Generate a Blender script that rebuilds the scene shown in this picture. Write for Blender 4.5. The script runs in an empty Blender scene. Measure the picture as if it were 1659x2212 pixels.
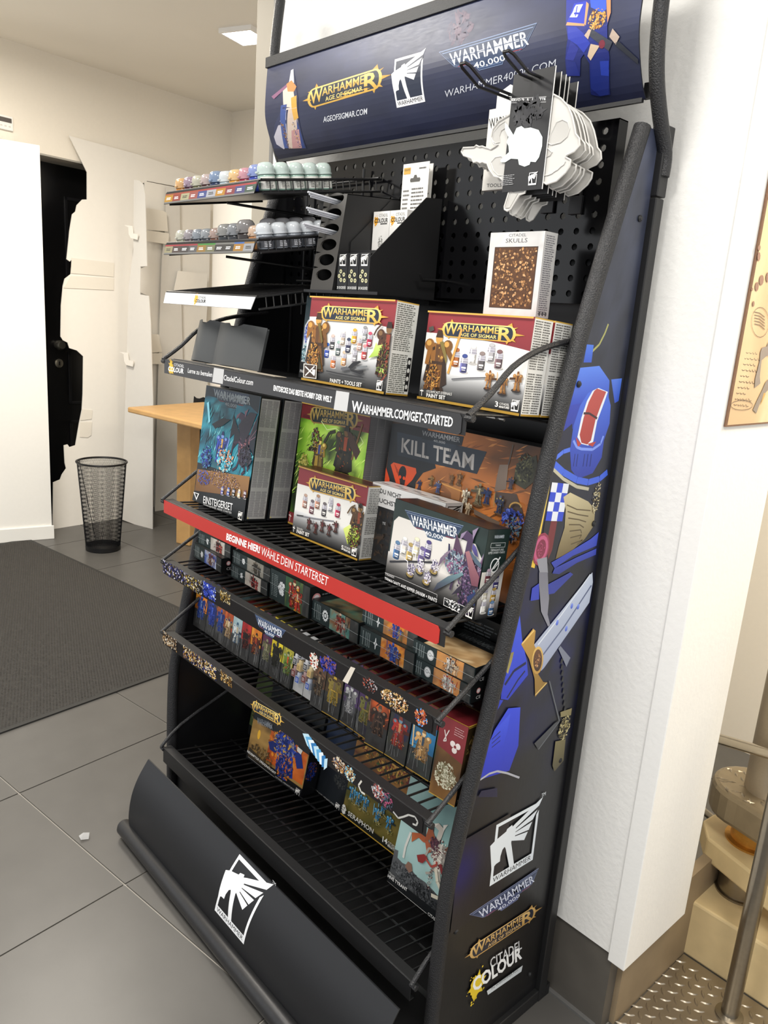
import bpy, bmesh, math, random
import numpy as np
from mathutils import Matrix, Vector

# ------------------------------------------------------------------ camera, world, lights, exposure
SC = bpy.context.scene
COL = SC.collection
YAW, PITCH, ROLL = -0.8181, -0.2430, 0.0743
EYE = np.array([1.2953, -0.9047, 1.4617])
FOC = 1669.39
IW, IH = 1659, 2212


def cam_axes():
    f = np.array([math.sin(YAW) * math.cos(PITCH), math.cos(YAW) * math.cos(PITCH), math.sin(PITCH)])
    r = np.array([math.cos(YAW), -math.sin(YAW), 0.0])
    u = np.cross(r, f)
    c, s = math.cos(ROLL), math.sin(ROLL)
    return c * r + s * u, -s * r + c * u, f


RX, UX, FX = cam_axes()
cd = bpy.data.cameras.new('camera')
cam = bpy.data.objects.new('camera', cd)
COL.objects.link(cam)
cam.matrix_world = Matrix(((RX[0], UX[0], -FX[0], EYE[0]), (RX[1], UX[1], -FX[1], EYE[1]), (RX[2], UX[2], -FX[2], EYE[2]), (0, 0, 0, 1)))
cd.sensor_fit = 'VERTICAL'
cd.sensor_height = 36.0
cd.lens = 36.0 * FOC / IH
cd.clip_start = 0.05
SC.camera = cam

wd = bpy.data.worlds.new('shop_daylight')
SC.world = wd
wd.use_nodes = True
wd.node_tree.nodes['Background'].inputs[0].default_value = (0.95, 0.97, 1.0, 1)
wd.node_tree.nodes['Background'].inputs[1].default_value = 0.85


def area(name, loc, size, power, col=(1, 0.97, 0.92), rot=(0, 0, 0)):
    d = bpy.data.lights.new(name, 'AREA')
    d.shape = 'SQUARE'
    d.size = size
    d.energy = power
    d.color = col
    o = bpy.data.objects.new(name, d)
    o.location = loc
    o.rotation_euler = rot
    COL.objects.link(o)
    return o


area('ceiling_lamp_front', (0.35, -1.15, 2.76), 0.6, 34)
area('ceiling_lamp_left', (-1.3, -0.9, 2.76), 0.6, 36)
area('added_rear_fill', (-2.35, 0.3, 2.76), 0.6, 44, (1, 0.93, 0.82))  # added fill without a fitting, brightens the niche and the white cutouts
area('ceiling_lamp_vault', (1.35, 1.3, 2.5), 0.6, 34, (1, 0.87, 0.66))
area('ceiling_lamp_right', (1.7, -0.7, 2.76), 0.6, 30)
vs = SC.view_settings
vs.view_transform = 'Standard'
vs.look = 'None'
vs.gamma = 1
vs.use_curve_mapping = False
vs.exposure = 0.26

# ------------------------------------------------------------------ helpers


def ray(p):
    return RX * ((p[0] - IW / 2) / FOC) - UX * ((p[1] - IH / 2) / FOC) + FX


def on_plane(p, p0, n):
    d = ray(p)
    t = ((np.asarray(p0, float) - EYE) @ n) / (d @ n)
    return EYE + t * d


AX = np.eye(3)


def at(p, ax, val):                     # the point of the plane {axis = val} that is seen at photo pixel p
    return on_plane(p, AX[ax] * val, AX[ax])


def lin(c):
    return tuple(((x / 12.92) if x <= 0.04045 else ((x + 0.055) / 1.055) ** 2.4) for x in c)


def hx(h):
    if not isinstance(h, str):
        return tuple(h)
    h = h.lstrip('#')
    if len(h) == 3:
        h = ''.join(c * 2 for c in h)
    return tuple(int(h[i:i + 2], 16) / 255 for i in (0, 2, 4))


WORLD = {}                              # object name -> 4x4 world matrix


def wm(o):
    return WORLD[o.name] if o is not None else np.eye(4)


def place(o, parent, local=None):
    L = np.eye(4) if local is None else np.array(local, float)
    if parent is not None:
        o.parent = parent
    o.matrix_local = Matrix(L.tolist()) if parent is not None else Matrix(L.tolist())
    if parent is None:
        o.matrix_world = Matrix(L.tolist())
    else:
        o.matrix_basis = Matrix(L.tolist())
    WORLD[o.name] = wm(parent) @ L


def T(x, y, z):
    m = np.eye(4)
    m[:3, 3] = (x, y, z)
    return m


def Rz(a):
    c, s = math.cos(a), math.sin(a)
    m = np.eye(4)
    m[0, 0], m[0, 1], m[1, 0], m[1, 1] = c, -s, s, c
    return m


def Rx(a):
    c, s = math.cos(a), math.sin(a)
    m = np.eye(4)
    m[1, 1], m[1, 2], m[2, 1], m[2, 2] = c, -s, s, c
    return m


def Ry(a):
    c, s = math.cos(a), math.sin(a)
    m = np.eye(4)
    m[0, 0], m[0, 2], m[2, 0], m[2, 2] = c, s, -s, c
    return m


def tag(o, label=None, cat=None, group=None, kind=None):
    if label:
        o['label'] = label
    if cat:
        o['category'] = cat
    if group:
        o['group'] = group
    if kind:
        o['kind'] = kind
    return o


def thing(name, label, cat, loc=(0, 0, 0), group=None, local=None, kind=None):
    o = bpy.data.objects.new(name, None)
    o.empty_display_size = 0.05
    COL.objects.link(o)
    place(o, None, T(*loc) if local is None else local)
    return tag(o, label, cat, group, kind)


# ---- materials
MATS = {}


def mat(name, col, rough=0.5, metal=0.0, bump=0.0, scale=200.0, var=0.0, spec=0.5, coat=0.0, emit=0.0, trans=0.0, alpha=1.0, detail=3.0):
    if name in MATS:
        return MATS[name]
    m = bpy.data.materials.new(name)
    m.use_nodes = True
    nt = m.node_tree
    b = nt.nodes['Principled BSDF']
    c = lin(hx(col)) + (1,)
    b.inputs['Base Color'].default_value = c
    b.inputs['Roughness'].default_value = rough
    b.inputs['Metallic'].default_value = metal
    b.inputs['Specular IOR Level'].default_value = spec
    b.inputs['Coat Weight'].default_value = coat
    b.inputs['Transmission Weight'].default_value = trans
    b.inputs['Alpha'].default_value = alpha
    tc = nt.nodes.new('ShaderNodeTexCoord')
    nz = nt.nodes.new('ShaderNodeTexNoise')
    nz.inputs['Scale'].default_value = scale
    nz.inputs['Detail'].default_value = detail
    nt.links.new(tc.outputs['Object'], nz.inputs['Vector'])
    if var:
        mx = nt.nodes.new('ShaderNodeMix')
        mx.data_type = 'RGBA'
        mx.inputs['A'].default_value = tuple(x * (1 - var) for x in c[:3]) + (1,)
        mx.inputs['B'].default_value = tuple(min(1, x * (1 + var)) for x in c[:3]) + (1,)
        nt.links.new(nz.outputs['Fac'], mx.inputs['Factor'])
        nt.links.new(mx.outputs['Result'], b.inputs['Base Color'])
    if bump:
        bp = nt.nodes.new('ShaderNodeBump')
        bp.inputs['Strength'].default_value = bump
        bp.inputs['Distance'].default_value = 0.002
        nt.links.new(nz.outputs['Fac'], bp.inputs['Height'])
        nt.links.new(bp.outputs['Normal'], b.inputs['Normal'])
    if emit:
        b.inputs['Emission Color'].default_value = c
        b.inputs['Emission Strength'].default_value = emit
    MATS[name] = m
    return m


def print_mat(name='printed_card', rough=0.36, coat=0.0):
    if name in MATS:
        return MATS[name]
    m = bpy.data.materials.new(name)
    m.use_nodes = True
    nt = m.node_tree
    b = nt.nodes['Principled BSDF']
    a = nt.nodes.new('ShaderNodeAttribute')
    a.attribute_name = 'ink'
    nz = nt.nodes.new('ShaderNodeTexNoise')
    nz.inputs['Scale'].default_value = 60
    mr = nt.nodes.new('ShaderNodeMapRange')
    mr.inputs['To Min'].default_value = rough - 0.05
    mr.inputs['To Max'].default_value = rough + 0.05
    nt.links.new(nz.outputs['Fac'], mr.inputs['Value'])
    nt.links.new(mr.outputs['Result'], b.inputs['Roughness'])
    nt.links.new(a.outputs['Color'], b.inputs['Base Color'])
    b.inputs['Coat Weight'].default_value = coat
    MATS[name] = m
    return m


class M:                                # collects simple shapes; obj() links them as ONE mesh
    def __init__(s):
        s.v, s.f, s.m = [], [], []

    def add(s, v, f, mi=0):
        o = len(s.v)
        s.v += [tuple(map(float, p)) for p in v]
        s.f += [tuple(i + o for i in q) for q in f]
        s.m += [mi] * len(f)
        return s

    def box(s, x0, y0, z0, x1, y1, z1, mi=0, mt=None):
        v = [(x, y, z) for z in (z0, z1) for y in (y0, y1) for x in (x0, x1)]
        if mt is not None:
            v = [tuple((mt @ np.array([*p, 1]))[:3]) for p in v]
        return s.add(v, [(0, 2, 3, 1), (4, 5, 7, 6), (0, 1, 5, 4), (2, 6, 7, 3), (0, 4, 6, 2), (1, 3, 7, 5)], mi)

    def tube(s, pts, r, n=8, mi=0, cap=True):
        P = [np.array(p, float) for p in pts]
        rs = r if hasattr(r, '__len__') else [r] * len(P)
        t0 = P[1] - P[0]
        t0 /= np.linalg.norm(t0)
        a = np.cross(t0, [0, 0, 1.0])
        if np.linalg.norm(a) < 1e-3:
            a = np.cross(t0, [1.0, 0, 0])
        a /= np.linalg.norm(a)
        v, f = [], []
        for i, p in enumerate(P):
            t = (P[min(i + 1, len(P) - 1)] - P[max(i - 1, 0)])
            t /= np.linalg.norm(t)
            a = a - t * (a @ t)
            a /= np.linalg.norm(a)
            b = np.cross(t, a)
            for k in range(n):
                q = 2 * math.pi * k / n
                v.append(p + rs[i] * (math.cos(q) * a + math.sin(q) * b))
        for i in range(len(P) - 1):
            for k in range(n):
                k2 = (k + 1) % n
                f.append((i * n + k, i * n + k2, (i + 1) * n + k2, (i + 1) * n + k))
        if cap:
            f.append(tuple(reversed(range(n))))
            f.append(tuple((len(P) - 1) * n + k for k in range(n)))
        return s.add(v, f, mi)

    def lathe(s, prof, n=16, c=(0, 0, 0), mi=0):
        v, f = [], []
        for r, z in prof:
            for k in range(n):
                q = 2 * math.pi * k / n
                v.append((c[0] + r * math.cos(q), c[1] + r * math.sin(q), c[2] + z))
        L = len(prof)
        for i in range(L - 1):
            for k in range(n):
                k2 = (k + 1) % n
                f.append((i * n + k, i * n + k2, (i + 1) * n + k2, (i + 1) * n + k))
        f.append(tuple(reversed(range(n))))
        f.append(tuple((L - 1) * n + k for k in range(n)))
        return s.add(v, f, mi)

    def prism(s, pts, fn, d0, d1, mi=0):            # closed outline pts (a,b), fn(a,b,depth) -> xyz
        n = len(pts)
        area2 = sum(pts[i][0] * pts[(i + 1) % n][1] - pts[(i + 1) % n][0] * pts[i][1] for i in range(n))
        if area2 < 0:
            pts = pts[::-1]
        v = [fn(a, b, d0) for a, b in pts] + [fn(a, b, d1) for a, b in pts]
        f = [tuple(range(n))[::-1], tuple(range(n, 2 * n))] + [(i, (i + 1) % n, n + (i + 1) % n, n + i) for i in range(n)]
        return s.add(v, f, mi)

    def strip(s, prof, x0, x1, th=None, mi=0):      # sheet of profile (y,z) drawn along x, thickness along +y
        n = len(prof)
        v = [(x, y, z) for x in (x0, x1) for y, z in prof]
        f = [(i, i + 1, n + i + 1, n + i) for i in range(n - 1)]
        if th:
            v += [(x, y + th, z) for x in (x0, x1) for y, z in prof]
            f += [(2 * n + i + 1, 2 * n + i, 3 * n + i, 3 * n + i + 1) for i in range(n - 1)]
            f += [(i + 1, i, 2 * n + i, 2 * n + i + 1) for i in range(n - 1)]
            f += [(n + i, n + i + 1, 3 * n + i + 1, 3 * n + i) for i in range(n - 1)]
            f += [(0, n, 3 * n, 2 * n), (n - 1, 2 * n + n - 1, 3 * n + n - 1, 2 * n - 1)]
        return s.add(v, f, mi)

    def obj(s, name, mt, parent=None, world=True, local=None, smooth=False, bevel=0.0, kind=None, label=None, cat=None, group=None):
        me = bpy.data.meshes.new(name)
        v = np.array(s.v)
        L = np.eye(4) if local is None else np.array(local, float)
        if world:
            inv = np.linalg.inv(wm(parent) @ L)
            v = v @ inv[:3, :3].T + inv[:3, 3]
        me.from_pydata(v.tolist(), [], s.f)
        bm = bmesh.new()
        bm.from_mesh(me)
        bmesh.ops.recalc_face_normals(bm, faces=bm.faces)
        bm.to_mesh(me)
        bm.free()
        for x in (mt if isinstance(mt, (list, tuple)) else [mt]):
            me.materials.append(x)
        if len(set(s.m)) > 1:
            me.polygons.foreach_set('material_index', s.m)
        if smooth:
            me.polygons.foreach_set('use_smooth', [True] * len(me.polygons))
            try:
                me.set_sharp_from_angle(angle=math.radians(smooth if smooth is not True else 40))
            except Exception:
                pass
        o = bpy.data.objects.new(name, me)
        COL.objects.link(o)
        place(o, parent, L)
        if bevel:
            b = o.modifiers.new('edge', 'BEVEL')
            b.width = bevel
            b.segments = 2
            b.limit_method = 'ANGLE'
        return tag(o, label, cat, group, kind)


def dup(o, parent=None, local=None, **k):
    c = o.copy()
    COL.objects.link(c)
    place(c, parent, local if local is not None else np.array(o.matrix_basis))
    for key in ('label', 'category', 'group'):
        if key in c.keys() and parent is not None:
            del c[key]
    for ch in list(o.children):
        dup(ch, c)
    return tag(c, **k)


# ---- flat print: polygons with an ink colour, laid a hair's breadth above a face
_TXT = {}


def text_polys(s, weight=0.0, shear=0.0):
    key = (s, weight, shear)
    if key not in _TXT:
        c = bpy.data.curves.new('lettering', 'FONT')
        c.body = s
        c.resolution_u = 2
        c.offset = weight
        c.shear = shear
        c.fill_mode = 'FRONT'
        o = bpy.data.objects.new('lettering', c)
        me = bpy.data.meshes.new_from_object(o)
        v = np.array([p.co[:2] for p in me.vertices]) if len(me.vertices) else np.zeros((0, 2))
        f = [tuple(p.vertices) for p in me.polygons]
        bpy.data.objects.remove(o)
        bpy.data.curves.remove(c)
        bpy.data.meshes.remove(me)
        if len(v):
            lo, hi = v.min(0), v.max(0)
            v = (v - lo) / np.maximum(hi - lo, 1e-6)
            _TXT[key] = (v, f, float((hi - lo)[0] / max((hi - lo)[1], 1e-6)))
        else:
            _TXT[key] = (v, f, 1.0)
    return _TXT[key]


def noise2(x, y, seed=0, oct=3):
    x = np.asarray(x, float)
    y = np.asarray(y, float)
    r = np.zeros_like(x)
    amp, tot = 1.0, 0.0

    def h(i, j):
        k = np.sin(i * 127.1 + j * 311.7 + seed * 74.7) * 43758.5453
        return k - np.floor(k)
    for o in range(oct):
        xi, yi = np.floor(x), np.floor(y)
        fx, fy = x - xi, y - yi
        fx, fy = fx * fx * (3 - 2 * fx), fy * fy * (3 - 2 * fy)
        a = h(xi, yi) * (1 - fx) + h(xi + 1, yi) * fx
        b = h(xi, yi + 1) * (1 - fx) + h(xi + 1, yi + 1) * fx
        r += amp * (a * (1 - fy) + b * fy)
        tot += amp
        amp *= 0.5
        x, y = x * 2 + 17.3, y * 2 + 5.1
    return r / tot


class Art:
    """a printed face: origin o, directions u, v (local to parent), print stands off along n"""

    def __init__(s, parent, o, u, v, w=1.0, h=1.0, curve=None):
        s.parent = parent
        s.o, s.u, s.v = np.array(o, float), np.array(u, float), np.array(v, float)
        s.n = np.cross(s.u, s.v)
        s.w, s.h = w, h
        s.pv, s.pc, s.pf = [], [], []
        s.lay = 0
        s.src = (0, 0, 1.0)
        s.curve = curve
        s.clip = False
        W = wm(parent)
        s.wo = W[:3, :3] @ s.o + W[:3, 3]
        s.wu, s.wv, s.wn = W[:3, :3] @ s.u, W[:3, :3] @ s.v, W[:3, :3] @ s.n

    def crop(s, x, y, k):
        s.src = (x, y, k)
        return s

    def P(s, x, y):                     # measured point of the photo -> face coordinates
        p = (s.src[0] + x / s.src[2], s.src[1] + y / s.src[2])
        q = on_plane(p, s.wo, s.wn)
        if s.curve:
            for _ in range(6):
                q = on_plane(p, s.wo + s.wn * s.curve((q - s.wo) @ s.wv), s.wn)
        q = q - s.wo
        return np.array([q @ s.wu, q @ s.wv])

    def PP(s, pts):
        return [s.P(*p) for p in pts]

    def raw(s, pts, faces, cols, keep=False):
        if not keep:
            s.lay += 1
        o = len(s.pv)
        z = 0.0003 + s.lay * 0.00002
        for p in pts:
            s.pv.append((p[0], p[1], z))
        s.pc += [lin(hx(c)) for c in cols]
        s.pf += [tuple(i + o for i in f) for f in faces]

    def poly(s, pts, c, c2=None, keep=False):
        n = len(pts)
        a = sum(pts[i][0] * pts[(i + 1) % n][1] - pts[(i + 1) % n][0] * pts[i][1] for i in range(n))
        if a < 0:
            pts = pts[::-1]
        if c2 is None:
            cols = [c] * n
        else:
            vs_ = [p[1] for p in pts]
            lo, hi = min(vs_), max(vs_)
            A, B = np.array(hx(c)), np.array(hx(c2))
            cols = [tuple(A + (B - A) * ((p[1] - lo) / max(hi - lo, 1e-9))) for p in pts]
        s.raw(pts, [tuple(range(n))], cols, keep)
        return s

    def rect(s, x0, y0, x1, y1, c, c2=None, keep=False):
        return s.poly([(x0, y0), (x1, y0), (x1, y1), (x0, y1)], c, c2, keep)

    def pp(s, pts, c, c2=None, keep=False):
        return s.poly(s.PP(pts), c, c2, keep)

    def ell(s, cx, cy, rx, ry, c, c2=None, n=14, rot=0.0, keep=False):
        pts = []
        for k in range(n):
            q = 2 * math.pi * k / n
            a, b = rx * math.cos(q), ry * math.sin(q)
            pts.append((cx + a * math.cos(rot) - b * math.sin(rot), cy + a * math.sin(rot) + b * math.cos(rot)))
        return s.poly(pts, c, c2, keep)

    def line(s, pts, w, c, keep=False):
        first = True
        for a, b in zip(pts[:-1], pts[1:]):
            a, b = np.array(a), np.array(b)
            d = b - a
            L = np.linalg.norm(d)
            if L < 1e-9:
                continue
            t = np.array([-d[1], d[0]]) / L * w / 2
            s.poly([tuple(a - t), tuple(b - t), tuple(b + t), tuple(a + t)], c, None, keep or not first)
            first = False
        return s

    def ras(s, fn, nx=16, ny=16, x0=0, y0=0, x1=None, y1=None):
        x1 = s.w if x1 is None else x1
        y1 = s.h if y1 is None else y1
        U, V = np.meshgrid(np.linspace(0, 1, nx + 1), np.linspace(0, 1, ny + 1))
        C = fn(U, V)
        C = np.clip(np.stack(np.broadcast_arrays(*C), -1).reshape(-1, 3), 0, 1)
        pts = np.stack([x0 + U * (x1 - x0), y0 + V * (y1 - y0)], -1).reshape(-1, 2)
        n = nx + 1
        f = [(j * n + i, j * n + i + 1, (j + 1) * n + i + 1, (j + 1) * n + i) for j in range(ny) for i in range(nx)]
        s.raw([tuple(p) for p in pts], f, [tuple(c) for c in C])
        return s

    def mottle(s, cols, seed=1, sc=4.0, nx=14, ny=14, x0=0, y0=0, x1=None, y1=None, asp=1.0):
        cs = np.array([hx(c) for c in cols])

        def fn(U, V):
            t = np.clip((noise2(U * sc * asp, V * sc, seed) - 0.2) / 0.6, 0, 0.999) * (len(cs) - 1)
            i = np.floor(t).astype(int)
            f = (t - i)[..., None]
            c = cs[i] * (1 - f) + cs[np.minimum(i + 1, len(cs) - 1)] * f
            return c[..., 0], c[..., 1], c[..., 2]
        return s.ras(fn, nx, ny, x0, y0, x1, y1)

    def blobs(s, cx, cy, rx, ry, pal, n=30, seed=1, size=0.3, jag=0.35, elong=1.0, sq=False):
        r = random.Random(seed)
        n, size, elong = int(n * 3.2), size * 0.52, elong * 0.7
        s.lay += 1
        for i in range(n):
            while True:
                a, b = r.uniform(-1, 1), r.uniform(-1, 1)
                if sq or a * a + b * b < 1:
                    break
            q = size * r.uniform(0.45, 1.1) * min(rx, ry)
            rot = r.uniform(0, 6.28)
            k = r.randint(4, 7)
            el = r.uniform(1, 1 + 1.4 * elong)
            pts = []
            for j in range(k):
                t = 2 * math.pi * j / k
                e = q * (1 + r.uniform(-jag, jag))
                x, y = e * el * math.cos(t), e / el * math.sin(t)
                pts.append((cx + a * rx + x * math.cos(rot) - y * math.sin(rot), cy + b * ry + x * math.sin(rot) + y * math.cos(rot)))
            if i % 8 == 0:
                s.lay += 1
            c = r.choice(pal)
            s.poly(pts, c, None, True)
            s.lay += 0
        return s

    def text(s, txt, p0, p1, top, c, weight=0.0, shear=0.0, c2=None):
        """lettering that runs from baseline start p0 to baseline end p1 (face coordinates), cap height to point top"""
        v, f, asp = text_polys(txt, weight, shear)
        p0, p1, top = np.array(p0), np.array(p1), np.array(top)
        pts = [tuple(p0 + (p1 - p0) * a + (top - p0) * b) for a, b in v]
        if c2 is None:
            cols = [c] * len(pts)
        else:
            A, B = np.array(hx(c)), np.array(hx(c2))
            cols = [tuple(A + (B - A) * b) for a, b in v]
        s.raw(pts, f, cols)
        return s

    def ptext(s, txt, p0, p1, top, c, weight=0.0, shear=0.0, c2=None):
        return s.text(txt, s.P(*p0), s.P(*p1), s.P(*top), c, weight, shear, c2)

    def tx(s, txt, x, y, w, h, c, weight=0.0, shear=0.0, c2=None):
        return s.text(txt, (x, y), (x + w, y), (x, y + h), c, weight, shear, c2)

    def greek(s, x0, y0, x1, y1, rows, c, seed=1, fill=0.55, cols=1):
        r = random.Random(seed)
        s.lay += 1
        cw = (x1 - x0) / cols
        rh = (y1 - y0) / rows
        for k in range(cols):
            for i in range(rows):
                x = x0 + k * cw
                e = x + cw * r.uniform(0.75, 0.95)
                while x < e:
                    L = min(cw * r.uniform(0.06, 0.3), e - x)
                    y = y1 - (i + 1) * rh
                    s.rect(x, y, x + L, y + rh * fill, c, None, True)
                    x += L + cw * 0.03
        return s

    def flush(s, name):
        o = s.build(name)
        s.pv, s.pc, s.pf, s.lay = [], [], [], 0
        return o

    def build(s, name, mt=None, label=None, slices=0):
        if not s.pv:
            return None
        me = bpy.data.meshes.new(name)
        P = np.array(s.pv)
        C = np.array(s.pc)
        me.from_pydata([tuple(p) for p in P], [], s.pf)
        at_ = me.attributes.new('ink', 'FLOAT_COLOR', 'POINT')
        at_.data.foreach_set('color', np.c_[C, np.ones(len(C))].astype(np.float32).ravel())
        if s.curve:
            bm = bmesh.new()
            bm.from_mesh(me)
            lo, hi = P[:, 1].min(), P[:, 1].max()
            for k in range(1, slices):
                y = lo + (hi - lo) * k / slices
                bmesh.ops.bisect_plane(bm, geom=bm.verts[:] + bm.edges[:] + bm.faces[:], plane_co=(0, y, 0), plane_no=(0, 1, 0))
            bm.to_mesh(me)
            bm.free()
            P = np.array([v.co[:] for v in me.vertices])
            off = np.array([s.curve(y) for y in P[:, 1]])
        else:
            if s.clip and (P[:, 0].min() < -1e-5 or P[:, 1].min() < -1e-5 or P[:, 0].max() > s.w + 1e-5 or P[:, 1].max() > s.h + 1e-5):
                bm = bmesh.new()
                bm.from_mesh(me)
                for co, no in (((0, 0, 0), (-1, 0, 0)), ((s.w, 0, 0), (1, 0, 0)), ((0, 0, 0), (0, -1, 0)), ((0, s.h, 0), (0, 1, 0))):
                    bmesh.ops.bisect_plane(bm, geom=bm.verts[:] + bm.edges[:] + bm.faces[:], plane_co=co, plane_no=no, clear_outer=True)
                bm.to_mesh(me)
                bm.free()
                P = np.array([v.co[:] for v in me.vertices])
            off = np.zeros(len(P))
        Q = s.o + P[:, :1] * s.u + P[:, 1:2] * s.v + (P[:, 2] + off)[:, None] * s.n
        me.vertices.foreach_set('co', Q.astype(np.float32).ravel())
        me.update()
        me.materials.append(mt or print_mat())
        o = bpy.data.objects.new(name, me)
        COL.objects.link(o)
        place(o, s.parent)
        return tag(o, label)


# faces of a carton whose local box is (0,0,0)-(w,d,h), front towards -y
def clipped(a):
    a.clip = True
    return a


def front(o, w, h):
    return clipped(Art(o, (0, 0, 0), (1, 0, 0), (0, 0, 1), w, h))


def right(o, w, d, h):
    return clipped(Art(o, (w, 0, 0), (0, 1, 0), (0, 0, 1), d, h))


def top(o, w, d, h):
    return clipped(Art(o, (0, 0, h), (1, 0, 0), (0, 1, 0), w, d))

# ------------------------------------------------------------------ the room
WHITE = mat('white_wall_paint', '#e9e8e4', 0.75, bump=0.5, scale=90, var=0.02, detail=6)
WARMW = mat('cream_wall_paint', '#eee7da', 0.8, bump=0.15, scale=60, var=0.02)
CEIL = mat('ceiling_paint', '#f1ece2', 0.9, var=0.02, scale=3)
TILE = mat('grey_stone_tile', '#54524f', 0.36, bump=0.06, scale=9, var=0.16, detail=8)
GROUT = mat('light_tile_grout', '#a29d94', 0.85, bump=0.2, scale=300, var=0.1)
STEEL = mat('brushed_steel', '#9a948a', 0.28, metal=1.0, bump=0.05, scale=80, var=0.1)
BEIGE = mat('beige_grey_stone', '#a39b8c', 0.45, var=0.06, scale=8, bump=0.05)
TA = math.radians(8.8)
TU = np.array([math.cos(TA), math.sin(TA), 0])
TV = np.array([-math.sin(TA), math.cos(TA), 0])
TO = np.array([-0.352, -0.180, 0.0])        # a crossing of the joints
TS = 0.556

fl = M().box(-5.2, -3.2, -0.08, 3.2, 4.2, -0.004).obj('floor', GROUT, kind='structure')
_tm = M().box(0.0025, 0.0025, -0.006, TS - 0.0025, TS - 0.0025, 0.0)
tile0 = None
for i in range(-9, 7):
    for j in range(-5, 7):
        p = TO + TU * TS * i + TV * TS * j
        c = p + (TU + TV) * TS / 2
        if not (-4.3 < c[0] < 2.2 and -2.0 < c[1] < 3.0):
            continue
        L = T(*p) @ Rz(TA)
        if tile0 is None:
            tile0 = _tm.obj('floor_tile', TILE, fl, world=False, local=L)
        else:
            dup(tile0, fl, L)

M().box(-5.2, -3.2, 2.825, 3.2, 4.2, 2.90).obj('ceiling', CEIL, kind='structure')


def roomM(p0=(-3.756, 0.652, 0)):               # frame of the left-hand rear room: a along the wall (away), b out of the wall
    m = np.eye(4)
    m[:3, 0] = TV
    m[:3, 1] = TU
    m[:3, 3] = p0
    return m


RM = roomM()


def rb(mm, a0, b0, z0, a1, b1, z1, mi=0):
    return mm.box(a0, b0, z0, a1, b1, z1, mi, RM)


# wall over and beside the door niche, white pier in front of it, rear wall
m = M()
rb(m, -3.2, -0.60, 2.272, 1.65, 0.0, 2.90)
m.obj('wall_left', WARMW, kind='structure')
m = M()
rb(m, 0.95, -0.60, 0.0, 1.65, 0.0, 2.272)
m.obj('wall_niche', WARMW, kind='structure')
PM = np.eye(4)
PM[:3, 0] = (.1638, .9865, 0)
PM[:3, 1] = (.9865, -.1638, 0)
PM[:3, 3] = (-3.491, .46, 0)
M().box(-1.6, -.17, 0.0, .281, 0.0, 2.255, 0, PM).obj('wall_pier', mat('white_pier_paint', '#f0eee8', 0.8, bump=0.1, scale=60, var=0.02), kind='structure')
M().box(-1.6, 0.0, 0.0, .292, .012, 0.085, 0, PM).obj('baseboard_left', mat('white_gloss_paint', '#efeee9', 0.4, var=0.01), kind='structure', bevel=0.003)
m = M()
rb(m, 1.65, -0.6, 0.0, 1.80, 3.6, 2.90)
m.obj('wall_rear', WARMW, kind='structure')

# door in the niche
BLK = mat('black_door_lacquer', '#0b0b0d', 0.28, bump=0.05, scale=40, var=0.2)
m = M()
rb(m, -0.45, -0.26, 0.0, 0.95, -0.215, 2.272)
door = m.obj('door_1', BLK, kind='structure', bevel=0.003)
m = M()
rb(m, -0.45, -0.2149, 2.262, 0.95, -0.0, 2.2719)
m.obj('trim_1', mat('lintel_underside_shade', '#a9a59c', 0.7, var=0.05), kind='structure')  # underside of the lintel, its shade put into the grey colour
for (a0, z0, a1, z1) in ((0.47, 1.25, 0.88, 2.08), (0.47, 0.75, 0.88, 1.10), (0.47, 0.12, 0.88, 0.64)):
    m = M()
    for (x0, y0, x1, y1) in ((a0, z0, a1, z0 + 0.02), (a0, z1 - 0.02, a1, z1), (a0, z0, a0 + 0.02, z1), (a1 - 0.02, z0, a1, z1)):
        rb(m, x0, -0.2155, y0, x1, -0.206, y1)
    m.obj('door_panel_moulding', mat('black_moulding', '#17171a', 0.3, var=0.1), door, bevel=0.002)
KN = mat('dull_brass', '#7d7a70', 0.35, metal=0.8, var=0.15)


def disc(ax_m, a, z, r, b0, b1, name, mt, parent):
    v, f = [], []
    mm = M()
    n = 18
    prof = [(r * 0.9, b0), (r, b0 + (b1 - b0) * 0.3), (r, b1 - (b1 - b0) * 0.25), (r * 0.7, b1)]
    for rr, b in prof:
        for k in range(n):
            q = 2 * math.pi * k / n
            v.append((ax_m @ np.array([a + rr * math.cos(q), b, z + rr * math.sin(q), 1]))[:3])
    for i in range(3):
        for k in range(n):
            f.append((i * n + k, i * n + (k + 1) % n, (i + 1) * n + (k + 1) % n, (i + 1) * n + k))
    f.append(tuple(3 * n + k for k in range(n)))
    mm.add(v, f)
    return mm.obj(name, mt, parent, smooth=True)


_k = on_plane((127, 745), RM[:3, 3] - .2 * TU, TU) - RM[:3, 3]
_l = on_plane((129, 785), RM[:3, 3] - .2 * TU, TU) - RM[:3, 3]
disc(RM, _k @ TV, _k[2], 0.032, -0.215, -0.155, 'door_knob', KN, door)
lk = disc(RM, _l @ TV, _l[2], 0.029, -0.215, -0.202, 'lock_rosette', KN, door)
m = M()
rb(m, _l @ TV - .004, -0.2025, _l[2] - .012, _l @ TV + .004, -0.2, _l[2] + .012)
m.obj('keyhole', BLK, lk)

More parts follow.
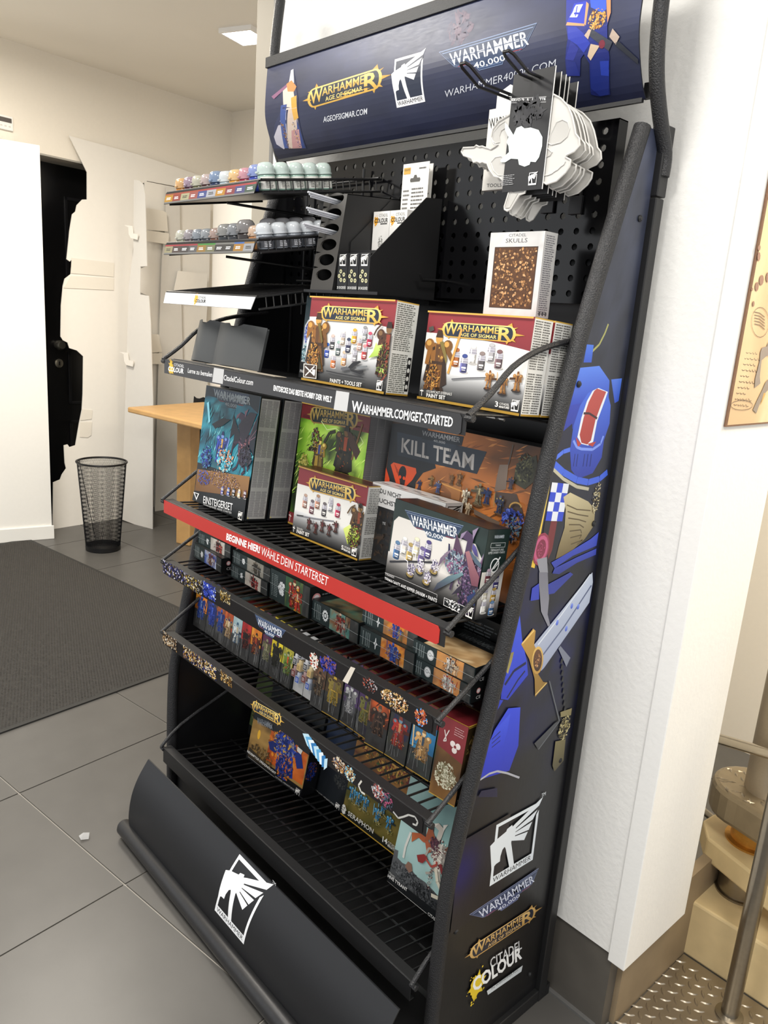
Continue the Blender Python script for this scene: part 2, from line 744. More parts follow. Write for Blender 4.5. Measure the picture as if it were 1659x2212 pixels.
# thermostat on the bulkhead
th = M()
rb(th, -0.050, 0.0, 2.352, 0.045, 0.018, 2.428)
tho = th.obj('thermostat', mat('white_plastic', '#f1f0ec', 0.4, var=0.02), bevel=0.003, label='small white thermostat panel with dark display on the wall above the white pier', cat='thermostat')
m = M()
rb(m, -0.038, 0.0175, 2.392, 0.036, 0.0195, 2.416)
m.obj('display', mat('dark_display', '#55504d', 0.2, var=0.1), tho)
for k in range(3):
    m = M()
    rb(m, -0.030 + k * 0.024, 0.0175, 2.368, -0.018 + k * 0.024, 0.0192, 2.376)
    m.obj('button', mat('pale_grey_plastic', '#d5d3ce', 0.5, var=0.02), tho)
m = M()
rb(m, -0.4, 0.0, 2.300, 0.05, 0.014, 2.322)
m.obj('trim_2', WARMW, kind='structure')

# ceiling light
cl = thing('ceiling_light', 'bright square panel light set in the ceiling beside the stone strip', 'light', (-2.5, 1.45, 2.825))
LM = T(-2.515, 1.46, 2.825) @ Rz(TA + math.radians(12))
m = M()
for (x0, y0, x1, y1) in ((-0.1, -0.1, 0.1, -0.088), (-0.1, 0.088, 0.1, 0.1), (-0.1, -0.088, -0.088, 0.088), (0.088, -0.088, 0.1, 0.088)):
    m.box(x0, y0, -0.022, x1, y1, 0.0, 0, LM)
m.obj('frame', mat('white_lamp_frame', '#f4f2ee', 0.5, var=0.02), cl)
M().box(-0.088, -0.088, -0.02, 0.088, 0.088, -0.004, 0, LM).obj('diffuser', mat('lit_diffuser', '#fff6e6', 0.5, emit=18), cl)

# column: white board the stand leans against, stone strip on its left, board trim and return on the right
M().box(-0.70, 0.43, 0.20, 0.666, 0.70, 2.825).obj('wall_back', WHITE, kind='structure')
M().box(-0.70, 0.436, 0.0, 0.672, 0.70, 0.20).obj('baseboard_back', mat('dark_grey_skirting', '#56524c', 0.5, bump=0.15, scale=14, var=0.25, detail=7), kind='structure')
M().box(-0.70, 0.426, 0.0, 0.66, 0.436, 0.006).obj('trim_3', mat('sealant_line', '#5f5e5c', 0.7, bump=0.5, scale=80), kind='structure')
M().box(0.667, 0.4255, 0.185, 0.706, 0.69, 2.825).obj('trim_4', mat('white_board_paint', '#ecebe7', 0.7, bump=0.25, scale=90, var=0.02), kind='structure', bevel=0.002)
cs = M().box(-0.805, 0.437, 0.0, -0.706, 0.75, 2.825).obj('wall_column', BEIGE, kind='structure')
for z0, z1 in ((0.0, 0.6), (0.603, 1.2), (1.203, 1.80), (1.803, 2.40), (2.403, 2.825)):
    M().box(-0.803, 0.43, z0, -0.711, 0.4372, z1).obj('stone_panel', BEIGE, cs, bevel=0.001)
M().box(-0.711, 0.424, 0.0, -0.700, 0.438, 2.825).obj('trim_5', mat('grey_metal_edge', '#8d8c8a', 0.35, metal=0.6, var=0.1), kind='structure')

# base of the column beside the vault
M().box(0.66, 0.47, 0.0, 0.684, 0.93, 0.24).obj('baseboard_right', mat('tan_stone_base', '#8d7c63', 0.5, bump=0.1, scale=12, var=0.25), kind='structure')

# door mat
MATT = mat('grey_ribbed_mat', '#45423e', 0.95, bump=0.8, scale=140, var=0.35)
c0 = at((0, 1584), 2, 0)
e1 = at((378, 1447), 2, 0)
c1 = at((388, 1312), 2, 0)
corner = np.array([-1.33, 0.70, 0]) * 0 + (c0 + TV * 0)
mp = thing('door_mat', 'dark grey ribbed entrance mat on the tiled floor by the door', 'mat', (-2.3, 0.2, 0))
d_ = TV
fr_edge = e1 + TV * 0.62                     # far corner of the near short side
near = e1 - TV * 2.3
u_ = -TU
Wm = np.eye(4)
Wm[:3, 0] = u_
Wm[:3, 1] = -TV
Wm[:3, 2] = (0, 0, 1)
far_corner = np.array([-1.45, 0.925, 0.0])
Wm[:3, 3] = far_corner
mb = M().box(0.0, 0.0, 0.0, 2.06, 2.4, 0.006, 0, Wm)
mb.obj('rubber_backing', mat('black_rubber', '#2a2927', 0.7, bump=0.2), mp)
r_ = random.Random(5)
pm = M()
nx_, ny_ = 170, 190
v, f = [], []
for i in range(nx_):
    for j in range(ny_):
        x0 = 0.022 + i * 0.0118
        y0 = 0.022 + j * 0.0124 + (0.006 if i % 2 else 0)
        h = 0.009 + r_.uniform(0, 0.003)
        b = len(v)
        dx = r_.uniform(-.001, .001)
        for (x, y, z) in ((x0, y0, .006), (x0 + .0095, y0, .006), (x0 + .0095, y0 + .0085, .006), (x0, y0 + .0085, .006), (x0 + .0048 + dx, y0 + .0042, h + 0.002)):
            v.append((Wm @ np.array([x, y, z, 1]))[:3])
        f += [(b, b + 1, b + 4), (b + 1, b + 2, b + 4), (b + 2, b + 3, b + 4), (b + 3, b, b + 4)]
pm.add(v, f)
pm.obj('pile', MATT, mp, kind='stuff')

# scrap of clear film on the floor
sc = M()
q = at((180, 1808), 2, 0.004)
sc.add([q + np.array(d) for d in ((-.012, -.008, 0), (.013, -.012, .004), (.017, .008, 0.0), (.004, .016, .010), (-.012, .010, .002), (0, 0, .014))], [(0, 1, 5), (1, 2, 5), (2, 3, 5), (3, 4, 5), (4, 0, 5)])
tag(sc.obj('plastic_scrap', mat('clear_film', '#dcdcdc', 0.1, alpha=0.55)), 'small crumpled scrap of clear film lying on the floor tile joint', 'litter')

# waste bin
bc = np.array([-3.10, 0.915, 0.0])
bn = thing('waste_bin', 'black wire mesh waste basket standing in front of the white cardboard cutout', 'bin', tuple(bc))
BM = mat('black_wire', '#161618', 0.4, metal=0.3, var=0.1, scale=50)
H = 0.535
R0, R1 = 0.098, 0.138
m = M()
n = 120
for k in range(n):
    q = 2 * math.pi * k / n
    for sgn in (1, -1):
        pts = []
        for i in range(7):
            t = i / 6
            qq = q + sgn * t * 0.55
            r = R0 + (R1 - R0) * t
            pts.append(bc + np.array([r * math.cos(qq), r * math.sin(qq), 0.02 + (H - 0.02) * t]))
        m.tube(pts, 0.0007, 3, cap=False)
m.obj('mesh_wall', BM, bn, kind='stuff')
m = M().lathe([(R0 - .004, 0.0), (R0 + .002, 0.002), (R0 + 0.003, 0.028), (R0 - 0.004, 0.03), (R0 - .006, 0.006)], 40, bc)
m.obj('base_band', BM, bn, smooth=True)
M().tube([bc + np.array([(R1 + .002) * math.cos(q), (R1 + .002) * math.sin(q), H]) for q in np.linspace(0, 2 * math.pi, 49)], 0.006, 8, cap=False).obj('rim', BM, bn, smooth=True)
M().tube([bc + np.array([R0, 0.02, 0.02]) * np.array([-.7, -.7, 1]), bc + np.array([-R1 * .7, -R1 * .7, H])], 0.002, 5).obj('seam', BM, bn)

# table
WOOD = mat('oak_wood', '#c39a63', 0.45, var=0.22, scale=14, bump=0.05, detail=8)
tb = thing('table', 'oak table corner behind the display stand with one square leg', 'table', (-2.95, 1.37, 0))
ta, tb_, tc_ = at((275, 879), 2, 0.85), at((440, 917), 2, 0.85), at((440, 868), 2, 0.85)
pts = [tuple(ta[:2]), tuple(tb_[:2] + (tb_ - ta)[:2] * 0.30), tuple((tb_ + tc_ - ta)[:2] * 1.0 + (tb_ - ta)[:2] * .30), tuple(tc_[:2])]
M().prism(pts, lambda a, b, d: (a, b, d), 0.818, 0.85).obj('tabletop', WOOD, tb, bevel=0.008)
q1 = at((385, 1172), 2, 0)
q2 = at((404, 1178), 2, 0)
lg = (q1 + q2) / 2 + np.array([0.0, 0.03, 0])
M().box(-0.055, -0.04, 0, 0.055, 0.045, 0.817, 0, T(*lg) @ Rz(math.radians(20))).obj('leg', WOOD, tb, bevel=0.006)

# ------------------------------------------------------------------ cardboard cutouts seen from behind
CARD = mat('white_card_back', '#ece8e0', 0.85, var=0.02, scale=30, bump=0.05)
CARDG = mat('grey_card_strut', '#d9d6d0', 0.85, var=0.02, scale=30)


class Pl:                                   # leaning sheet: photo outline -> its own plane in the room
    def __init__(s, p0, n):
        s.p0 = np.array(p0, float)
        s.n = np.array(n, float) / np.linalg.norm(n)
        s.a = np.cross([0, 0, 1.0], s.n)
        s.a /= np.linalg.norm(s.a)
        s.b = np.cross(s.n, s.a)

    def c(s, px):
        q = on_plane(px, s.p0, s.n) - s.p0
        return (q @ s.a, q @ s.b)

    def sheet(s, pxs, th=0.006, mm=None):
        return (mm or M()).prism([s.c(p) for p in pxs], lambda a, b, d: s.p0 + s.a * a + s.b * b + s.n * d, -th, 0.0)

    def raw(s, pts, th=0.006, mm=None):
        return (mm or M()).prism(pts, lambda a, b, d: s.p0 + s.a * a + s.b * b + s.n * d, -th, 0.0)


def lean(base, az, deg):
    """plane through base (floor point), facing azimuth az (deg), top leaning away by deg"""
    a, t = math.radians(az), math.radians(deg)
    return Pl(base, (math.cos(a) * math.cos(t), math.sin(a) * math.cos(t), math.sin(t)))


s1 = thing('cardboard_cutout', 'large white back of a cardboard cutout leaning over the black door, jagged left edge', 'cutout', (-3.66, 1.0, 0))
A = lean((-3.655, 0.90, 0), 8, 2.6)
A.sheet([(149, 293), (188, 372), (188, 431), (178, 431), (166, 443), (163, 457), (156, 463), (150, 500), (149, 512), (144, 560), (151, 565), (156, 559), (163, 562), (164, 570), (154, 578), (153, 592), (140, 602), (136, 618), (132, 660),
         (131, 727), (136, 735), (146, 740), (150, 752), (166, 757), (180, 770), (179, 850), (177, 885), (171, 915), (163, 962), (150, 966), (146, 960), (138, 962), (140, 1000), (143, 1012), (134, 1025), (130, 1036), (115, 1042), (114, 1143), (262, 1121),
         (268, 1000), (272, 880), (282, 600), (300, 400), (318, 391), (440, 414), (447, 384), (300, 334)]).obj('sheet', CARD, s1)
for q in ([(155, 557), (247, 568), (246, 598), (153, 590)], [(153, 596), (246, 601), (246, 627), (138, 622)], [(178, 884), (200, 886), (198, 905), (174, 908)], [(174, 912), (199, 912), (197, 940), (190, 945), (173, 944)]):
    B = Pl(A.p0 + A.n * 0.004, A.n)
    B.sheet(q, 0.003).obj('glued_patch', mat('cream_card', '#e6e0d4', 0.85, var=0.03), s1)
Bq = lean((-3.655, 1.284, 0), -62, 0)
st = lean((-3.50, 1.315, 0), -72, 2)
st.sheet([(289, 388), (301, 390), (309, 398), (313, 420), (317, 575), (303, 576), (302, 636), (321, 639), (325, 700), (330, 870), (330, 950), (329, 1147), (262, 1122), (270, 880), (278, 620), (288, 540)], 0.006).obj('strut', CARDG, s1)
for (x, y) in ((268, 486), (258, 760)):
    B = Pl(st.p0 + st.n * 0.02, st.n)
    B.sheet([(x, y), (x + 17, y + 2), (x + 19, y + 18), (x + 30, y + 20), (x + 28, y + 32), (x + 14, y + 28), (x + 10, y + 20), (x + 9, y + 5)], 0.006).obj('folded_tab', CARD, s1)

s2 = thing('cardboard_cutout', 'white cardboard cutout back with wide folded flaps behind the oak table', 'cutout', (-3.55, 1.6, 0))
A2 = lean((-3.77, 1.30, 0), 8, .9)
A2.sheet([(312, 391), (372, 403), (397, 410), (400, 420), (455, 445), (452, 600), (446, 690), (448, 800), (452, 930), (450, 1140), (335, 1110), (330, 900), (322, 640), (304, 632), (304, 580), (318, 575)], 0.006).obj('sheet', CARD, s2)
G2 = Pl(A2.p0 + A2.n * 0.03, A2.n)
G2.sheet([(360, 405), (388, 405), (390, 560), (393, 700), (398, 900), (402, 1120), (335, 1108), (338, 950), (345, 700), (350, 560), (358, 480)], 0.006).obj('strut', CARDG, s2)
F2 = Pl(A2.p0 + A2.n * 0.06, A2.n)
for q in ([(315, 449), (352, 455), (360, 460), (363, 500), (317, 496)], [(316, 497), (365, 504), (364, 528), (317, 521)], [(325, 722), (343, 722), (350, 760), (326, 762)], [(326, 763), (350, 763), (350, 787), (327, 786)], [(312, 897), (331, 905), (330, 958), (309, 950)]):
    F2.sheet(q, 0.004).obj('folded_flap', mat('cream_card', '#e6e0d4', 0.85), s2)
for q in ([(385, 585), (448, 592), (446, 640), (373, 640)],):
    F2.sheet(q, 0.004).obj('glued_patch', CARD, s2)

def smooth_arc(P, n=5):
    out = []
    P = np.array(P, float)
    for i in range(len(P) - 1):
        p0, p1, p2, p3 = P[max(i - 1, 0)], P[i], P[i + 1], P[min(i + 2, len(P) - 1)]
        for k in range(n):
            t = k / n
            out.append(tuple(0.5 * ((2 * p1) + (-p0 + p2) * t + (2 * p0 - 5 * p1 + 4 * p2 - p3) * t * t + (-p0 + 3 * p1 - 3 * p2 + p3) * t ** 3)))
    out.append(tuple(P[-1]))
    return out


s3 = thing('cardboard_cutout', 'curved pale cardboard panel standing at the rear, right of the flat cutouts', 'cutout', (-2.9, 2.0, 0))
base = np.array([-3.15, 1.90, 0.0])
m = M()
pts = [np.array([a, b, 0.0]) for a, b in smooth_arc([(-3.475, 1.93), (-3.44, 1.83), (-3.34, 1.765), (-3.20, 1.745), (-3.05, 1.765), (-2.93, 1.83)])]
n = len(pts)
v = [p + np.array([0, 0, 0.0]) for p in pts] + [p + np.array([0, 0, 2.13]) for p in pts]
v += [p + np.array([0.0, 0.006, 0.0]) for p in pts] + [p + np.array([0, 0.006, 2.13]) for p in pts]
f = [(i, i + 1, n + i + 1, n + i) for i in range(n - 1)] + [(2 * n + i + 1, 2 * n + i, 3 * n + i, 3 * n + i + 1) for i in range(n - 1)] + [(n + i, n + i + 1, 3 * n + i + 1, 3 * n + i) for i in range(n - 1)]
m.add(v, f)
m.obj('curved_sheet', CARD, s3, smooth=True)

s4 = thing('cardboard_cutout', 'dark cardboard cutout with wavy edge showing under and above the table', 'cutout', (-3.0, 1.62, 0))
A4 = lean((-3.42, 1.75, 0), 8, 0)
A4.sheet([(420, 856), (425, 860), (432, 861), (440, 858), (446, 860), (446, 1180), (423, 1178), (427, 1012), (419, 1000), (413, 991), (413, 980), (412, 915), (416, 906), (413, 895), (418, 880)], 0.006).obj('sheet', mat('dark_card', '#1a191b', 0.6, var=0.1), s4)

# ------------------------------------------------------------------ right: parchment poster, vault hinge, rail
ps = M().box(0.7065, 0.436, 1.325, 0.7105, 0.685, 1.95).obj('parchment_poster', mat('aged_paper_edge', '#7a5b45', 0.8, var=0.2), label='tan parchment style poster with handwriting and ink splashes on the column side', cat='poster')
PA = Art(ps, (0.7105, 0.436, 1.325), (0, 1, 0), (0, 0, 1), 0.249, 0.625) if False else None
inv = np.linalg.inv(wm(ps))
PA = Art(ps, (0.7105, 0.436, 1.325), (0, 1, 0), (0, 0, 1), 0.249, 0.625)
PA.mottle(['#cfae85', '#d9bd92', '#e3cda6', '#d3b58c'], 3, 3, 14, 22, 0.004, 0.003, 0.249, 0.625)
PA.crop(1545, 380, 4.0175)
r_ = random.Random(9)
for i, y in enumerate(range(1535, 2010, 50)):
    x = 265 - i * 12
    L = 95 + r_.randint(-25, 30)
    xx = x
    while xx < x + L:
        w = r_.randint(12, 30)
        PA.line(PA.PP([(xx, y - 4), (xx + w * .4, y + 5 + (xx - x) * .12), (xx + w, y + (xx - x) * .14)]), 0.0011, '#5a4a40')
        xx += w + 7
for i in range(5):
    PA.line(PA.PP([(335, 1180 + i * 26), (380, 1190 + i * 26), (425, 1225 + i * 27)]), 0.0012, '#5a4a40')


def ring(cx, cy, rx, ry, w=0.0009, c='#5a4a40', a=PA, n=20):
    P = a.PP([(cx + rx * math.cos(k * 2 * math.pi / n), cy + ry * math.sin(k * 2 * math.pi / n)) for k in range(n + 1)])
    a.line(P, w, c)


ring(385, 1270, 75, 130)
ring(225, 1990, 95, 42)
for (x, y, rx, ry) in ((372, 700, 14, 40), (375, 625, 12, 25), (395, 905, 20, 45), (355, 960, 16, 40), (313, 985, 8, 14), (325, 1110, 9, 25), (450, 880, 16, 45)):
    PA.pp([(x + rx * math.cos(k), y + ry * math.sin(k) - rx * .5 * math.cos(k)) for k in np.linspace(0, 5.6, 9)], '#8f6656')
PA.pp([(458, 1430), (440, 1480), (400, 1490), (385, 1530), (380, 1600), (340, 1760), (335, 1840), (385, 1800), (380, 1740), (395, 1600), (440, 1560), (458, 1560)], '#8d8179')
PA.pp([(458, 1760), (430, 1790), (400, 1860), (360, 1940), (320, 2030), (350, 2060), (385, 1960), (430, 1880), (458, 1850)], '#8b7f74')
PA.pp([(415, 1880), (430, 1890), (400, 1960), (385, 1990)], '#c89b4e')
PA.build('handwriting_print')

VAULT = mat('cream_stone', '#d8c294', 0.45, var=0.18, scale=18, bump=0.06, detail=6)
PLATE = mat('diamond_plate_steel', '#a79d8d', 0.3, metal=0.85, var=0.12, scale=20)
pf = M().box(0.684, 0.30, -0.002, 2.4, 2.2, 0.004)
plate = thing('diamond_plate', 'raised diamond pattern steel floor plate beside the column', 'floor plate', (1.0, 0.7, 0))
pts = [at(p, 2, 0.003)[:2] for p in ((1322, 2250), (1330, 2212), (1455, 2050), (1446, 2048))]
M().prism([(0.69, 0.33), (0.686, 0.785), (2.0, 0.785), (2.0, 0.2)], lambda a, b, d: (a, b, d), 0.0005, 0.0035).obj('sheet', PLATE, plate)
lug = None
k = 0
for i in range(-8, 30):
    for j in range(-6, 30):
        for s_ in (0, 1):
            x = 0.71 + (i * 0.032 + j * 0.0) + (0.016 if s_ else 0)
            y = 0.40 + j * 0.034 + (0.017 if s_ else 0)
            if not (0.69 + max(0, 0.5 - y) * 0 < x < 1.06 and 0.42 < y < 0.772) or math.hypot(x - .838, y - .70) < .045:
                continue
            if k >= 280:
                continue
            L = T(x, y, 0.0035) @ Rz(math.radians(38 if s_ else 128))
            if lug is None:
                mm = M()
                pr = [(-.013, 0), (-.006, .0036), (0, .0046), (.006, .0036), (.013, 0), (.006, -.0036), (0, -.0046), (-.006, -.0036)]
                mm.add([(a, b, 0) for a, b in pr] + [(a * .7, b * .45, .0022) for a, b in pr], [(q, (q + 1) % 8, 8 + (q + 1) % 8, 8 + q) for q in range(8)] + [tuple(range(8, 16))])
                lug = mm.obj('lug', PLATE, plate, world=False, local=np.linalg.inv(wm(plate)) @ L, smooth=True)
            else:
                dup(lug, plate, np.linalg.inv(wm(plate)) @ L)
            k += 1

hg = thing('vault_hinge', 'heavy cream and steel vault hinge block with cylinder pins behind the column', 'machinery', (0.8, 0.95, 0))
M().box(0.66, 0.79, 0.0, 1.5, 1.25, 0.15).obj('base_block', VAULT, hg, bevel=0.006)
M().prism([(0.62, 0.92), (0.66, 0.86), (1.4, 0.62), (1.4, 0.95), (0.70, 1.10), (0.63, 1.02)], lambda a, b, d: (a, b, d), 0.225, 0.285).obj('upper_slab', VAULT, hg, bevel=0.006)
M().lathe([(0.055, 0.15), (0.055, 0.155), (0.05, 0.157), (0.05, 0.225)], 28, (0.735, 0.92, 0)).obj('lower_pin', STEEL, hg, smooth=True)
M().lathe([(0.062, 0.285), (0.062, 0.29), (0.05, 0.292), (0.05, 0.345)], 28, (0.735, 0.94, 0)).obj('brass_pin', mat('brass_pin', '#c8964a', 0.3, metal=0.8, var=0.15), hg, smooth=True)
mm = M()
pr = []
for k in range(13):
    q = math.radians(100 + 170 * k / 12)
    pr.append((0.715 + 0.095 * math.cos(q), 0.945 + 0.095 * math.sin(q)))
pr = pr + [(1.4, 0.70), (1.4, 0.95)]
mm.prism(pr, lambda a, b, d: (a, b, d), 0.345, 0.425)
arm = mm.obj('hinge_arm', mat('worn_plate_steel', '#a0937c', 0.35, metal=0.7, var=0.2, scale=25, bump=0.2), hg, bevel=0.012)
mm = M()
r_ = random.Random(2)
for i in range(90):
    x, y = r_.uniform(0.63, 0.9), r_.uniform(0.84, 1.03)
    L = T(x, y, 0.4252) @ Rz(r_.choice((0.6, 2.2)))
    pr = [(-.012, 0), (0, .004), (.012, 0), (0, -.004)]
    if (x - 0.715) ** 2 + (y - 0.945) ** 2 < 0.085 ** 2 or (x > 0.72 and y < 1.0 and y > 0.87):
        mm.add([(L @ np.array([a, b, 0, 1]))[:3] for a, b in pr] + [(L @ np.array([0, 0, .002, 1]))[:3]], [(0, 1, 4), (1, 2, 4), (2, 3, 4), (3, 0, 4)])
mm.obj('tread_pattern', PLATE, hg, kind='stuff')
M().lathe([(0.056, 0.425), (0.056, 2.0)], 32, (0.745, 0.955, 0)).obj('hinge_cylinder', mat('satin_steel', '#b1a592', 0.42, metal=0.6, var=0.08), hg, smooth=True)
M().tube([(0.45, 1.02, 0.285), (0.63, 0.98, 0.262)], 0.010, 10).obj('bolt', STEEL, hg, smooth=True)

rl = thing('handrail', 'tubular steel handrail with upright post at the right edge', 'railing', (0.84, 0.70, 0))
pb = at((1578, 2200), 2, 0.0)
pb = np.array([0.838, 0.70, 0.004])
M().tube([pb, pb + np.array([0, 0, 0.95])], 0.0185, 20).obj('post', STEEL, rl, smooth=True)
M().tube([(0.45, 0.872, 0.512), (0.72, 0.868, 0.555), (1.5, 0.86, 0.68)], 0.013, 14).obj('rail', mat('polished_steel', '#c9c3b8', 0.18, metal=1.0), rl, smooth=True)
M().lathe([(0.030, 0.0), (0.030, 0.004), (0.0186, 0.007)], 24, (pb[0], pb[1], 0.0035)).obj('foot_flange', STEEL, rl, smooth=True)
M().box(-0.4, 1.9, 0, 3.2, 2.0, 2.825).obj('wall_vault', WARMW, kind='structure')

# ------------------------------------------------------------------ logos
def fm(p0, p1, pt):
    p0, p1, pt = np.array(p0, float), np.array(p1, float), np.array(pt, float)
    return lambda a, b: tuple(p0 + (p1 - p0) * a + (pt - p0) * b)


def fpoly(a, F, pts, c, c2=None, keep=False):
    return a.poly([F(*p) for p in pts], c, c2, keep)


def ftext(a, F, s, x0, x1, y0, y1, c, weight=0.0, shear=0.0, c2=None):
    return a.text(s, F(x0, y0), F(x1, y0), F(x0, y1), c, weight, shear, c2)


def emblem(a, F, white='#eef0f2', dark=None, word=True, tm=False):
    if dark:
        fpoly(a, F, [(0, 0), (1, 0), (1, 1), (0, 1)], dark)
    b = 0.055
    for q in ([(0, 0), (1, 0), (1, .135), (0, .135)], [(0, 0), (b, 0), (b, .45), (0, .42)], [(0, .72), (b, .74), (b, 1), (0, 1)], [(0, .945), (.90, .945), (1, 1), (0, 1)], [(.945, 0), (1, 0), (1, .86), (.945, .80)]):
        fpoly(a, F, q, white, None, False)
    fpoly(a, F, [(-.09, .70), (.02, .745), (.247, .796), (.26, .83), (.37, .855), (.385, .82), (.46, .85), (1.063, 1.055), (.99, .936), (.46, .765), (.40, .60), (.396, .55), (.53, .13), (.42, .13), (.28, .50), (.25, .545), (.205, .515), (.175, .42), (.176, .336), (.09, .33), (.0, .276)], white)
    fpoly(a, F, [(.45, .745), (.961, .877), (.87, .748), (.46, .70)], white)
    fpoly(a, F, [(.45, .69), (.862, .712), (.797, .602), (.465, .64)], white, None, True)
    fpoly(a, F, [(.44, .63), (.78, .578), (.712, .463), (.396, .582)], white, None, True)
    fpoly(a, F, [(.33, .8), (.47, .78), (.47, .62), (.38, .58)], white)
    if word:
        ftext(a, F, 'WARHAMMER', .06, .94, .03, .115, '#15161a', 0.0)
    if tm:
        ftext(a, F, 'TM', 1.02, 1.12, 1.06, 1.12, white)


def logo40(a, F, base='#2c4062', edge='#7f93b8', white='#e8ebf0', red='#8a2b35', w=0.012):
    o = [(0, 1), (1, 1), (.86, .34), (.80, .26), (.66, .26), (.62, .0), (.38, .0), (.34, .26), (.20, .26), (.14, .34)]
    fpoly(a, F, o, edge)
    c = np.mean(np.array(o), 0)
    fpoly(a, F, [tuple(c + (np.array(p) - c) * np.array([.985, .96])) for p in o], base, '#22324f')
    i = [tuple(c + (np.array(p) - c) * np.array([.93, .84]) + (0, .01)) for p in o]
    fpoly(a, F, i, edge)
    fpoly(a, F, [tuple(c + (np.array(p) - np.array(c)) * np.array([.918, .80]) + (0, .01)) for p in o], base, '#22324f')
    ftext(a, F, 'WARHAMMER', .11, .90, .38, .84, white, w)
    fpoly(a, F, [(.10, .60), (.91, .60), (.91, .625), (.10, .625)], base)
    ftext(a, F, '40,000', .34, .66, .06, .29, white, w * .6)
    for x0, x1 in ((.18, .31), (.70, .83)):
        fpoly(a, F, [(x0, .29), (x1, .29), (x1, .32), (x0, .32)], red)


def logoaos(a, F, gold='#c79a3d', hi='#ecd27d', navy='#1f2838', spikes=True):
    if spikes:
        for q in ([(-.12, .50), (.02, .62), (.02, .38)], [(1.16, .48), (.98, .62), (.98, .36)], [(.10, 1.22), (.07, .95), (.14, .95)], [(.97, 1.2), (.90, .98), (.99, .92)], [(1.06, .95), (.96, .86), (1.0, .78)], [(1.05, .02), (.95, .14), (1.0, .24)], [(.93, -.16), (.90, .08), (.96, .08)], [(.07, -.14), (.05, .1), (.11, .1)], [(-.04, .9), (.03, .74), (.05, .88)]):
            fpoly(a, F, q, gold, None, True)
    def bar(e, c, c2=None):
        n = 8
        pts = []
        for k in range(n + 1):
            q = math.pi / 2 + math.pi * k / n
            pts.append((.06 + (.07 + e * .5) * math.cos(q), .5 + (.45 + e) * math.sin(q)))
        for k in range(n + 1):
            q = -math.pi / 2 + math.pi * k / n
            pts.append((.94 + (.07 + e * .5) * math.cos(q), .5 + (.45 + e) * math.sin(q)))
        fpoly(a, F, pts, c, c2)
    bar(.06, gold, hi)
    bar(-.02, navy)
    ftext(a, F, 'W', .0, .20, .20, .93, gold, .02, 0, hi)
    ftext(a, F, 'ARHAMME', .19, .80, .45, .88, gold, .015, 0, hi)
    ftext(a, F, 'R', .80, .99, .06, .90, gold, .02, 0, hi)
    ftext(a, F, 'AGE OF SIGMAR', .24, .78, .13, .36, hi, .01)


def splat(a, cx, cy, r, c='#e3b32c', seed=3, n=26):
    rr = random.Random(seed)
    pts = []
    for k in range(n):
        q = 2 * math.pi * k / n
        e = r * (1.0 + rr.uniform(-.25, .3))
        pts.append((cx + e * .75 * math.cos(q), cy + e * math.sin(q)))
    a.poly(pts, c)
    for k in range(14):
        q = rr.uniform(0, 6.28)
        d = r * rr.uniform(1.0, 1.45)
        e = r * rr.uniform(.04, .12)
        a.ell(cx + d * .8 * math.cos(q), cy + d * math.sin(q), e, e, c, None, 6, 0, True)


# ------------------------------------------------------------------ display stand
HAM = mat('hammered_black_paint', '#232325', 0.42, bump=0.9, scale=420, var=0.2, detail=2)
BLACK = mat('black_powder_coat', '#1b1b1c', 0.45, bump=0.12, scale=500, var=0.1)
WIRE = mat('black_coated_wire', '#161617', 0.38, bump=0.1, scale=300, var=0.1)
GLOSS = mat('glossy_black_panel', '#08080a', 0.14, bump=0.01, scale=5, var=0.1)
SATIN = mat('satin_black_sheet', '#151517', 0.33, bump=0.02, scale=30, var=0.1)

stand = thing('display_stand', 'tall black shop display stand with five wire shelves, header banner and printed side panel', 'display stand', (0, 0.2, 0))

PROF = [(.047, 0.0), (.047, .40), (.065, .56), (.112, .80), (.158, 1.05), (.200, 1.28), (.255, 1.50), (.345, 1.805)]


def smooth_prof(P, n=5):
    out = []
    P = np.array(P)
    for i in range(len(P) - 1):
        p0, p1, p2, p3 = P[max(i - 1, 0)], P[i], P[i + 1], P[min(i + 2, len(P) - 1)]
        for k in range(n):
            t = k / n
            out.append(tuple(0.5 * ((2 * p1) + (-p0 + p2) * t + (2 * p0 - 5 * p1 + 4 * p2 - p3) * t * t + (-p0 + 3 * p1 - 3 * p2 + p3) * t ** 3)))
    out.append(tuple(P[-1]))
    return out


PS = smooth_prof(PROF)
for sx in (-1, 1):
    m = M()
    n = len(PS)
    # front post: rounded tube of oval section
    m.tube([(sx * 0.526, y - 0.006, z) for y, z in PS], 0.0145, 12)
    m.obj('front_post', HAM, stand, smooth=True)
    M().box(sx * .532 - .0125, .385, 0.0, sx * .532 + .0125, .411, 1.70).obj('back_post', BLACK, stand, bevel=0.002)
    M().box(sx * .532 - .0137, .3838, 1.702, sx * .532 + .0137, .4122, 1.815).obj('post_sleeve', BLACK, stand, bevel=0.002)
    M().box(sx * .532 - .011, .05, 0.0, sx * .532 + .011, .385, 0.030).obj('side_rail', BLACK, stand, bevel=0.002)
    pan = M().prism([(y, z) for y, z in PS if z > 0.02] + [(.388, 1.79), (.388, .03), (.047, .03)], lambda a, b, d: (d, a, b), sx * .526 if sx > 0 else -.532, .532 if sx > 0 else -.526).obj('side_panel', SATIN, stand)
    if sx > 0:
        side_panel = pan
    M().box(sx * .532 - .012, .411, 0.0, sx * .532 + .012, .424, .030).obj('foot', BLACK, stand)

# back panel, pegboard
M().box(-.518, .392, .02, .518, .398, 1.665).obj('back_panel', SATIN, stand)
for z in (.10, .55, 1.0, 1.45):
    M().box(-.518, .398, z, .518, .406, z + .03).obj('cross_bar', BLACK, stand)


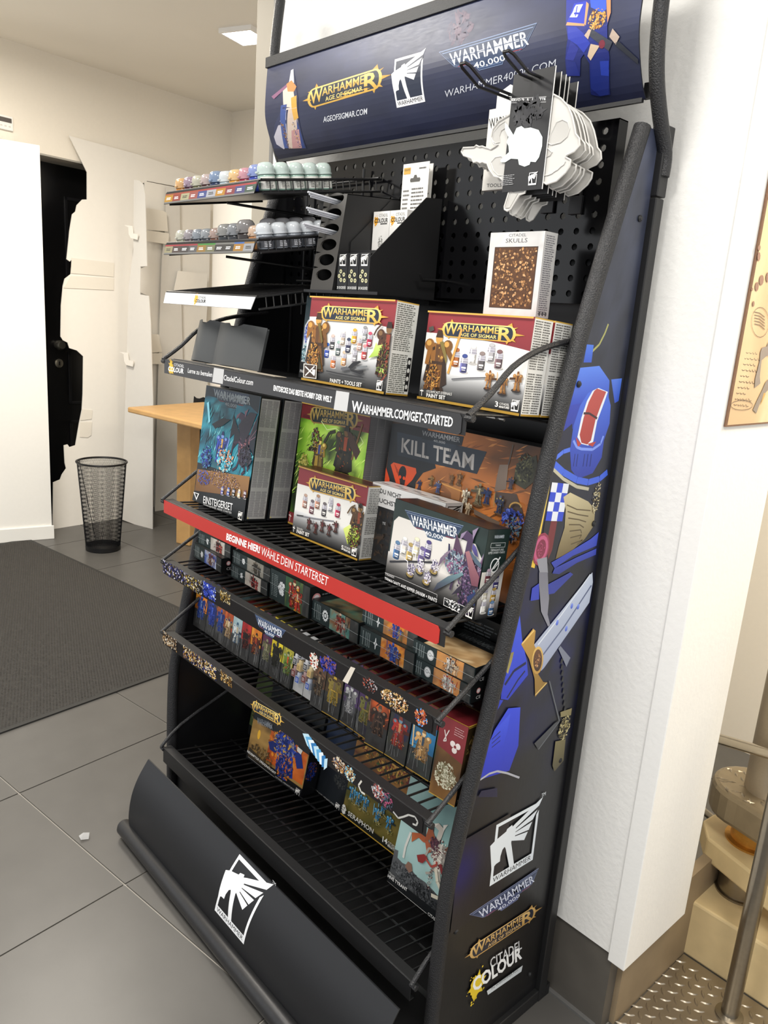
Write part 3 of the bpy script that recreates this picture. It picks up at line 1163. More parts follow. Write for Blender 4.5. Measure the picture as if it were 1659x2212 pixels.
def pegboard():
    x0, x1, z0, z1, y0, y1 = -.518, .462, 1.519, 1.829, .364, .368
    px, pz = 0.0345, 0.0278
    nx, nz = int((x1 - x0) / px), int((z1 - z0) / pz)
    mx, mz = (x1 - x0 - nx * px) / 2, (z1 - z0 - nz * pz) / 2
    mm = M()
    r = 0.0063
    ring = [(r * math.cos(2 * math.pi * k / 8 + math.pi / 8), r * math.sin(2 * math.pi * k / 8 + math.pi / 8)) for k in range(8)]
    sq = [(1, .41), (.41, 1), (-.41, 1), (-1, .41), (-1, -.41), (-.41, -1), (.41, -1), (1, -.41)]
    for i in range(nx):
        for j in range(nz):
            cx, cz = x0 + mx + (i + .5) * px, z0 + mz + (j + .5) * pz
            o8 = [(cx + a * px / 2, cz + b * pz / 2) for a, b in sq]
            cr = [(cx + a * px / 2, cz + b * pz / 2) for a, b in ((1, 1), (-1, 1), (-1, -1), (1, -1))]
            v = [(cx + a, y0, cz + b) for a, b in ring] + [(a, y0, b) for a, b in o8] + [(a, y0, b) for a, b in cr] + [(cx + a, y1, cz + b) for a, b in ring]
            f = [(k, (k + 1) % 8, 8 + (k + 1) % 8, 8 + k) for k in range(8)] + [(8, 16, 9), (10, 17, 11), (12, 18, 13), (14, 19, 15)]
            f += [(k, 20 + k, 20 + (k + 1) % 8, (k + 1) % 8) for k in range(8)]
            mm.add(v, f)
    for q in ((x0, z0, x1, z0 + mz), (x0, z1 - mz, x1, z1), (x0, z0 + mz, x0 + mx, z1 - mz), (x1 - mx, z0 + mz, x1, z1 - mz)):
        mm.add([(q[0], y0, q[1]), (q[2], y0, q[1]), (q[2], y0, q[3]), (q[0], y0, q[3])], [(0, 1, 2, 3)])
    mm.box(x0 - .002, y0, z0 - .002, x0, .392, z1 + .002)
    mm.box(x1, y0, z0 - .002, x1 + .002, .392, z1 + .002)
    mm.box(x0 - .002, y0, z1, x1 + .002, .392, z1 + .002)
    mm.box(x0 - .002, y0, z0 - .002, x1 + .002, .392, z0)
    mm.obj('pegboard', GLOSS, stand)


pegboard()

# shelves: z of the lip edge, backward tilt, wire length
SHELF = {'a': (1.33, 3.5, .30), 'b': (.9735, 5.0, .34), 'c': (.8083, 1.0, .35), 'd': (.6089, 6.0, .36), 'e': (.26, 10.0, .37)}


def shelf_frame(s):
    z0, t, _ = SHELF[s]
    return T(0, 0, z0) @ Rx(-math.radians(t))


wire0 = {}
ARMS = {'a': [(-.002, 1.328), (.046, 1.362), (.093, 1.403), (.152, 1.430), (.22, 1.446), (.30, 1.458)], 'b': [(-.004, .972), (.095, 1.039), (.2, 1.11)], 'c': [(-.004, .807), (.119, .879), (.18, .916)], 'd': [(-.004, .606), (.085, .665), (.17, .722)], 'e': [(-.004, .26), (.058, .312), (.204, .372)]}
strip_obj = {}
for s, (z0, t, dep) in SHELF.items():
    lh = 0.044 if s == 'e' else 0.034
    m = M()
    m.box(-.5, 0, z0 - lh, .5, .0018, z0)
    m.box(-.5, 0.0018, z0 - .0018, .5, .024, z0)
    if s == 'e':
        m.box(-.5, .0018, z0 - lh, .5, .012, z0 - lh + .0018)
    sh = m.obj('shelf', BLACK, stand, bevel=0.0006)
    F = shelf_frame(s)
    nw = 36
    key = round(dep, 3)
    for k in range(nw):
        x = -.4765 + .0272 * k + .0006
        L = F @ T(x, .0, -.0028)
        L2 = np.linalg.inv(wm(sh)) @ L
        if key not in wire0:
            wire0[key] = M().tube([(0, .020, 0), (0, dep, 0)], .0024, 6).obj('shelf_wire', WIRE, sh, world=False, local=L2, smooth=True)
        else:
            c = wire0[key].copy()
            COL.objects.link(c)
            place(c, sh, L2)
    m = M()
    for y in (.10, .22, dep - .004):
        m.tube([(F @ np.array([-.495, y, -.0075, 1]))[:3], (F @ np.array([.495, y, -.0075, 1]))[:3]], .0026, 6)
    m.obj('cross_wire', WIRE, sh, smooth=True)
    for sx in (-1, 1):
        A_ = smooth_prof([(a, b) for a, b in ARMS[s]], 3)
        m = M().tube([(sx * .505, a, b) for a, b in A_], .0052 if s == 'a' else .0046, 8)
        m.obj('side_arm', HAM, sh, smooth=True)
        M().tube([(sx * .498, .002, z0 - .006), (sx * .513, .002, z0 - .006)], .006, 8).obj('rivet', HAM, sh)
    if s != 'e':
        cs_ = {'a': '#2e2e30', 'b': '#b5302a', 'c': '#141214', 'd': '#141213'}[s]
        zz = {'a': (z0 - .0345, z0 - .0015), 'b': (z0 - .034, z0 - .001), 'c': (z0 - .034, z0 - .001), 'd': (z0 - .034, z0 - .001)}[s]
        x1 = .492 if s != 'b' else .488
        st_ = M().prism([(-.4985, zz[0]), (x1 - .006, zz[0]), (x1, zz[0] + .004), (x1, zz[1] - .006), (x1 - .005, zz[1]), (-.4985, zz[1])], lambda a, b, d: (a, d, b), -.0016, -.0004)
        strip_obj[s] = st_.obj('price_strip', mat('strip_card_' + {'a': 'charcoal', 'b': 'red', 'c': 'black', 'd': 'black'}[s], cs_, 0.35, var=0.04, scale=20), sh)


def strip_art(s):
    o = strip_obj[s]
    off = wm(o)[:3, 3]
    return Art(o, np.array([0, -.0016, 0]) - off, (1, 0, 0), (0, 0, 1))


A = strip_art('a').crop(340, 640, 2.4043)
splat(A, *A.P(72, 370), .0145, '#e3b32c', 4)
A.ptext('CITADEL', (86, 362), (139, 372), (87, 347), '#d9d9d9', .01)
A.ptext('COLOUR', (56, 388), (136, 403), (58, 362), '#f2f2f2', .03)
A.flush('logo_print')
A.ptext('Lerne zu bemalen', (158, 397), (285, 420), (160, 373), '#e6e6e6', .012)
A.flush('lettering')
A.pp([(295, 370), (347, 380), (340, 456), (285, 445)], '#bdbdbd')
A.flush('label_patch')
A.ptext('CitadelColour.com', (344, 436), (496, 463), (347, 407), '#e6e6e6', .012)
A.flush('lettering')
A.ptext('ENTDECKE DAS BESTE HOBBY DER WELT', (603, 490), (905, 553), (605, 461), '#f2f2f2', .035)
A.flush('lettering')
A.pp([(930, 490), (998, 500), (985, 600), (916, 588)], '#c2c2c2')
A.flush('label_patch')
A.ptext('W', (1007, 600), (1060, 609), (1012, 542), '#f4f4f4', .02)
A.ptext('ARHAMMER.COM/GET-STARTED', (1060, 607), (1532, 681), (1064, 560), '#f4f4f4', .02)
A.build('lettering')
A = strip_art('b').crop(340, 800, 3.19)
A.ptext('BEGINNE HIER!', (474, 1168), (705, 1262), (479, 1120), '#f7f3f2', .035)
A.flush('lettering')
A.ptext('WÄHLE DEIN STARTERSET', (714, 1270), (1172, 1487), (722, 1203), '#f7efee', 0.0)
A.build('lettering')
A = strip_art('c').crop(340, 1190, 5.184)
A.blobs(*A.P(190, 240), .062, .017, ['#2c2a5a', '#3a3f86', '#1d1a33', '#6a5a2c', '#c9c6d4'], 70, 2, .35, sq=True)
A.flush('motif_print')
A.blobs(*A.P(400, 370), .045, .017, ['#b79a36', '#6b5420', '#2a2313', '#e8e2c8', '#4d4a6e'], 70, 3, .3, sq=True)
A.flush('motif_print')
A.blobs(*A.P(580, 450), .028, .017, ['#2f45b5', '#3f5ad0', '#1c2a73', '#c7d2e6', '#24358f'], 60, 4, .4, sq=True)
A.flush('motif_print')
A.blobs(*A.P(760, 520), .022, .013, ['#9c7a2c', '#6b5420', '#2a2313', '#d8caa0'], 40, 5, .35, sq=True)
A.flush('motif_print')
logo40(A, fm(A.P(1118, 868) + np.array([-.012, -.003]), A.P(1392, 1015) + np.array([.012, -.003]), A.P(1093, 710)), w=.01)
A.flush('logo_print')
A.crop(640, 1400, 4.1475)
A.blobs(*A.P(160, 110), .013, .017, ['#e9e4dc', '#c9c2b8', '#b94a35', '#f4f0ea'], 30, 6, .5)
A.flush('motif_print')
A.blobs(*A.P(290, 150), .028, .016, ['#2c2f8f', '#3b43b5', '#20236b', '#8d5a4a'], 50, 7, .4)
A.flush('motif_print')
A.pp([(490, 165), (530, 180), (462, 320), (415, 295)], '#d6cfc2')
A.flush('motif_print')
A.blobs(*A.P(660, 330), .02, .014, ['#b5aeb0', '#4a3a3c', '#2a2224', '#b4492f'], 34, 8, .3)
A.flush('motif_print')
A.blobs(*A.P(880, 470), .036, .016, ['#b08a4a', '#d7b27a', '#3a2a1c', '#1e1a1c', '#c98a5a', '#ece4d6'], 90, 9, .3)
A.flush('motif_print')
A.blobs(*A.P(1120, 620), .015, .016, ['#b4512f', '#5a9ad8', '#7a2a1c', '#e0986a'], 40, 10, .3)
A.flush('motif_print')
A.flush('motif_print')
A = strip_art('d').crop(340, 1190, 5.184)
A.blobs(*A.P(140, 1010), .04, .016, ['#8a6a4a', '#d8c4a4', '#4a3622', '#2a201a', '#b08a5a', '#efe6d6'], 80, 12, .3, sq=True)
A.flush('motif_print')
A.blobs(*A.P(400, 1200), .05, .016, ['#a87a3a', '#e0b872', '#3a2818', '#3c3f7a', '#f0e2c4', '#6a4a2a'], 100, 13, .3, sq=True)
A.flush('motif_print')
A.blobs(*A.P(590, 1330), .03, .016, ['#c99a4a', '#f0d08a', '#4a3218', '#3a4aa0', '#fff4d8'], 60, 14, .3, sq=True)
A.flush('motif_print')
A.blobs(*A.P(770, 1430), .026, .013, ['#c99a4a', '#8a6428', '#4a3218', '#efe0b8'], 50, 15, .3, sq=True)
A.flush('motif_print')
A.crop(500, 1480, 3.606)
logoaos(A, fm(A.P(168, 195), A.P(375, 312), A.P(175, 120)))
A.flush('logo_print')
for i in range(9):
    t = i / 8
    A.poly([tuple(A.P(555 + 170 * t, 375 + 200 * t)), tuple(A.P(600 + 150 * t, 380 + 190 * t)), tuple(A.P(745, 640)), tuple(A.P(590 + 130 * t, 470 + 190 * t))], ['#bfe0f0', '#5fa8d8', '#e8f4fa', '#2f7ab8'][i % 4])
A.blobs(*A.P(840, 620), .02, .014, ['#e8dcc6', '#b98a4a', '#2a3350', '#8a5a3a'], 50, 17, .35)
A.flush('motif_print')
A.blobs(*A.P(920, 690), .016, .015, ['#c9a46a', '#4a2a1c', '#7ac0e0', '#e6d6b8'], 40, 18, .35)
A.flush('motif_print')
A.line([tuple(A.P(1015, 745)), tuple(A.P(990, 780)), tuple(A.P(1010, 830)), tuple(A.P(1040, 850))], .004, '#cfccc2')
A.flush('motif_print')
A.blobs(*A.P(1140, 830), .017, .014, ['#e0d2c8', '#b0504a', '#4a3a3a', '#8aa0b0'], 50, 19, .35)
A.flush('motif_print')
A.blobs(*A.P(1210, 900), .016, .015, ['#2e3640', '#4a5a6a', '#1a1e24', '#a04a6a'], 40, 20, .4)
A.flush('motif_print')
A.line([tuple(A.P(*q)) for q in ((1260, 985), (1300, 1035), (1340, 1025), (1380, 1010), (1430, 1025), (1452, 1065), (1440, 1092), (1412, 1080))], .0035, '#b4b4b0')
A.flush('motif_print')
A.flush('motif_print')

# kick panel, tube
KP = smooth_prof([(-.043, .237), (-.072, .192), (-.092, .142), (-.101, .081), (-.098, .040)], 4)
kick = M().strip(KP, -.503, .515, .003).obj('kick_panel', mat('satin_black_plinth', '#17181b', 0.42, bump=0.03, scale=200, var=0.15), stand, smooth=True)
_kz = [p[1] for p in KP][::-1]
_ky = [p[0] for p in KP][::-1]


def kcurve(v):
    return -np.interp(v + .03, _kz, _ky) - .09


off = wm(kick)[:3, 3]
A = Art(kick, np.array([0, -.09, .03]) - off, (1, 0, 0), (0, 0, 1), curve=kcurve).crop(440, 1840, 10.056)
emblem(A, fm(A.P(240, 1265), A.P(870, 2010), A.P(608, 130)), tm=True)
A.build('emblem_print', slices=18)
M().tube([(-.540, -.100, .030), (-.53, -.100, .030), (.55, -.112, .030)], [.018, .0235, .0235], 20).obj('bumper_tube', mat('dark_metal_tube', '#3a3a3b', 0.36, metal=0.6, bump=0.06, scale=120, var=0.15), stand, smooth=True)
for x in (-.47, 0.0, .47):
    M().box(x - .012, -.094, .03, x + .012, .06, .045).obj('plinth_bracket', BLACK, stand)
M().box(-.518, .05, .0, .518, .062, .19).obj('plinth', BLACK, stand)
M().box(-.518, .064, .012, .518, .39, .02).obj('added_dark_board', BLACK, stand)  # added black sheet, stands for the darkness below the bottom shelf

# header banner on two bent poles
BZ = [1.845, 1.865, 1.90, 1.94, 1.99, 2.065]
BY = [.335, .318, .300, .287, .286, .290]
BP = smooth_prof(list(zip(BY, BZ)), 4)
ban = M().strip(BP, -.527, .527, .003).obj('header_banner', mat('banner_back', '#20222a', 0.5, var=0.1), stand, smooth=True)
off = wm(ban)[:3, 3]
_by = [p[0] for p in BP]
_bz = [p[1] for p in BP]


def bcurve(v):
    return .29 - np.interp(v + 1.84, _bz, _by)


A = Art(ban, np.array([0, .29, 1.84]) - off, (1, 0, 0), (0, 0, 1), curve=bcurve)


def bfn(U, V):
    n = noise2(U * 9, V * 4, 4)
    n2 = noise2(U * 22 + 3, V * 8, 6)
    k = 0.25 + 0.55 * np.clip(V, 0, 1) * n + .18 * n2
    return .03 + .26 * k, .04 + .28 * k, .09 + .40 * k


A.ras(bfn, 72, 22, -.527, .006, .527, .222)
A.crop(560, 0, 1.8433)
A.blobs(*A.P(800, 115), .030, .03, ['#4a3a52', '#5a4458', '#3a3450'], 20, 31, .5)
logoaos(A, fm(A.P(205, 432), A.P(478, 352), A.P(203, 357)))
A.ptext('AGEOFSIGMAR.COM', (256, 488), (430, 455), (256, 465), '#dfe2e8', .008)
emblem(A, fm(A.P(549, 430), A.P(662, 405), A.P(541, 237)), '#f0f0f2', '#20283c')
logo40(A, fm(A.P(752, 300), A.P(1092, 208), A.P(722, 210)) if False else fm(A.P(738, 318), A.P(1130, 214), A.P(716, 208)), w=.012)
A.ptext('WARHAMMER40000.COM', (740, 390), (1180, 268), (740, 362), '#cfd3dc', -.006)
# robed figure left, kept generic: layered cloth shapes
A.pp([(85, 360), (120, 300), (142, 300), (155, 390), (190, 592), (60, 592), (62, 500), (95, 430)], '#2a3050')
for q, c in (([(60, 545), (85, 480), (110, 430), (118, 570), (100, 595), (70, 575)], '#b9b6c0'), ([(118, 430), (150, 425), (170, 560), (165, 590), (120, 592)], '#c9b7a8'), ([(95, 350), (135, 345), (150, 430), (100, 440)], '#d8cbbb'), ([(88, 420), (112, 415), (118, 590), (102, 590)], '#3a4f8c'), ([(128, 390), (150, 380), (158, 470), (140, 480)], '#d3a246'), ([(150, 470), (170, 540), (185, 590), (165, 592)], '#2a3f7c'), ([(128, 280), (138, 275), (140, 330), (118, 340)], '#cfd0d6'), ([(50, 385), (118, 330), (122, 338), (60, 395)], '#8a5a7a'), ([(110, 335), (130, 320), (150, 345), (140, 365), (115, 365)], '#d68a4a'), ([(130, 520), (160, 515), (172, 590), (135, 592)], '#b98a8a')):
    A.pp(q, c)
A.blobs(*A.P(150, 540), .009, .03, ['#d8cdb0', '#3a4a80', '#b98a3a'], 26, 33, .3)
A.blobs(*A.P(105, 540), .007, .03, ['#c89a4a', '#8a5a2a', '#5a3a2a'], 22, 34, .4)
# blue figure right, kept generic: blue plates with orange edging
A.crop(1200, 0, 7.213)
A.pp([(180, -60), (870, -60), (870, 200), (815, 400), (850, 900), (862, 1480), (700, 1510), (560, 1480), (540, 1000), (450, 850), (400, 920), (390, 1190), (180, 1190), (160, 930), (200, 600), (170, 400)], '#161f58', '#26349a')
for q, c in (([(180, -60), (520, -60), (500, 40), (470, 60), (300, 60), (190, 40)], '#22309a'), ([(300, 60), (480, 20), (520, 90), (460, 400), (180, 380)], '#2a3bbd'), ([(190, 350), (455, 375), (465, 410), (170, 400)], '#d09a6a'), ([(490, 30), (530, 70), (480, 400), (455, 380)], '#d09a6a'), ([(525, 60), (860, 60), (800, 380), (540, 430)], '#1b2360'), ([(545, -60), (800, -60), (800, 150), (740, 200), (560, 120)], '#3157d0'), ([(800, -60), (870, -60), (870, 200), (820, 360)], '#c98a5a'), ([(200, 420), (330, 420), (440, 520), (550, 680), (450, 830), (340, 700), (200, 610)], '#2a3aa8'), ([(250, 640), (370, 760), (290, 950), (165, 930)], '#29328c'), ([(180, 950), (320, 970), (390, 1190), (190, 1180)], '#1e2a78'), ([(570, 930), (760, 900), (850, 1100), (840, 1480), (700, 1500), (560, 1380)], '#1d2a70'), ([(700, 960), (840, 950), (840, 1190), (720, 1180)], '#263a9a')):
    A.pp(q, c)
A.pp([(330, 80), (440, 70), (400, 150), (385, 190), (345, 275), (230, 275), (280, 190), (300, 130)], '#e0e2ea')
A.line(A.PP([(300, 215), (390, 215)]), .003, '#2a3bbd')
A.line(A.PP([(350, 100), (320, 260)]), .002, '#2a3bbd')
A.blobs(*A.P(660, 300), .016, .016, ['#c98f3a', '#8a5a24', '#e0b060'], 40, 37, .25)
for q, c in (([(480, 520), (560, 450), (900, 660), (840, 800)], '#3a3d48'), ([(460, 560), (530, 460), (570, 470), (520, 620)], '#c2ab97'), ([(560, 690), (700, 720), (560, 950), (510, 880)], '#cdb59a'), ([(850, 580), (900, 450), (1010, 580), (950, 700)], '#b6a394'), ([(920, 690), (1000, 650), (1300, 930), (1300, 1010)], '#23262f')):
    A.pp(q, c)
A.ell(*A.P(735, 695), .006, .006, '#7a2a3a')
A.build('banner_print', slices=22)
# frame strips of the banner
yt = .2875
M().box(-.531, yt - .003, 2.052, .531, yt + .010, 2.076).obj('banner_top_rail', BLACK, stand, bevel=0.001)
M().prism([(.3385, 1.841), (.3385, 1.852), (.324, 1.868), (.319, 1.866), (.332, 1.849), (.332, 1.841)], lambda a, b, d: (d, a, b), -.529, .522).obj('banner_bottom_rail', BLACK, stand)
for sx in (-1, 1):
    pl_ = smooth_prof([(.398, 1.735), (.396, 1.772), (.366, 1.82), (.340, 1.868), (.325, 1.92), (.319, 1.985), (.318, 2.10), (.330, 2.22)], 4)
    M().tube([(sx * .541, a, b) for a, b in pl_], .0125, 12).obj('banner_pole', HAM, stand, smooth=True)
    for z in (1.86, 2.06):
        yy = float(np.interp(z, [p[1] for p in pl_], [p[0] for p in pl_]))
        M().box(min(sx * .518, sx * .54), yy - .004, z - .012, max(sx * .518, sx * .54), yy + .006, z + .012).obj('pole_bracket', BLACK, stand)

# side panel print
off = wm(side_panel)[:3, 3]
A = Art(side_panel, np.array([.532, 0, 0]) - off, (0, 1, 0), (0, 0, 1))
shp = [(y + .004, z) for y, z in PS if z > 0.035]


def pcol(z):
    t = min(1, max(0, z / 1.75))
    lo, mid, hi = np.array([.045, .045, .05]), np.array([.085, .09, .12]), np.array([.23, .25, .32])
    return tuple(lo + (mid - lo) * min(1, t * 1.7)) if t < .6 else tuple(mid + (hi - mid) * (t - .6) / .4)


NX_ = 9
rows_ = [shp[0]]
for (y0, z0), (y1, z1) in zip(shp[:-1], shp[1:]):
    k_ = max(1, int((z1 - z0) / .022))
    rows_ += [(y0 + (y1 - y0) * q / k_, z0 + (z1 - z0) * q / k_) for q in range(1, k_ + 1)]
gp, gc = [], []
for y0, z0 in rows_:
    for k in range(NX_ + 1):
        y = y0 + (.3845 - y0) * k / NX_
        n1 = float(noise2(y * 22, z0 * 14, 21))
        n2 = float(noise2(y * 40 + 9, z0 * 26, 22))
        b = np.array(pcol(z0))
        m_ = max(0, 1 - abs(z0 - .88) / .36) * max(0, min(1, (n1 - .35) * 2.4))
        b = b * (1 - .75 * m_) + np.array([.09, .12, .42]) * .75 * m_
        gp.append((y, z0))
        gc.append(tuple(np.clip(b * (.72 + .56 * n2), 0, 1)))
A.raw(gp, [(i * (NX_ + 1) + k, i * (NX_ + 1) + k + 1, (i + 1) * (NX_ + 1) + k + 1, (i + 1) * (NX_ + 1) + k) for i in range(len(rows_) - 1) for k in range(NX_)], gc)
A.crop(1060, 700, 4.097)
OL = '#5f6a2e'
A.line(A.PP([(1040, 0), (1010, 80), (960, 180), (900, 240)]), .004, '#a9a860')
for q, c, c2 in (([(850, 180), (910, 185), (890, 340), (820, 340)], '#2f55c4', '#4674dd'), ([(760, 390), (960, 370), (1050, 500), (1040, 700), (690, 720), (720, 560)], '#2a45b8', '#5a86ec'), ([(1065, 490), (1160, 480), (1130, 680), (1095, 700)], '#2f50c0', '#4f78dd'), ([(700, 720), (800, 700), (740, 900), (560, 1180)], '#1f2c86', '#2c3fae'), ([(640, 950), (720, 880), (720, 1110), (560, 1180)], '#1a1d33', None)):
    A.pp(q, c, c2)
ex = [(930 + 165 * math.cos(k), 800 - 240 * math.sin(k) + 60 * math.cos(k) * -1) for k in np.linspace(0, 6.283, 25)[:-1]]
A.pp([(960, 560), (1030, 600), (1060, 720), (1050, 880), (1000, 1030), (980, 1180), (900, 1320), (770, 1370), (710, 1290), (700, 1120), (730, 900), (790, 720), (860, 610)], '#22359e', '#4a72e2')
A.pp([(950, 565), (1035, 600), (1000, 700), (940, 860), (905, 1040), (860, 1075), (800, 1060), (765, 1000), (800, 830), (850, 680), (900, 590)], '#e6ebf2')
A.pp([(940, 570), (1020, 600), (980, 700), (925, 850), (885, 1030), (850, 1065), (800, 1050), (785, 980), (820, 830), (865, 690), (915, 590)], '#a93b33', '#bd5048')
A.line(A.PP([(820, 790), (870, 790), (940, 835)]), .004, '#3a2226')
for q in ([(750, 1000), (800, 1060), (770, 1090)], [(850, 1060), (930, 1040), (900, 1085)]):
    A.pp(q, '#b8402f')
A.line(A.PP([(730, 1030), (760, 1090), (800, 1105), (900, 1110), (970, 1060), (995, 990)]), .005, '#7f9af0')
for x in (745, 770, 830, 860, 890):
    A.line(A.PP([(x, 1150), (x - 15, 1260)]), .0018, '#1a2468')
A.line(A.PP([(555, 1200), (640, 1130), (700, 1110)]), .008, '#4a6fe0')
A.line(A.PP([(550, 1230), (640, 1310), (760, 1380), (860, 1400), (960, 1370), (1030, 1310)]), .012, '#3f63d8')
A.line(A.PP([(535, 1270), (640, 1370), (760, 1440), (865, 1460)]), .006, '#b9b49c')
A.pp([(480, 1410), (525, 1410), (450, 1800), (385, 2160), (290, 2130), (400, 1760)], '#d9b53a', '#e6c95a')
for (x, y) in ((500, 1520), (465, 1660), (430, 1800), (370, 1930)):
    A.pp([(x, y), (x - 50, y + 14), (x - 20, y + 28), (x - 60, y + 50), (x - 10, y + 40)], '#2a2418')
P0, P1, P2 = A.P(480, 1740), A.P(635, 1740), A.P(545, 1405)
F = fm(P0, P1, P2)
F2 = fm(A.P(480, 1740), A.P(630, 1745), A.P(540, 1400))
for i in range(3):
    for j in range(4):
        fpoly(A, F2, [(i / 3, j / 4), ((i + 1) / 3, j / 4), ((i + 1) / 3, (j + 1) / 4), (i / 3, (j + 1) / 4)], '#dfe4ee' if (i + j) % 2 else '#2b46c8', None, i + j > 0)
A.pp([(475, 1745), (590, 1745), (560, 1950), (520, 2140), (440, 2000)], '#1b1a24')
A.pp([(530, 1745), (585, 1745), (540, 2000), (505, 2080), (500, 1900)], '#6e2428')
A.pp([(640, 1530), (700, 1490), (860, 1570), (920, 1640), (910, 1780), (830, 1900), (700, 2020), (570, 2080), (600, 1960), (650, 1800), (660, 1640)], '#6a5a36', '#cbbf98')
for i in range(7):
    A.line(A.PP([(670 + 6 * i, 1600 + 58 * i), (760 + 8 * i, 1640 + 45 * i), (880 - 20 * i, 1650 + 50 * i)]), .0022, '#5a4a2c')
A.blobs(*A.P(930, 1540), .012, .030, ['#c9bd94', '#7a6a40', '#3a3018', '#e6dfc0'], 40, 41, .3)
A.pp([(880, 1900), (950, 1840), (930, 1960), (720, 2050), (560, 2160), (530, 2110), (700, 2010)], '#28379e', '#3a4fc8')
A.pp([(560, 2160), (760, 2060), (930, 1985), (925, 2040), (760, 2110), (600, 2212), (540, 2205)], '#1f2c86', '#3346b8')
r0 = A.P(440, 1990)
A.ell(r0[0], r0[1], .024, .030, '#8a2f4a')
A.ell(r0[0], r0[1], .020, .025, '#b5527a')
A.ell(r0[0], r0[1], .014, .018, '#7a2440')
A.blobs(r0[0], r0[1], .010, .013, ['#a84a70', '#6a1f38'], 16, 42, .35)
A.pp([(400, 2080), (490, 2060), (500, 2200), (430, 2210)], '#8a8c96')
A.crop(1000, 1240, 4.607)
A.pp([(750, -20), (835, -20), (850, 240), (835, 400), (860, 500), (840, 520), (770, 370), (750, 100)], '#8b8c98', '#6f707c')
A.pp([(680, 140), (750, 90), (750, 250), (665, 265)], '#2a3bb0')
A.pp([(840, 100), (1060, -20), (1090, 0), (900, 190), (845, 200)], '#2a3796')
A.pp([(545, 270), (580, 640), (630, 870), (640, 1000), (440, 1250), (370, 1240), (400, 900), (470, 520)], '#2436b8', '#3e5be2')
A.line(A.PP([(410, 1100), (500, 960), (620, 880)]), .006, '#12173f')
A.line(A.PP([(430, 1230), (540, 1050), (610, 960)]), .004, '#12173f')
A.pp([(470, 615), (490, 640), (450, 730), (470, 780), (500, 770), (480, 860), (440, 990), (385, 920), (420, 740)], '#a59a5a', '#6a6238')
A.pp([(1280, -20), (1285, 80), (1250, 280), (1100, 500), (800, 930), (770, 960), (700, 700), (960, 380)], '#9aa3bd', '#c5cfe0')
A.line(A.PP([(790, 800), (1000, 520), (1270, 110)]), .004, '#5a6486')
A.line(A.PP([(740, 700), (960, 420), (1260, 0)]), .003, '#dfe6f0')
for (x, y) in ((930, 480), (1020, 540), (1075, 315), (1138, 322)):
    p = A.P(x, y)
    A.ell(p[0], p[1], .0042, .0058, '#3a55c8', '#8aa0f0')
A.pp([(690, 540), (715, 560), (700, 700), (740, 790), (720, 960), (790, 1070), (835, 1075), (710, 1220), (705, 1040), (650, 840), (570, 695)], '#8a6a2a', '#b98f42')
A.line(A.PP([(580, 690), (700, 555)]), .004, '#e0be70')
A.line(A.PP([(712, 1200), (825, 1080)]), .003, '#e0be70')
p = A.P(735, 855)
A.ell(p[0], p[1], .017, .030, '#b98f42', '#dcb868', 18, .3)
A.ell(p[0], p[1], .013, .024, '#3a2418', '#6a4428', 18, .3)
A.blobs(p[0], p[1], .008, .014, ['#b07a4a', '#5a3420', '#d8a878'], 20, 43, .35)
A.pp([(940, 740), (960, 710), (1060, 830), (1020, 920)], '#7d8292')
for i in range(9):
    A.ell(*A.P(975 + i * 4, 860 + i * 60), .004, .006, '#2f3132', '#1a1a1c', 8, 0, i > 0)
A.pp([(960, 1370), (1075, 1330), (1065, 1400), (965, 1420)], '#8a7f55')
A.blobs(*A.P(1000, 1530), .018, .028, ['#9a8d5a', '#5a5030', '#c9bd8a', '#2e2818'], 50, 44, .3)
A.pp([(910, 1660), (1010, 1640), (990, 1850), (900, 1960), (880, 1900)], '#4f4830', '#7a7048')
A.pp([(900, 1480), (950, 1450), (740, 1745), (700, 1680)], '#34363a', '#45474c')
A.line(A.PP([(850, 1060), (950, 1460), (740, 1740)]), .0022, '#6a6e74')
A.pp([(320, 1240), (390, 1250), (300, 1400), (270, 1420)], '#2438b8')
A.pp([(440, 1330), (560, 1320), (540, 1700), (450, 1950), (150, 2040), (200, 1800), (300, 1550)], '#1f2fae', '#3248d6')
A.pp([(460, 1380), (430, 1560), (390, 1690), (210, 1790), (240, 1690), (300, 1560)], '#2a3cc4', '#3a54e0')
for i in range(3):
    A.line(A.PP([(275, 1720 - 40 * i), (360, 1650 - 45 * i)]), .002, '#141c5a')
A.line(A.PP([(160, 2040), (250, 1980), (330, 1955), (430, 1975), (550, 2020)]), .004, '#a9abb4')
A.pp([(170, 2150), (330, 2120), (330, 2212), (140, 2212)], '#16183a')
A.crop(900, 1000, 1.826)
A.ras(lambda U, V: (.045 + .02 * U + .03 * V, .05 + .0 * U + .02 * V, .09 + .24 * np.exp(-((U - .1) / .35) ** 2 - ((V - .65) / .3) ** 2) + 0 * V), 10, 14, .056, .36, .20, .56)
emblem(A, fm(A.P(283, 1667), A.P(453, 1562), A.P(310, 1425)), '#dfe6ec', tm=True)
logo40(A, fm(A.P(222, 1838), A.P(490, 1652), A.P(203, 1778)), '#3a4570', '#8d97bd', '#cfd6e6')
logoaos(A, fm(A.P(215, 1955), A.P(455, 1795), A.P(215, 1902)), '#b08a4a', '#dcb878', '#1d2230')
splat(A, *A.P(232, 2058), .030, '#e3c52c', 8)
A.ptext('CITADEL', (286, 1990), (410, 1912), (284, 1952), '#d4d7da', .01)
A.ptext('COLOUR', (219, 2086), (411, 1950), (214, 2032), '#f2f4f4', .035)
A.pp([(272, 2078), (413, 1978), (408, 2002), (276, 2094)], '#cfd6da')
A.ptext('The WARHAMMER Paint', (288, 2076), (396, 1998), (287, 2068), '#3a4048', 0)
A.build('side_print')
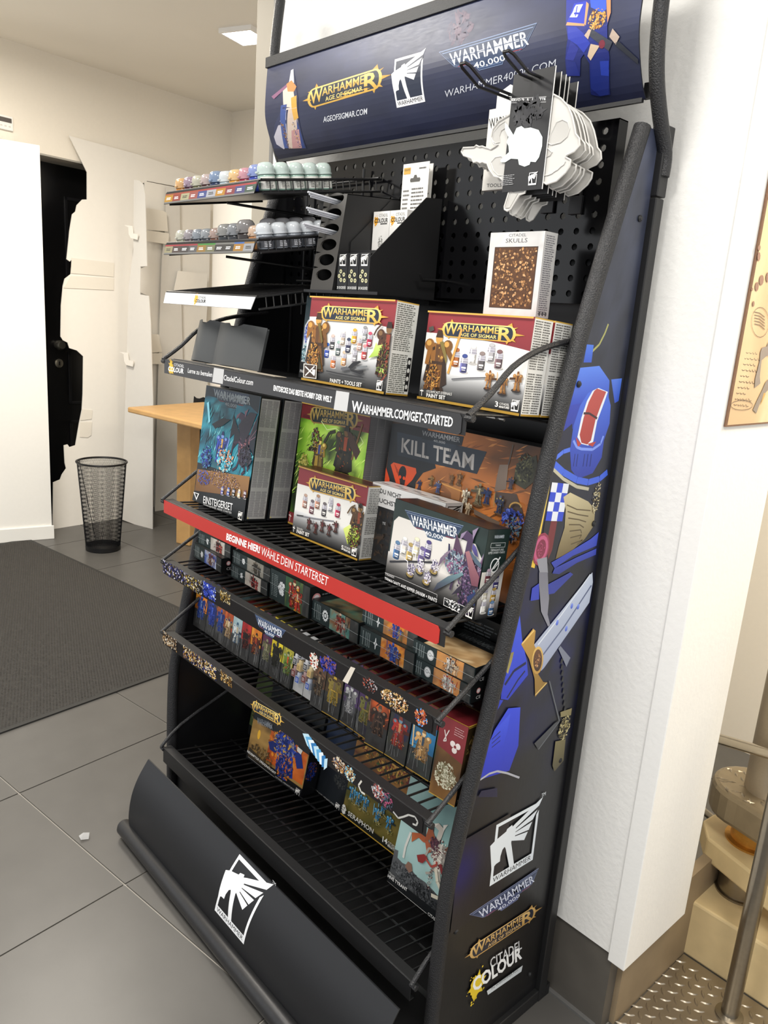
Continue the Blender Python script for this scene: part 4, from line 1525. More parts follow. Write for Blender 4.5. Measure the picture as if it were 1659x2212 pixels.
for (x, y, c) in ((275, 15, 0), (1030, 15, 0)):
    pass
for p in ((1382, 472), (1250, 830), (1087, 1457), (1209, 1642), (985, 2012), (1144, 2104), (1282, 1131)):
    q = at(p, 0, .533)
    M().lathe([(.0058, 0), (.0058, .002), (.003, .0045)], 12).obj('panel_screw', BLACK, side_panel, world=False, local=np.linalg.inv(wm(side_panel)) @ T(.5325, q[1], q[2]) @ Ry(math.pi / 2), smooth=True)

# ------------------------------------------------------------------ cartons
def carton(name, label, shelf, x, d, yaw, w, h, dep, col, base=0.0, lean=0.0, cat='box', group=None, rough=0.34, world=None):
    a = math.radians(lean)
    L = (shelf_frame(shelf) if world is None else world) @ T(x, d, base + 0.0008) @ Rz(math.radians(yaw))
    if lean:
        L = L @ T(0, dep, 0) @ Rx(-a) @ T(0, -dep, 0)
    m = M().box(0, 0, 0, w, dep, h)
    o = m.obj(name, mat('card_' + col.lstrip('#'), col, rough, var=0.05, scale=40), None, world=False, local=L, bevel=0.0007)
    return tag(o, label, cat, group)


DKG = '#1d2a2b'
RED = '#7d2a30'
MINI = ['#8a5a3a', '#5a3826', '#c08a5a', '#3a261c', '#e0b080']


def dk(c, k):
    return tuple(min(1, v * k) for v in hx(c))


def pot(a, x, y, h, body, cap, lab='#e8e4de'):
    w = h * .50
    a.ell(x + w * .12, y + h * .04, w * .62, h * .08, '#b9b5b0')
    a.ell(x, y + h * .07, w * .5, h * .07, dk(body, .8))
    a.rect(x - w * .5, y + h * .07, x + w * .5, y + h * .52, body, None, True)
    a.rect(x - w * .5, y + h * .07, x - w * .30, y + h * .52, dk(body, 1.35))
    a.rect(x + w * .28, y + h * .07, x + w * .5, y + h * .52, dk(body, .7), None, True)
    a.rect(x - w * .30, y + h * .24, x + w * .34, y + h * .33, lab)
    a.rect(x - w * .22, y + h * .14, x + w * .26, y + h * .18, lab, None, True)
    a.poly([(x - w * .50, y + h * .52), (x + w * .50, y + h * .52), (x + w * .44, y + h * .80), (x + w * .3, y + h * .9), (x - w * .3, y + h * .9), (x - w * .44, y + h * .80)], '#b4b1b9')
    a.rect(x - w * .52, y + h * .57, x + w * .52, y + h * .63, '#8f8c96')
    a.rect(x - w * .49, y + h * .71, x + w * .49, y + h * .75, '#9a97a0', None, True)
    a.rect(x - w * .34, y + h * .53, x - w * .16, y + h * .82, '#d6d4da')
    a.ell(x, y + h * .90, w * .40, h * .115, dk(cap, .85))
    a.ell(x, y + h * .915, w * .33, h * .085, cap)


def hero(a, x, y, h, pal, seed, cape=True, gear=True):
    """a generic standing figure in painted patches; pal = main, dark, light, accent"""
    r = random.Random(seed)
    p = (list(pal) * 4)[:4]
    q = lambda pts, c, keep=False: a.poly([(x + h * u, y + h * v) for u, v in pts], c, None, keep)
    j = lambda: r.uniform(-.03, .03)
    if cape:
        q([(-.16, .72), (.16, .72), (.27 + j(), .12), (.10, .03), (-.10, .05), (-.26 + j(), .14)], dk(p[1], .8))
    s = r.choice((-1, 1))
    q([(-.13, .44), (-.02, .44), (-.05 - .06 * s + j(), .02), (-.20 - .04 * s + j(), .0)], p[0])
    q([(.02, .44), (.13, .44), (.20 - .03 * s + j(), .0), (.05 - .02 * s + j(), .02)], dk(p[0], .75), True)
    q([(-.19 - .04 * s, .06), (-.03, .06), (-.04, -.01), (-.21, -.01)], p[1], True)
    q([(.05, .06), (.20, .06), (.22, -.01), (.05, -.01)], dk(p[1], .8), True)
    q([(-.17, .74), (.17, .74), (.13, .42), (-.13, .42)], p[0])
    q([(.02, .74), (.17, .74), (.13, .42), (.03, .42)], dk(p[0], .78))
    q([(-.05, .72), (.05, .72), (.04, .46), (-.04, .46)], p[3])
    q([(-.14, .46), (.14, .46), (.14, .41), (-.14, .41)], p[1])
    for sd in (-1, 1):
        e = (.30 + j(), .52 + j()) if sd == s else (.24 + j(), .40 + j())
        a.line([(x + h * .18 * sd, y + h * .68), (x + h * e[0] * sd, y + h * e[1])], h * .09, dk(p[0], 1.05 if sd < 0 else .8))
        a.ell(x + h * .20 * sd, y + h * .71, h * .105, h * .095, p[0] if sd < 0 else dk(p[0], .8))
        a.ell(x + h * .195 * sd - h * .02, y + h * .735, h * .055, h * .045, p[2])
        if gear and sd == s:
            ex, ey = x + h * e[0] * sd, y + h * e[1]
            if r.random() < .5:
                a.line([(ex - h * .05, ey - h * .22), (ex + h * .12 * sd, ey + h * .48)], h * .045, p[2])
            else:
                a.poly([(ex - h * .18, ey - h * .05), (ex + h * .20, ey), (ex + h * .20, ey + h * .09), (ex - h * .16, ey + h * .07)], dk(p[1], .6))
    a.ell(x, y + h * .82, h * .075, h * .09, p[2])
    a.poly([(x - h * .08, y + h * .83), (x + h * .08, y + h * .83), (x + h * .05, y + h * .94), (x - h * .05, y + h * .94)], p[1])
    a.blobs(x, y + h * .45, h * .2, h * .35, [p[2], p[3], dk(p[1], .7)], 8, seed + 7, .22)


def beast(a, x, y, w, h, pal, seed):
    """a generic winged creature in painted patches"""
    p = (list(pal) * 4)[:4]
    q = lambda pts, c: a.poly([(x + w * u, y + h * v) for u, v in pts], c)
    q([(-.05, .45), (-.45, .85), (-.50, .45), (-.36, .55), (-.34, .30), (-.20, .42)], dk(p[1], .9))
    q([(.10, .48), (.38, 1.0), (.50, .60), (.42, .45), (.40, .25), (.24, .36)], p[1])
    for u in (.22, .32, .40):
        a.line([(x + w * .12, y + h * .48), (x + w * (u + .06), y + h * (1.05 - u))], w * .018, p[2])
    q([(-.14, .60), (.12, .62), (.20, .30), (.06, .05), (-.10, .10), (-.18, .34)], p[0])
    q([(.0, .60), (.12, .62), (.20, .30), (.08, .10), (.04, .34)], dk(p[0], .7))
    for k in range(5):
        a.line([(x - w * .13, y + h * (.50 - .08 * k)), (x + w * .06, y + h * (.48 - .08 * k))], h * .018, p[2])
    q([(-.10, .56), (-.04, .88), (-.22, .92), (-.30, .82), (-.18, .80), (-.20, .62)], p[0])
    q([(-.06, .84), (.02, 1.0), (-.10, .94)], p[2])
    q([(-.22, .92), (-.30, .82), (-.36, .78), (-.34, .86)], p[2])
    for u0, v0, u1, v1, u2, v2 in ((-.10, .46, -.34, .40, -.40, .16), (.10, .40, .28, .26, .22, .02), (-.08, .18, -.16, .02, -.28, -.04), (.06, .14, .14, 0, .04, -.06)):
        a.line([(x + w * u0, y + h * v0), (x + w * u1, y + h * v1), (x + w * u2, y + h * v2)], w * .05, dk(p[0], .85))
    a.blobs(x, y + h * .4, w * .2, h * .3, [p[2], p[3], dk(p[1], .6)], 16, seed, .2)


def figure(a, x, y, h, pal, seed, base='#2a2422'):
    a.ell(x, y + h * .05, h * .30, h * .10, base)
    hero(a, x, y + h * .05, h, pal, seed, False)


def strokes(a, x0, y0, x1, y1, pal, n, seed, L=.02, wd=.0016, ang=None):
    r = random.Random(seed)
    for i in range(n):
        if i % 12 == 0:
            a.lay += 1
        x, y = r.uniform(x0, x1), r.uniform(y0, y1)
        t = r.uniform(0, 3.14) if ang is None else ang + r.uniform(-.4, .4)
        l = L * r.uniform(.3, 1)
        dx, dy = math.cos(t) * l / 2, math.sin(t) * l / 2
        w = wd * r.uniform(.5, 1.2)
        a.poly([(x - dx, y - dy), (x - dy * w / l, y + dx * w / l), (x + dx, y + dy), (x + dy * w / l, y - dx * w / l)], r.choice(pal), None, True)


def gold_edges(a, t=.0022, c='#c8a24a', bottom=True, top=True, c2='#a5812f'):
    if top:
        a.rect(0, a.h - t, a.w, a.h, c)
    if bottom:
        a.rect(0, 0, a.w, t * 1.5, c2)


def swoop(a, c=RED, y0=.80, y1=.70, d=.035):
    n = 14
    pts = [(0, a.h * y0)] + [(a.w * k / n, a.h * (y0 + (y1 - y0) * k / n - d * math.sin(math.pi * k / n) * 0 + d * (k / n) * (1 - k / n))) for k in range(1, n + 1)]
    a.poly(pts + [(a.w, a.h), (0, a.h)], c, '#8d3036')


def greyfade(a, h0=.0, h1=.34):
    a.ras(lambda U, V: tuple((.06 + (np.clip(V, 0, 1) ** 1.1) * .80) + 0 * U for _ in range(3)), 1, 10, 0, 0, a.w, a.h * h1)


def textside(o, w, dep, h, bg='#d9d7d2', ink='#5f5d5a', rows=34, split=(.52,), cols=2, seed=3, pad=.004, gold=False, dark=False):
    a = right(o, w, dep, h)
    a.rect(0, 0, dep, h, bg)
    if gold:
        gold_edges(a)
    lo = pad
    for k, s in enumerate(list(split) + [1.0]):
        hi = h * s - pad
        a.greek(pad, lo + .002, dep - pad, hi, max(3, int(rows * (hi - lo) / h)), ink, seed + k, .55, cols)
        lo = hi + pad
    return a


def small_logo_w(a, x, y, s, white='#eceae6', dark=None):
    emblem(a, fm((x, y), (x + s, y), (x, y + s * 1.2)), white, dark, False)


G1 = 'boxed sets on the top shelf'
# --- paints and tools set
w, h, dp = .261, .173, .057
o = carton('paint_set_box', 'red and white box with thirteen printed paint pots and pliers on the top shelf', 'a', -.044, .087, 0, w, h, dp, '#d9d6cf', lean=.7, group=G1)
a = front(o, w, h)
a.rect(0, 0, w, h, '#dedcd8')
greyfade(a, 0, .36)
swoop(a, RED, .76, .70, .12)
a.crop(640, 620, 5.53)
for (x, y, b, c) in ((360, 850, '#3b4f9e', '#3f68b8'), (435, 970, '#b4622f', '#e6dcd2'), (425, 750, '#3c3c42', '#cfb6ac'), (495, 825, '#4f5a5a', '#9fb6b0'), (550, 700, '#b7a695', '#eae6e0'), (563, 945, '#c08a5a', '#c8b49a'), (617, 790, '#2f3048', '#3a4258'), (690, 680, '#d79a2c', '#e0a83a'), (693, 905, '#8d8a8e', '#9a9a9c'), (757, 765, '#a9857a', '#d6cfc2'), (815, 650, '#8f9092', '#8f9092'), (813, 870, '#a03a3a', '#d88a8a'), (877, 720, '#9a2040', '#c04a64')):
    p = a.P(x, y)
    q = a.P(x - 10, y - 185)
    pot(a, p[0], p[1], (q - p)[1], b, c)
logoaos(a, fm(a.P(325, 395), a.P(995, 445), a.P(335, 225)))
p = a.P(225, 1000)
hero(a, p[0] - .002, p[1], .125, ['#8a5a24', '#3a2414', '#c8964a', '#5a3a1c'], 51)
a.blobs(*a.P(215, 850), .020, .030, ['#7a4a1e', '#a8702c', '#4a2a14', '#c8964a', '#2a1c12'], 80, 52, .25)
a.pp([(275, 440), (305, 425), (335, 650), (320, 680)], '#6a5a2a')
a.pp([(290, 790), (320, 985), (270, 980)], '#3a3418')
p = a.P(1060, 1060)
hero(a, p[0], p[1], .105, ['#4a2c1c', '#2a1c14', '#7a5a3a', '#8a3a2a'], 53)
for q in ([(880, 850), (940, 770), (975, 660), (990, 700), (1060, 690), (1020, 770), (1010, 820)], [(970, 1000), (1010, 960), (1080, 990), (1060, 1040), (1000, 1020)]):
    a.pp(q, '#9ab84a', '#c6d878')
a.blobs(*a.P(1060, 900), .018, .035, ['#5a6a2a', '#8a3a2a', '#3a2a1a', '#7a5a3a', '#2a1c14'], 70, 53, .28)
a.line(a.PP([(950, 580), (985, 510), (1050, 445)]), .004, '#4a3322')
a.pp([(550, 985), (560, 965), (650, 955), (660, 990), (580, 1000)], '#55565a')
a.pp([(640, 960), (700, 900), (780, 885), (800, 900), (740, 935), (670, 985)], '#1c1c1e')
a.pp([(660, 985), (760, 1000), (820, 995), (825, 1025), (780, 1045), (680, 1010)], '#1c1c1e')
a.pp([(725, 955), (870, 940), (875, 960), (790, 985)], '#6f7274')
a.line(a.PP([(380, 1003), (520, 1035), (825, 1085)]), .002, '#232326')
a.pp([(110, 915), (270, 935), (262, 1100), (105, 1080)], '#d8d4cc')
a.pp([(120, 925), (262, 942), (254, 1090), (114, 1070)], '#3a2a20')
a.line(a.PP([(130, 950), (180, 1000), (240, 1060)]), .003, '#e6e2da')
a.line(a.PP([(130, 1060), (190, 1000), (240, 950)]), .003, '#e6e2da')
a.pp([(215, 985), (250, 990), (245, 1050), (212, 1045)], '#efece6')
a.ptext('PAINTS + TOOLS SET', (425, 1140), (803, 1197), (428, 1093), '#efece6', .015)
small_logo_w(a, *a.P(978, 1232), .0155)
gold_edges(a, .003)
a.build('front_print')
a = textside(o, w, dp, h, '#d8d8d2', '#6a6c66', 46, (.47,), 1, 3, .003, True)
a.rect(dp * .80, h * .05, dp * .97, h * .42, '#1c1c1e')
for k in range(4):
    a.ell(dp * .885, h * (.10 + .09 * k), .0035, .0045, '#d8d8d2', None, 8, 0, k > 0)
a.build('side_print')
a = top(o, w, dp, h)
a.rect(0, 0, w, dp, '#8a3036')
a.rect(0, 0, w, .002, '#c8a24a')
a.rect(0, dp - .002, w, dp, '#c8a24a')
a.build('top_print')

# --- blue box behind it
o = carton('paint_set_box', 'dark blue box peeking out behind the left edge of the pots and pliers box', 'a', -.146, .150, 0, .253, .180, .055, '#26343a', lean=.7, group=G1)
a = front(o, .253, .178)
a.mottle(['#26343a', '#1d2a30', '#3a4a52'], 5, 3, 8, 8)
a.poly([(.004, .03), (.004, .115), (.014, .128), (.10, .128), (.10, .03)], '#c9ccce')
a.blobs(.016, .098, .010, .022, ['#3a5ad0', '#2a3fae', '#7a96e6', '#1c2a6a'], 50, 55, .35)
a.blobs(.014, .055, .010, .02, ['#8ab0b8', '#5a8a96', '#2a4a56', '#b8d0d4'], 40, 56, .4)
a.rect(0, 0, .253, .035, '#17191b')
a.tx('PAINTS', .004, .011, .026, .0065, '#dadada', .01)
a.build('front_print')

# --- two gold-warrior paint sets
w, h, dp = .243, .162, .050


def stormset(o, full):
    a = front(o, w, h)
    a.rect(0, 0, w, h, '#dfddd8')
    greyfade(a, 0, .34)
    swoop(a, RED, .76, .66, .10)
    if full:
        a.crop(620, 600, 2.5136)
        for (x, y, b, c) in ((912, 485, '#a8622f', '#a8663a'), (955, 518, '#5a5a8a', '#3a4a8a'), (1003, 470, '#d8d4ce', '#e6e4e0'), (1050, 505, '#5a5556', '#8a7a76'), (1103, 460, '#a8a4a6', '#b8b6b8'), (1145, 495, '#6a5458', '#7a5a5a')):
            p = a.P(x, y)
            q = a.P(x - 6, y - 105)
            pot(a, p[0], p[1], (q - p)[1], b, c)
        logoaos(a, fm(a.P(855, 320), a.P(1225, 352), a.P(863, 240)))
        p = a.P(795, 610)
        hero(a, p[0], p[1], .115, ['#8a5a24', '#3a2414', '#c8964a', '#5a3a1c'], 61)
        a.blobs(*a.P(790, 540), .018, .024, ['#7a4a1e', '#a8702c', '#4a2a14', '#c8964a', '#2a1c12'], 70, 62, .25)
        a.pp([(835, 350), (855, 345), (875, 440), (868, 470)], '#7a6a34')
        a.pp([(775, 270), (800, 262), (805, 285), (780, 295)], '#4a4640')
        a.line(a.PP([(898, 551), (985, 545), (1085, 543)]), .0022, '#5a5a5e')
        for k, (x, y) in enumerate(((1095, 610), (1170, 635), (1248, 620))):
            p = a.P(x, y)
            figure(a, p[0], p[1], .034, ['#a8743a', '#7a4a22', '#c8965a', '#5a3418'], 63 + 3 * k)
        a.ptext('STORMCAST ETERNALS', (765, 624), (902, 640), (766, 610), '#e6e3dd', .0)
        a.ptext('PAINT SET', (764, 648), (866, 663), (765, 627), '#f2efe9', .02)
        a.line(a.PP([(738, 640), (740, 605)]), .0012, '#f2efe9')
        a.line(a.PP([(731, 612), (748, 615)]), .002, '#f2efe9')
        a.ptext('3', (1136, 700), (1153, 703), (1138, 670), '#f2efe9', .02)
        a.ptext('CITADEL', (1160, 690), (1215, 698), (1161, 678), '#f2efe9', .0)
        a.ptext('MINIATURES', (1158, 706), (1214, 714), (1159, 694), '#f2efe9', .02)
        p = a.P(1222, 722)
        small_logo_w(a, p[0], p[1], .0155)
    gold_edges(a, .003)
    a.build('front_print')
    a = textside(o, w, dp, h, '#dcdbd6', '#63625e', 40, (.47,), 2, 5, .003, True)
    a.build('side_print')
    a = top(o, w, dp, h)
    a.rect(0, 0, w, dp, '#8a3036')
    a.rect(0, 0, w, .002, '#c8a24a')
    a.rect(0, dp - .002, w, dp, '#c8a24a')
    a.build('top_print')


o = carton('paint_set_box', 'red and white paint set box with three gold figures, right end of top shelf', 'a', .254, .138, 0, w, h, dp, '#d9d6cf', lean=0, group=G1)
stormset(o, True)
o = carton('paint_set_box', 'red and white paint set box directly behind the one with three gold figures', 'a', .256, .192, 0, w, h, dp, '#d9d6cf', lean=0, group=G1)
stormset(o, False)

# --- brown bone box standing on top of the pair
w, h, dp = .118, .142, .036
o = carton('bone_bits_box', 'silver grey box with brown picture of heaped bones on top of paint set boxes', 'a', 0, 0, 0, w, h, dp, '#c9c8c6', cat='box', world=T(.331, .2095, 1.4835) @ Rz(math.radians(1)))
a = front(o, w, h)
a.mottle(['#bdbcba', '#d3d2d0', '#c6c5c3'], 7, 7, 10, 12)
a.tx('CITADEL', w * .35, h * .945, w * .32, h * .035, '#4a4a4c', .0)
a.tx('SKULLS', w * .30, h * .875, w * .40, h * .05, '#3c3c3e', .0)
x0, y0, x1, y1 = w * .115, h * .10, w * .90, h * .82
a.rect(x0 - .001, y0 - .001, x1 + .001, y1 + .001, '#2a2019')
a.mottle(['#3a2414', '#5a3a20', '#4a2e1a'], 8, 12, 14, 18, x0, y0, x1, y1)
r_ = random.Random(71)
for k in range(420):
    cx, cy = r_.uniform(x0 + .002, x1 - .002), r_.uniform(y0 + .002, y1 - .002)
    if k % 40 == 0:
        a.lay += 1
    e = r_.uniform(.0012, .0027)
    a.ell(cx, cy, e, e * r_.uniform(.6, 1.3), r_.choice(['#9a6f42', '#b98a58', '#7a5430', '#caa070', '#6a4626', '#4a2e18']), None, 6, r_.uniform(0, 3), True)
a.build('front_print')
a = textside(o, w, dp, h, '#c3c2c0', '#77767a', 40, (), 1, 9, .004)
for k in range(3):
    a.ell(dp * (.25 + .25 * k), h * .05, .003, .004, '#5a5a5c', None, 8, 0, k > 0)
a.build('side_print')

# --- leaflet pockets
POCK = mat('charcoal_card', '#3f4142', 0.5, var=0.06, scale=30, bump=0.03)


def pocket(label, x, d, yaw, w, h):
    L = shelf_frame('a') @ T(x, d, .0030) @ Rz(math.radians(yaw)) @ Rx(-math.radians(10))
    t = thing('leaflet_pocket', label, 'leaflet holder', local=L, group='empty leaflet pockets on the top shelf')
    n = 16
    top_, bot = [], []
    for k in range(n + 1):
        s = k / n
        bow = -.020 * math.sin(math.pi * s)
        zt = h
        nx_ = (s - .45) / .13
        if abs(nx_) < 1:
            zt = h - .010 * math.sqrt(1 - nx_ * nx_)
        top_.append((w * s, bow, zt))
        bot.append((w * s, bow, 0))
    v = bot + top_
    m_ = n + 1
    v += [(p[0], p[1] + .001, p[2]) for p in bot] + [(p[0], p[1] + .001, p[2]) for p in top_]
    f = [(i, i + 1, m_ + i + 1, m_ + i) for i in range(n)] + [(2 * m_ + i + 1, 2 * m_ + i, 3 * m_ + i, 3 * m_ + i + 1) for i in range(n)] + [(m_ + i, m_ + i + 1, 3 * m_ + i + 1, 3 * m_ + i) for i in range(n)]
    f += [(0, m_, 3 * m_, 2 * m_), (n, 2 * m_ + n, 3 * m_ + n, m_ + n)]
    M().add(v, f).obj('front_panel', POCK, t, world=False, smooth=True)
    M().box(0, .006, 0, w, .0075, h * .985).box(0, .0, 0, .001, .0065, h * .98).box(w - .001, 0, 0, w, .0065, h * .96).obj('back_panel', POCK, t, world=False)
    return t


pocket('left of the two dark grey empty leaflet pockets on the top shelf', -.486, .064, 2, .122, .101)
pocket('right of the two dark grey empty leaflet pockets on the top shelf', -.362, .052, 11, .157, .099)
# loose grey cards lying at the shelf front
for k, (x0, x1, y, z, rz) in enumerate(((-.50, -.20, .0245, .001, .2), (-.34, -.17, .0245, .0035, -.3), (-.22, -.06, .0245, .0022, .2))):
    o = M().box(0, 0, 0, x1 - x0, .030, .0012).obj('leaflet', mat('leaflet_%d' % k, ['#3a3a3a', '#b8ae9c', '#a89f90'][k], 0.5, var=0.05), None, world=False, local=shelf_frame('a') @ T(x0, y, z) @ Rz(math.radians(rz)))
    tag(o, ['dark card lying flat behind the lip at the left end of the top shelf', 'beige leaflet lying flat in front of the right leaflet pocket', 'grey beige leaflet lying flat left of the pots and pliers box'][k], 'leaflet', 'leaflets lying on the top shelf')

# ------------------------------------------------------------------ second shelf
G2 = 'starter sets on the second shelf'
w, h, dp = .239, .300, .060


def starter(o, full):
    if full:
        a = front(o, w, h)
        a.mottle(['#0f2733', '#1a5a6e', '#2b8ea0', '#16404f', '#5cc0cc'], 11, 3.2, 18, 22, 0, .10, w, h)
        a.crop(340, 800, 3.19)
        a.pp([(340, 80), (715, 150), (695, 300), (640, 245), (350, 175), (325, 190)], '#17232b')
        logo40(a, fm(a.P(385, 235), a.P(640, 290), a.P(380, 120)), '#26333c', '#4a5a64', '#8d979c', w=.012)
        a.ptext('WARHAMMER', (388, 178), (640, 240), (392, 128), '#9aa3a6', .015)
        strokes(a, 0, .11, w, .25, ['#2b8ea0', '#5cc0cc', '#16404f', '#0f2733', '#8fe0e8'], 130, 80, .04, .003, 1.2)
        p = a.P(430, 640)
        hero(a, p[0], p[1], .085, ['#2a3f9a', '#16245a', '#7a96d8', '#c8a04a'], 81)
        p = a.P(575, 690)
        beast(a, p[0], p[1], .125, .150, ['#3a2a40', '#1c2430', '#7a5a6a', '#a86a6a'], 82)
        a.pp([(380, 370), (450, 330), (510, 340), (450, 385), (400, 400)], '#1a2028')
        a.pp([(560, 380), (640, 290), (690, 300), (640, 430), (590, 520)], '#2a2634')
        a.pp([(345, 225), (360, 215), (368, 350), (358, 365)], '#8fdcf0')
        a.blobs(*a.P(340, 600), .024, .03, ['#1a2a6a', '#2a3f9a', '#0f1a40', '#4a8aa0'], 60, 83, .3)
        a.blobs(*a.P(470, 620), .035, .028, ['#3aa0b8', '#1a5a6a', '#7ad0e0', '#c87a5a', '#e8a070'], 70, 84, .25)
        a.blobs(*a.P(610, 600), .024, .025, ['#14141a', '#2a2430', '#3a3a4a'], 40, 85, .35)
        a.crop(340, 800, 3.19)
        a.pp([(285, 680), (660, 735), (640, 880), (265, 830)], '#6a4a2c', '#8a6438')
        a.blobs(*a.P(460, 760), .075, .022, ['#8a6438', '#5a3c20', '#b08a58', '#d8b8a0', '#3a2a1a', '#2a3f9a'], 190, 86, .12)
        a.blobs(*a.P(330, 740), .028, .02, ['#2a3f9a', '#3a58c0', '#5a4020'], 40, 87, .2)
        a.pp([(265, 828), (640, 880), (612, 1045), (250, 898)], '#15181a')
        for k, (x, b, c) in enumerate(((455, '#3a3f8a', '#6a6ea8'), (497, '#2a4a9a', '#4a6ab8'), (533, '#1c2024', '#3a3f48'), (572, '#d8c09a', '#e6d6b8'), (612, '#4a2430', '#6a3a48'))):
            p = a.P(x, 858 + k * 7)
            pot(a, p[0], p[1], .021, b, c)
        a.ptext('EINSTEIGERSET', (329, 915), (530, 970), (332, 865), '#e6e6e6', .008)
        a.ptext('WARHAMMER 40000 STARTER', (330, 932), (525, 990), (331, 918), '#c9c9c9', .0)
        a.pp([(262, 838), (302, 850), (283, 895)], '#e6e6e6')
        a.pp([(270, 845), (294, 852), (283, 880)], '#15181a')
        p = a.P(568, 1025)
        small_logo_w(a, p[0], p[1], .0165)
        a.build('front_print')
    a = right(o, w, dp, h)
    a.rect(0, 0, dp, h, '#16191b')
    a.rect(.003, .005, dp - .004, h - .004, '#a9a8a6')
    for k in range(4):
        a.greek(.005, .010 + k * .073, dp - .006, .074 + k * .073, 26, '#77767a', 90 + k, .6, 3)
    a.pp([(0, 0)], '#000') if False else None
    a.poly([(.004, .006), (.008, .006), (.006, .010)], '#d8c63a')
    a.build('side_print')


o = carton('starter_set_box', 'tall dark box with teal battle picture, left end of second shelf', 'b', -.480, .072, 2, w, h, dp, '#15191c', lean=1.5, group=G2)
starter(o, True)
o = carton('starter_set_box', 'tall dark box behind the teal battle box, showing its grey text side', 'b', -.480, .138, 2, w, h, dp, '#15191c', lean=1.5, group=G2)
starter(o, False)

# green skaven-type big box behind the small paint set
w, h, dp = .245, .300, .068
o = carton('starter_set_box', 'tall dark red box with glowing green picture on the second shelf', 'b', -.212, .188, 1, w, h, dp, '#5a2026', group=G2)
a = front(o, w, h)
a.rect(0, 0, w, h, '#6a2428')
a.mottle(['#1c2a10', '#3a5a18', '#7ab02a', '#b8e05a', '#2a3a14'], 12, 2.6, 18, 20, 0, .03, w, .262)
a.crop(340, 800, 3.19)
a.pp([(1000, 320), (1010, 300), (1440, 400), (1440, 420), (1200, 330)], '#5a2026')
logoaos(a, fm(a.P(1060, 360), a.P(1365, 400), a.P(1068, 250)), '#8a7038', '#b8a05a', '#232a2a')
a.line(a.PP([(1130, 350), (1170, 410), (1230, 400), (1280, 440)]), .0015, '#dcf0a8')
a.line(a.PP([(1400, 460), (1420, 500), (1370, 550)]), .0015, '#dcf0a8')
strokes(a, 0, .05, w, .24, ['#7ab02a', '#b8e05a', '#3a5a18', '#2a3a14', '#d8f080'], 150, 100, .04, .003, .8)
p = a.P(1270, 720)
hero(a, p[0], p[1], .120, ['#2a2414', '#14160c', '#6a4a24', '#8a3a1c'], 101)
a.line(a.PP([(1150, 500), (1190, 430), (1230, 420)]), .008, '#2a2a14')
a.pp([(1310, 420), (1340, 430), (1400, 560), (1370, 620), (1330, 520)], '#3a241a')
p = a.P(1100, 690)
hero(a, p[0], p[1], .085, ['#b8963a', '#5a4418', '#e6d06a', '#3a4a8a'], 102)
a.blobs(*a.P(1090, 480), .016, .030, ['#3a3a1c', '#6a2a1c', '#8a8a7a', '#2a2a14'], 50, 103, .3)
a.blobs(*a.P(1010, 640), .018, .02, ['#b8b04a', '#d8d070', '#8a8a3a'], 30, 104, .4)
a.blobs(.13, .06, .10, .03, ['#3a3a1c', '#6a5a2a', '#2a2410', '#8a3a2a'], 60, 105, .2)
a.rect(0, 0, w, .03, '#7a2a2e')
p = a.P(925, 1010)
a.line([(p[0] - .003, p[1] - .010), (p[0] - .003, p[1] + .008)], .0014, '#e6d6d0')
a.line([(p[0] - .008, p[1] + .004), (p[0] + .002, p[1] + .002)], .0024, '#e6d6d0')
gold_edges(a, .003)
a.build('front_print')
a = right(o, w, dp, h)
a.mottle(['#77787a', '#8a8a8c', '#98989a'], 13, 4, 8, 16)
for k in range(5):
    a.rect(0, .055 * k, dp, .055 * k + .0012, '#b4b4b4', None, k > 0)
for k in range(1, 3):
    a.rect(dp * k / 3, 0, dp * k / 3 + .001, h, '#b0b0b0', None, True)
a.greek(.003, .004, dp - .003, h - .02, 60, '#8c8c8e', 15, .5, 3)
a.build('side_print')

w, h, dp = .237, .161, .050
o = carton('paint_set_box', 'red and white paint set box with five brown figures on the second shelf', 'b', -.118, .130, 1.2, w, h, dp, '#d9d6cf', group=G2)
a = front(o, w, h)
a.rect(0, 0, w, h, '#dfddd8')
greyfade(a, 0, .36)
swoop(a, RED, .74, .73, .06)
a.crop(340, 800, 3.19)
for (x, y, b, c) in ((1013, 950, '#9a7264', '#b89a88'), (1060, 990, '#6a3a44', '#6a6066'), (1100, 955, '#a87a66', '#a88468'), (1145, 1008, '#4a4648', '#6a6264'), (1190, 975, '#a8a8ae', '#c8c8ce'), (1240, 1015, '#a02a4a', '#b03a50')):
    p = a.P(x, y)
    q = a.P(x - 2, y - 103)
    pot(a, p[0], p[1], (q - p)[1], b, c)
logoaos(a, fm(a.P(1055, 825), a.P(1355, 905), a.P(1060, 735)))
a.line(a.PP([(963, 997), (1080, 1020), (1220, 1040)]), .003, '#7a7a7e')
a.line(a.PP([(963, 997), (1010, 1004)]), .0025, '#222')
for k, (x, y) in enumerate(((1043, 1095), (1090, 1125), (1137, 1112), (1185, 1138), (1232, 1118))):
    p = a.P(x, y)
    figure(a, p[0], p[1], .027, ['#4a2a24', '#6a3a2c', '#2a1c1a', '#7a2a34'], 110 + 3 * k)
p = a.P(1375, 1190)
hero(a, p[0], p[1], .092, ['#4a3420', '#241a10', '#8a6a3a', '#7a3a24'], 125)
a.pp([(1290, 1090), (1340, 1060), (1350, 1110), (1400, 1120), (1340, 1150), (1320, 1200)], '#b4c84a', '#dce48a')
a.blobs(*a.P(1360, 1150), .018, .024, ['#5a6a2a', '#6a2a1c', '#3a2a1a', '#9ab03a'], 60, 126, .28)
a.line(a.PP([(1320, 985), (1345, 945), (1375, 930)]), .004, '#5a4426')
a.line(a.PP([(1385, 900), (1430, 1010)]), .002, '#3a2c1c')
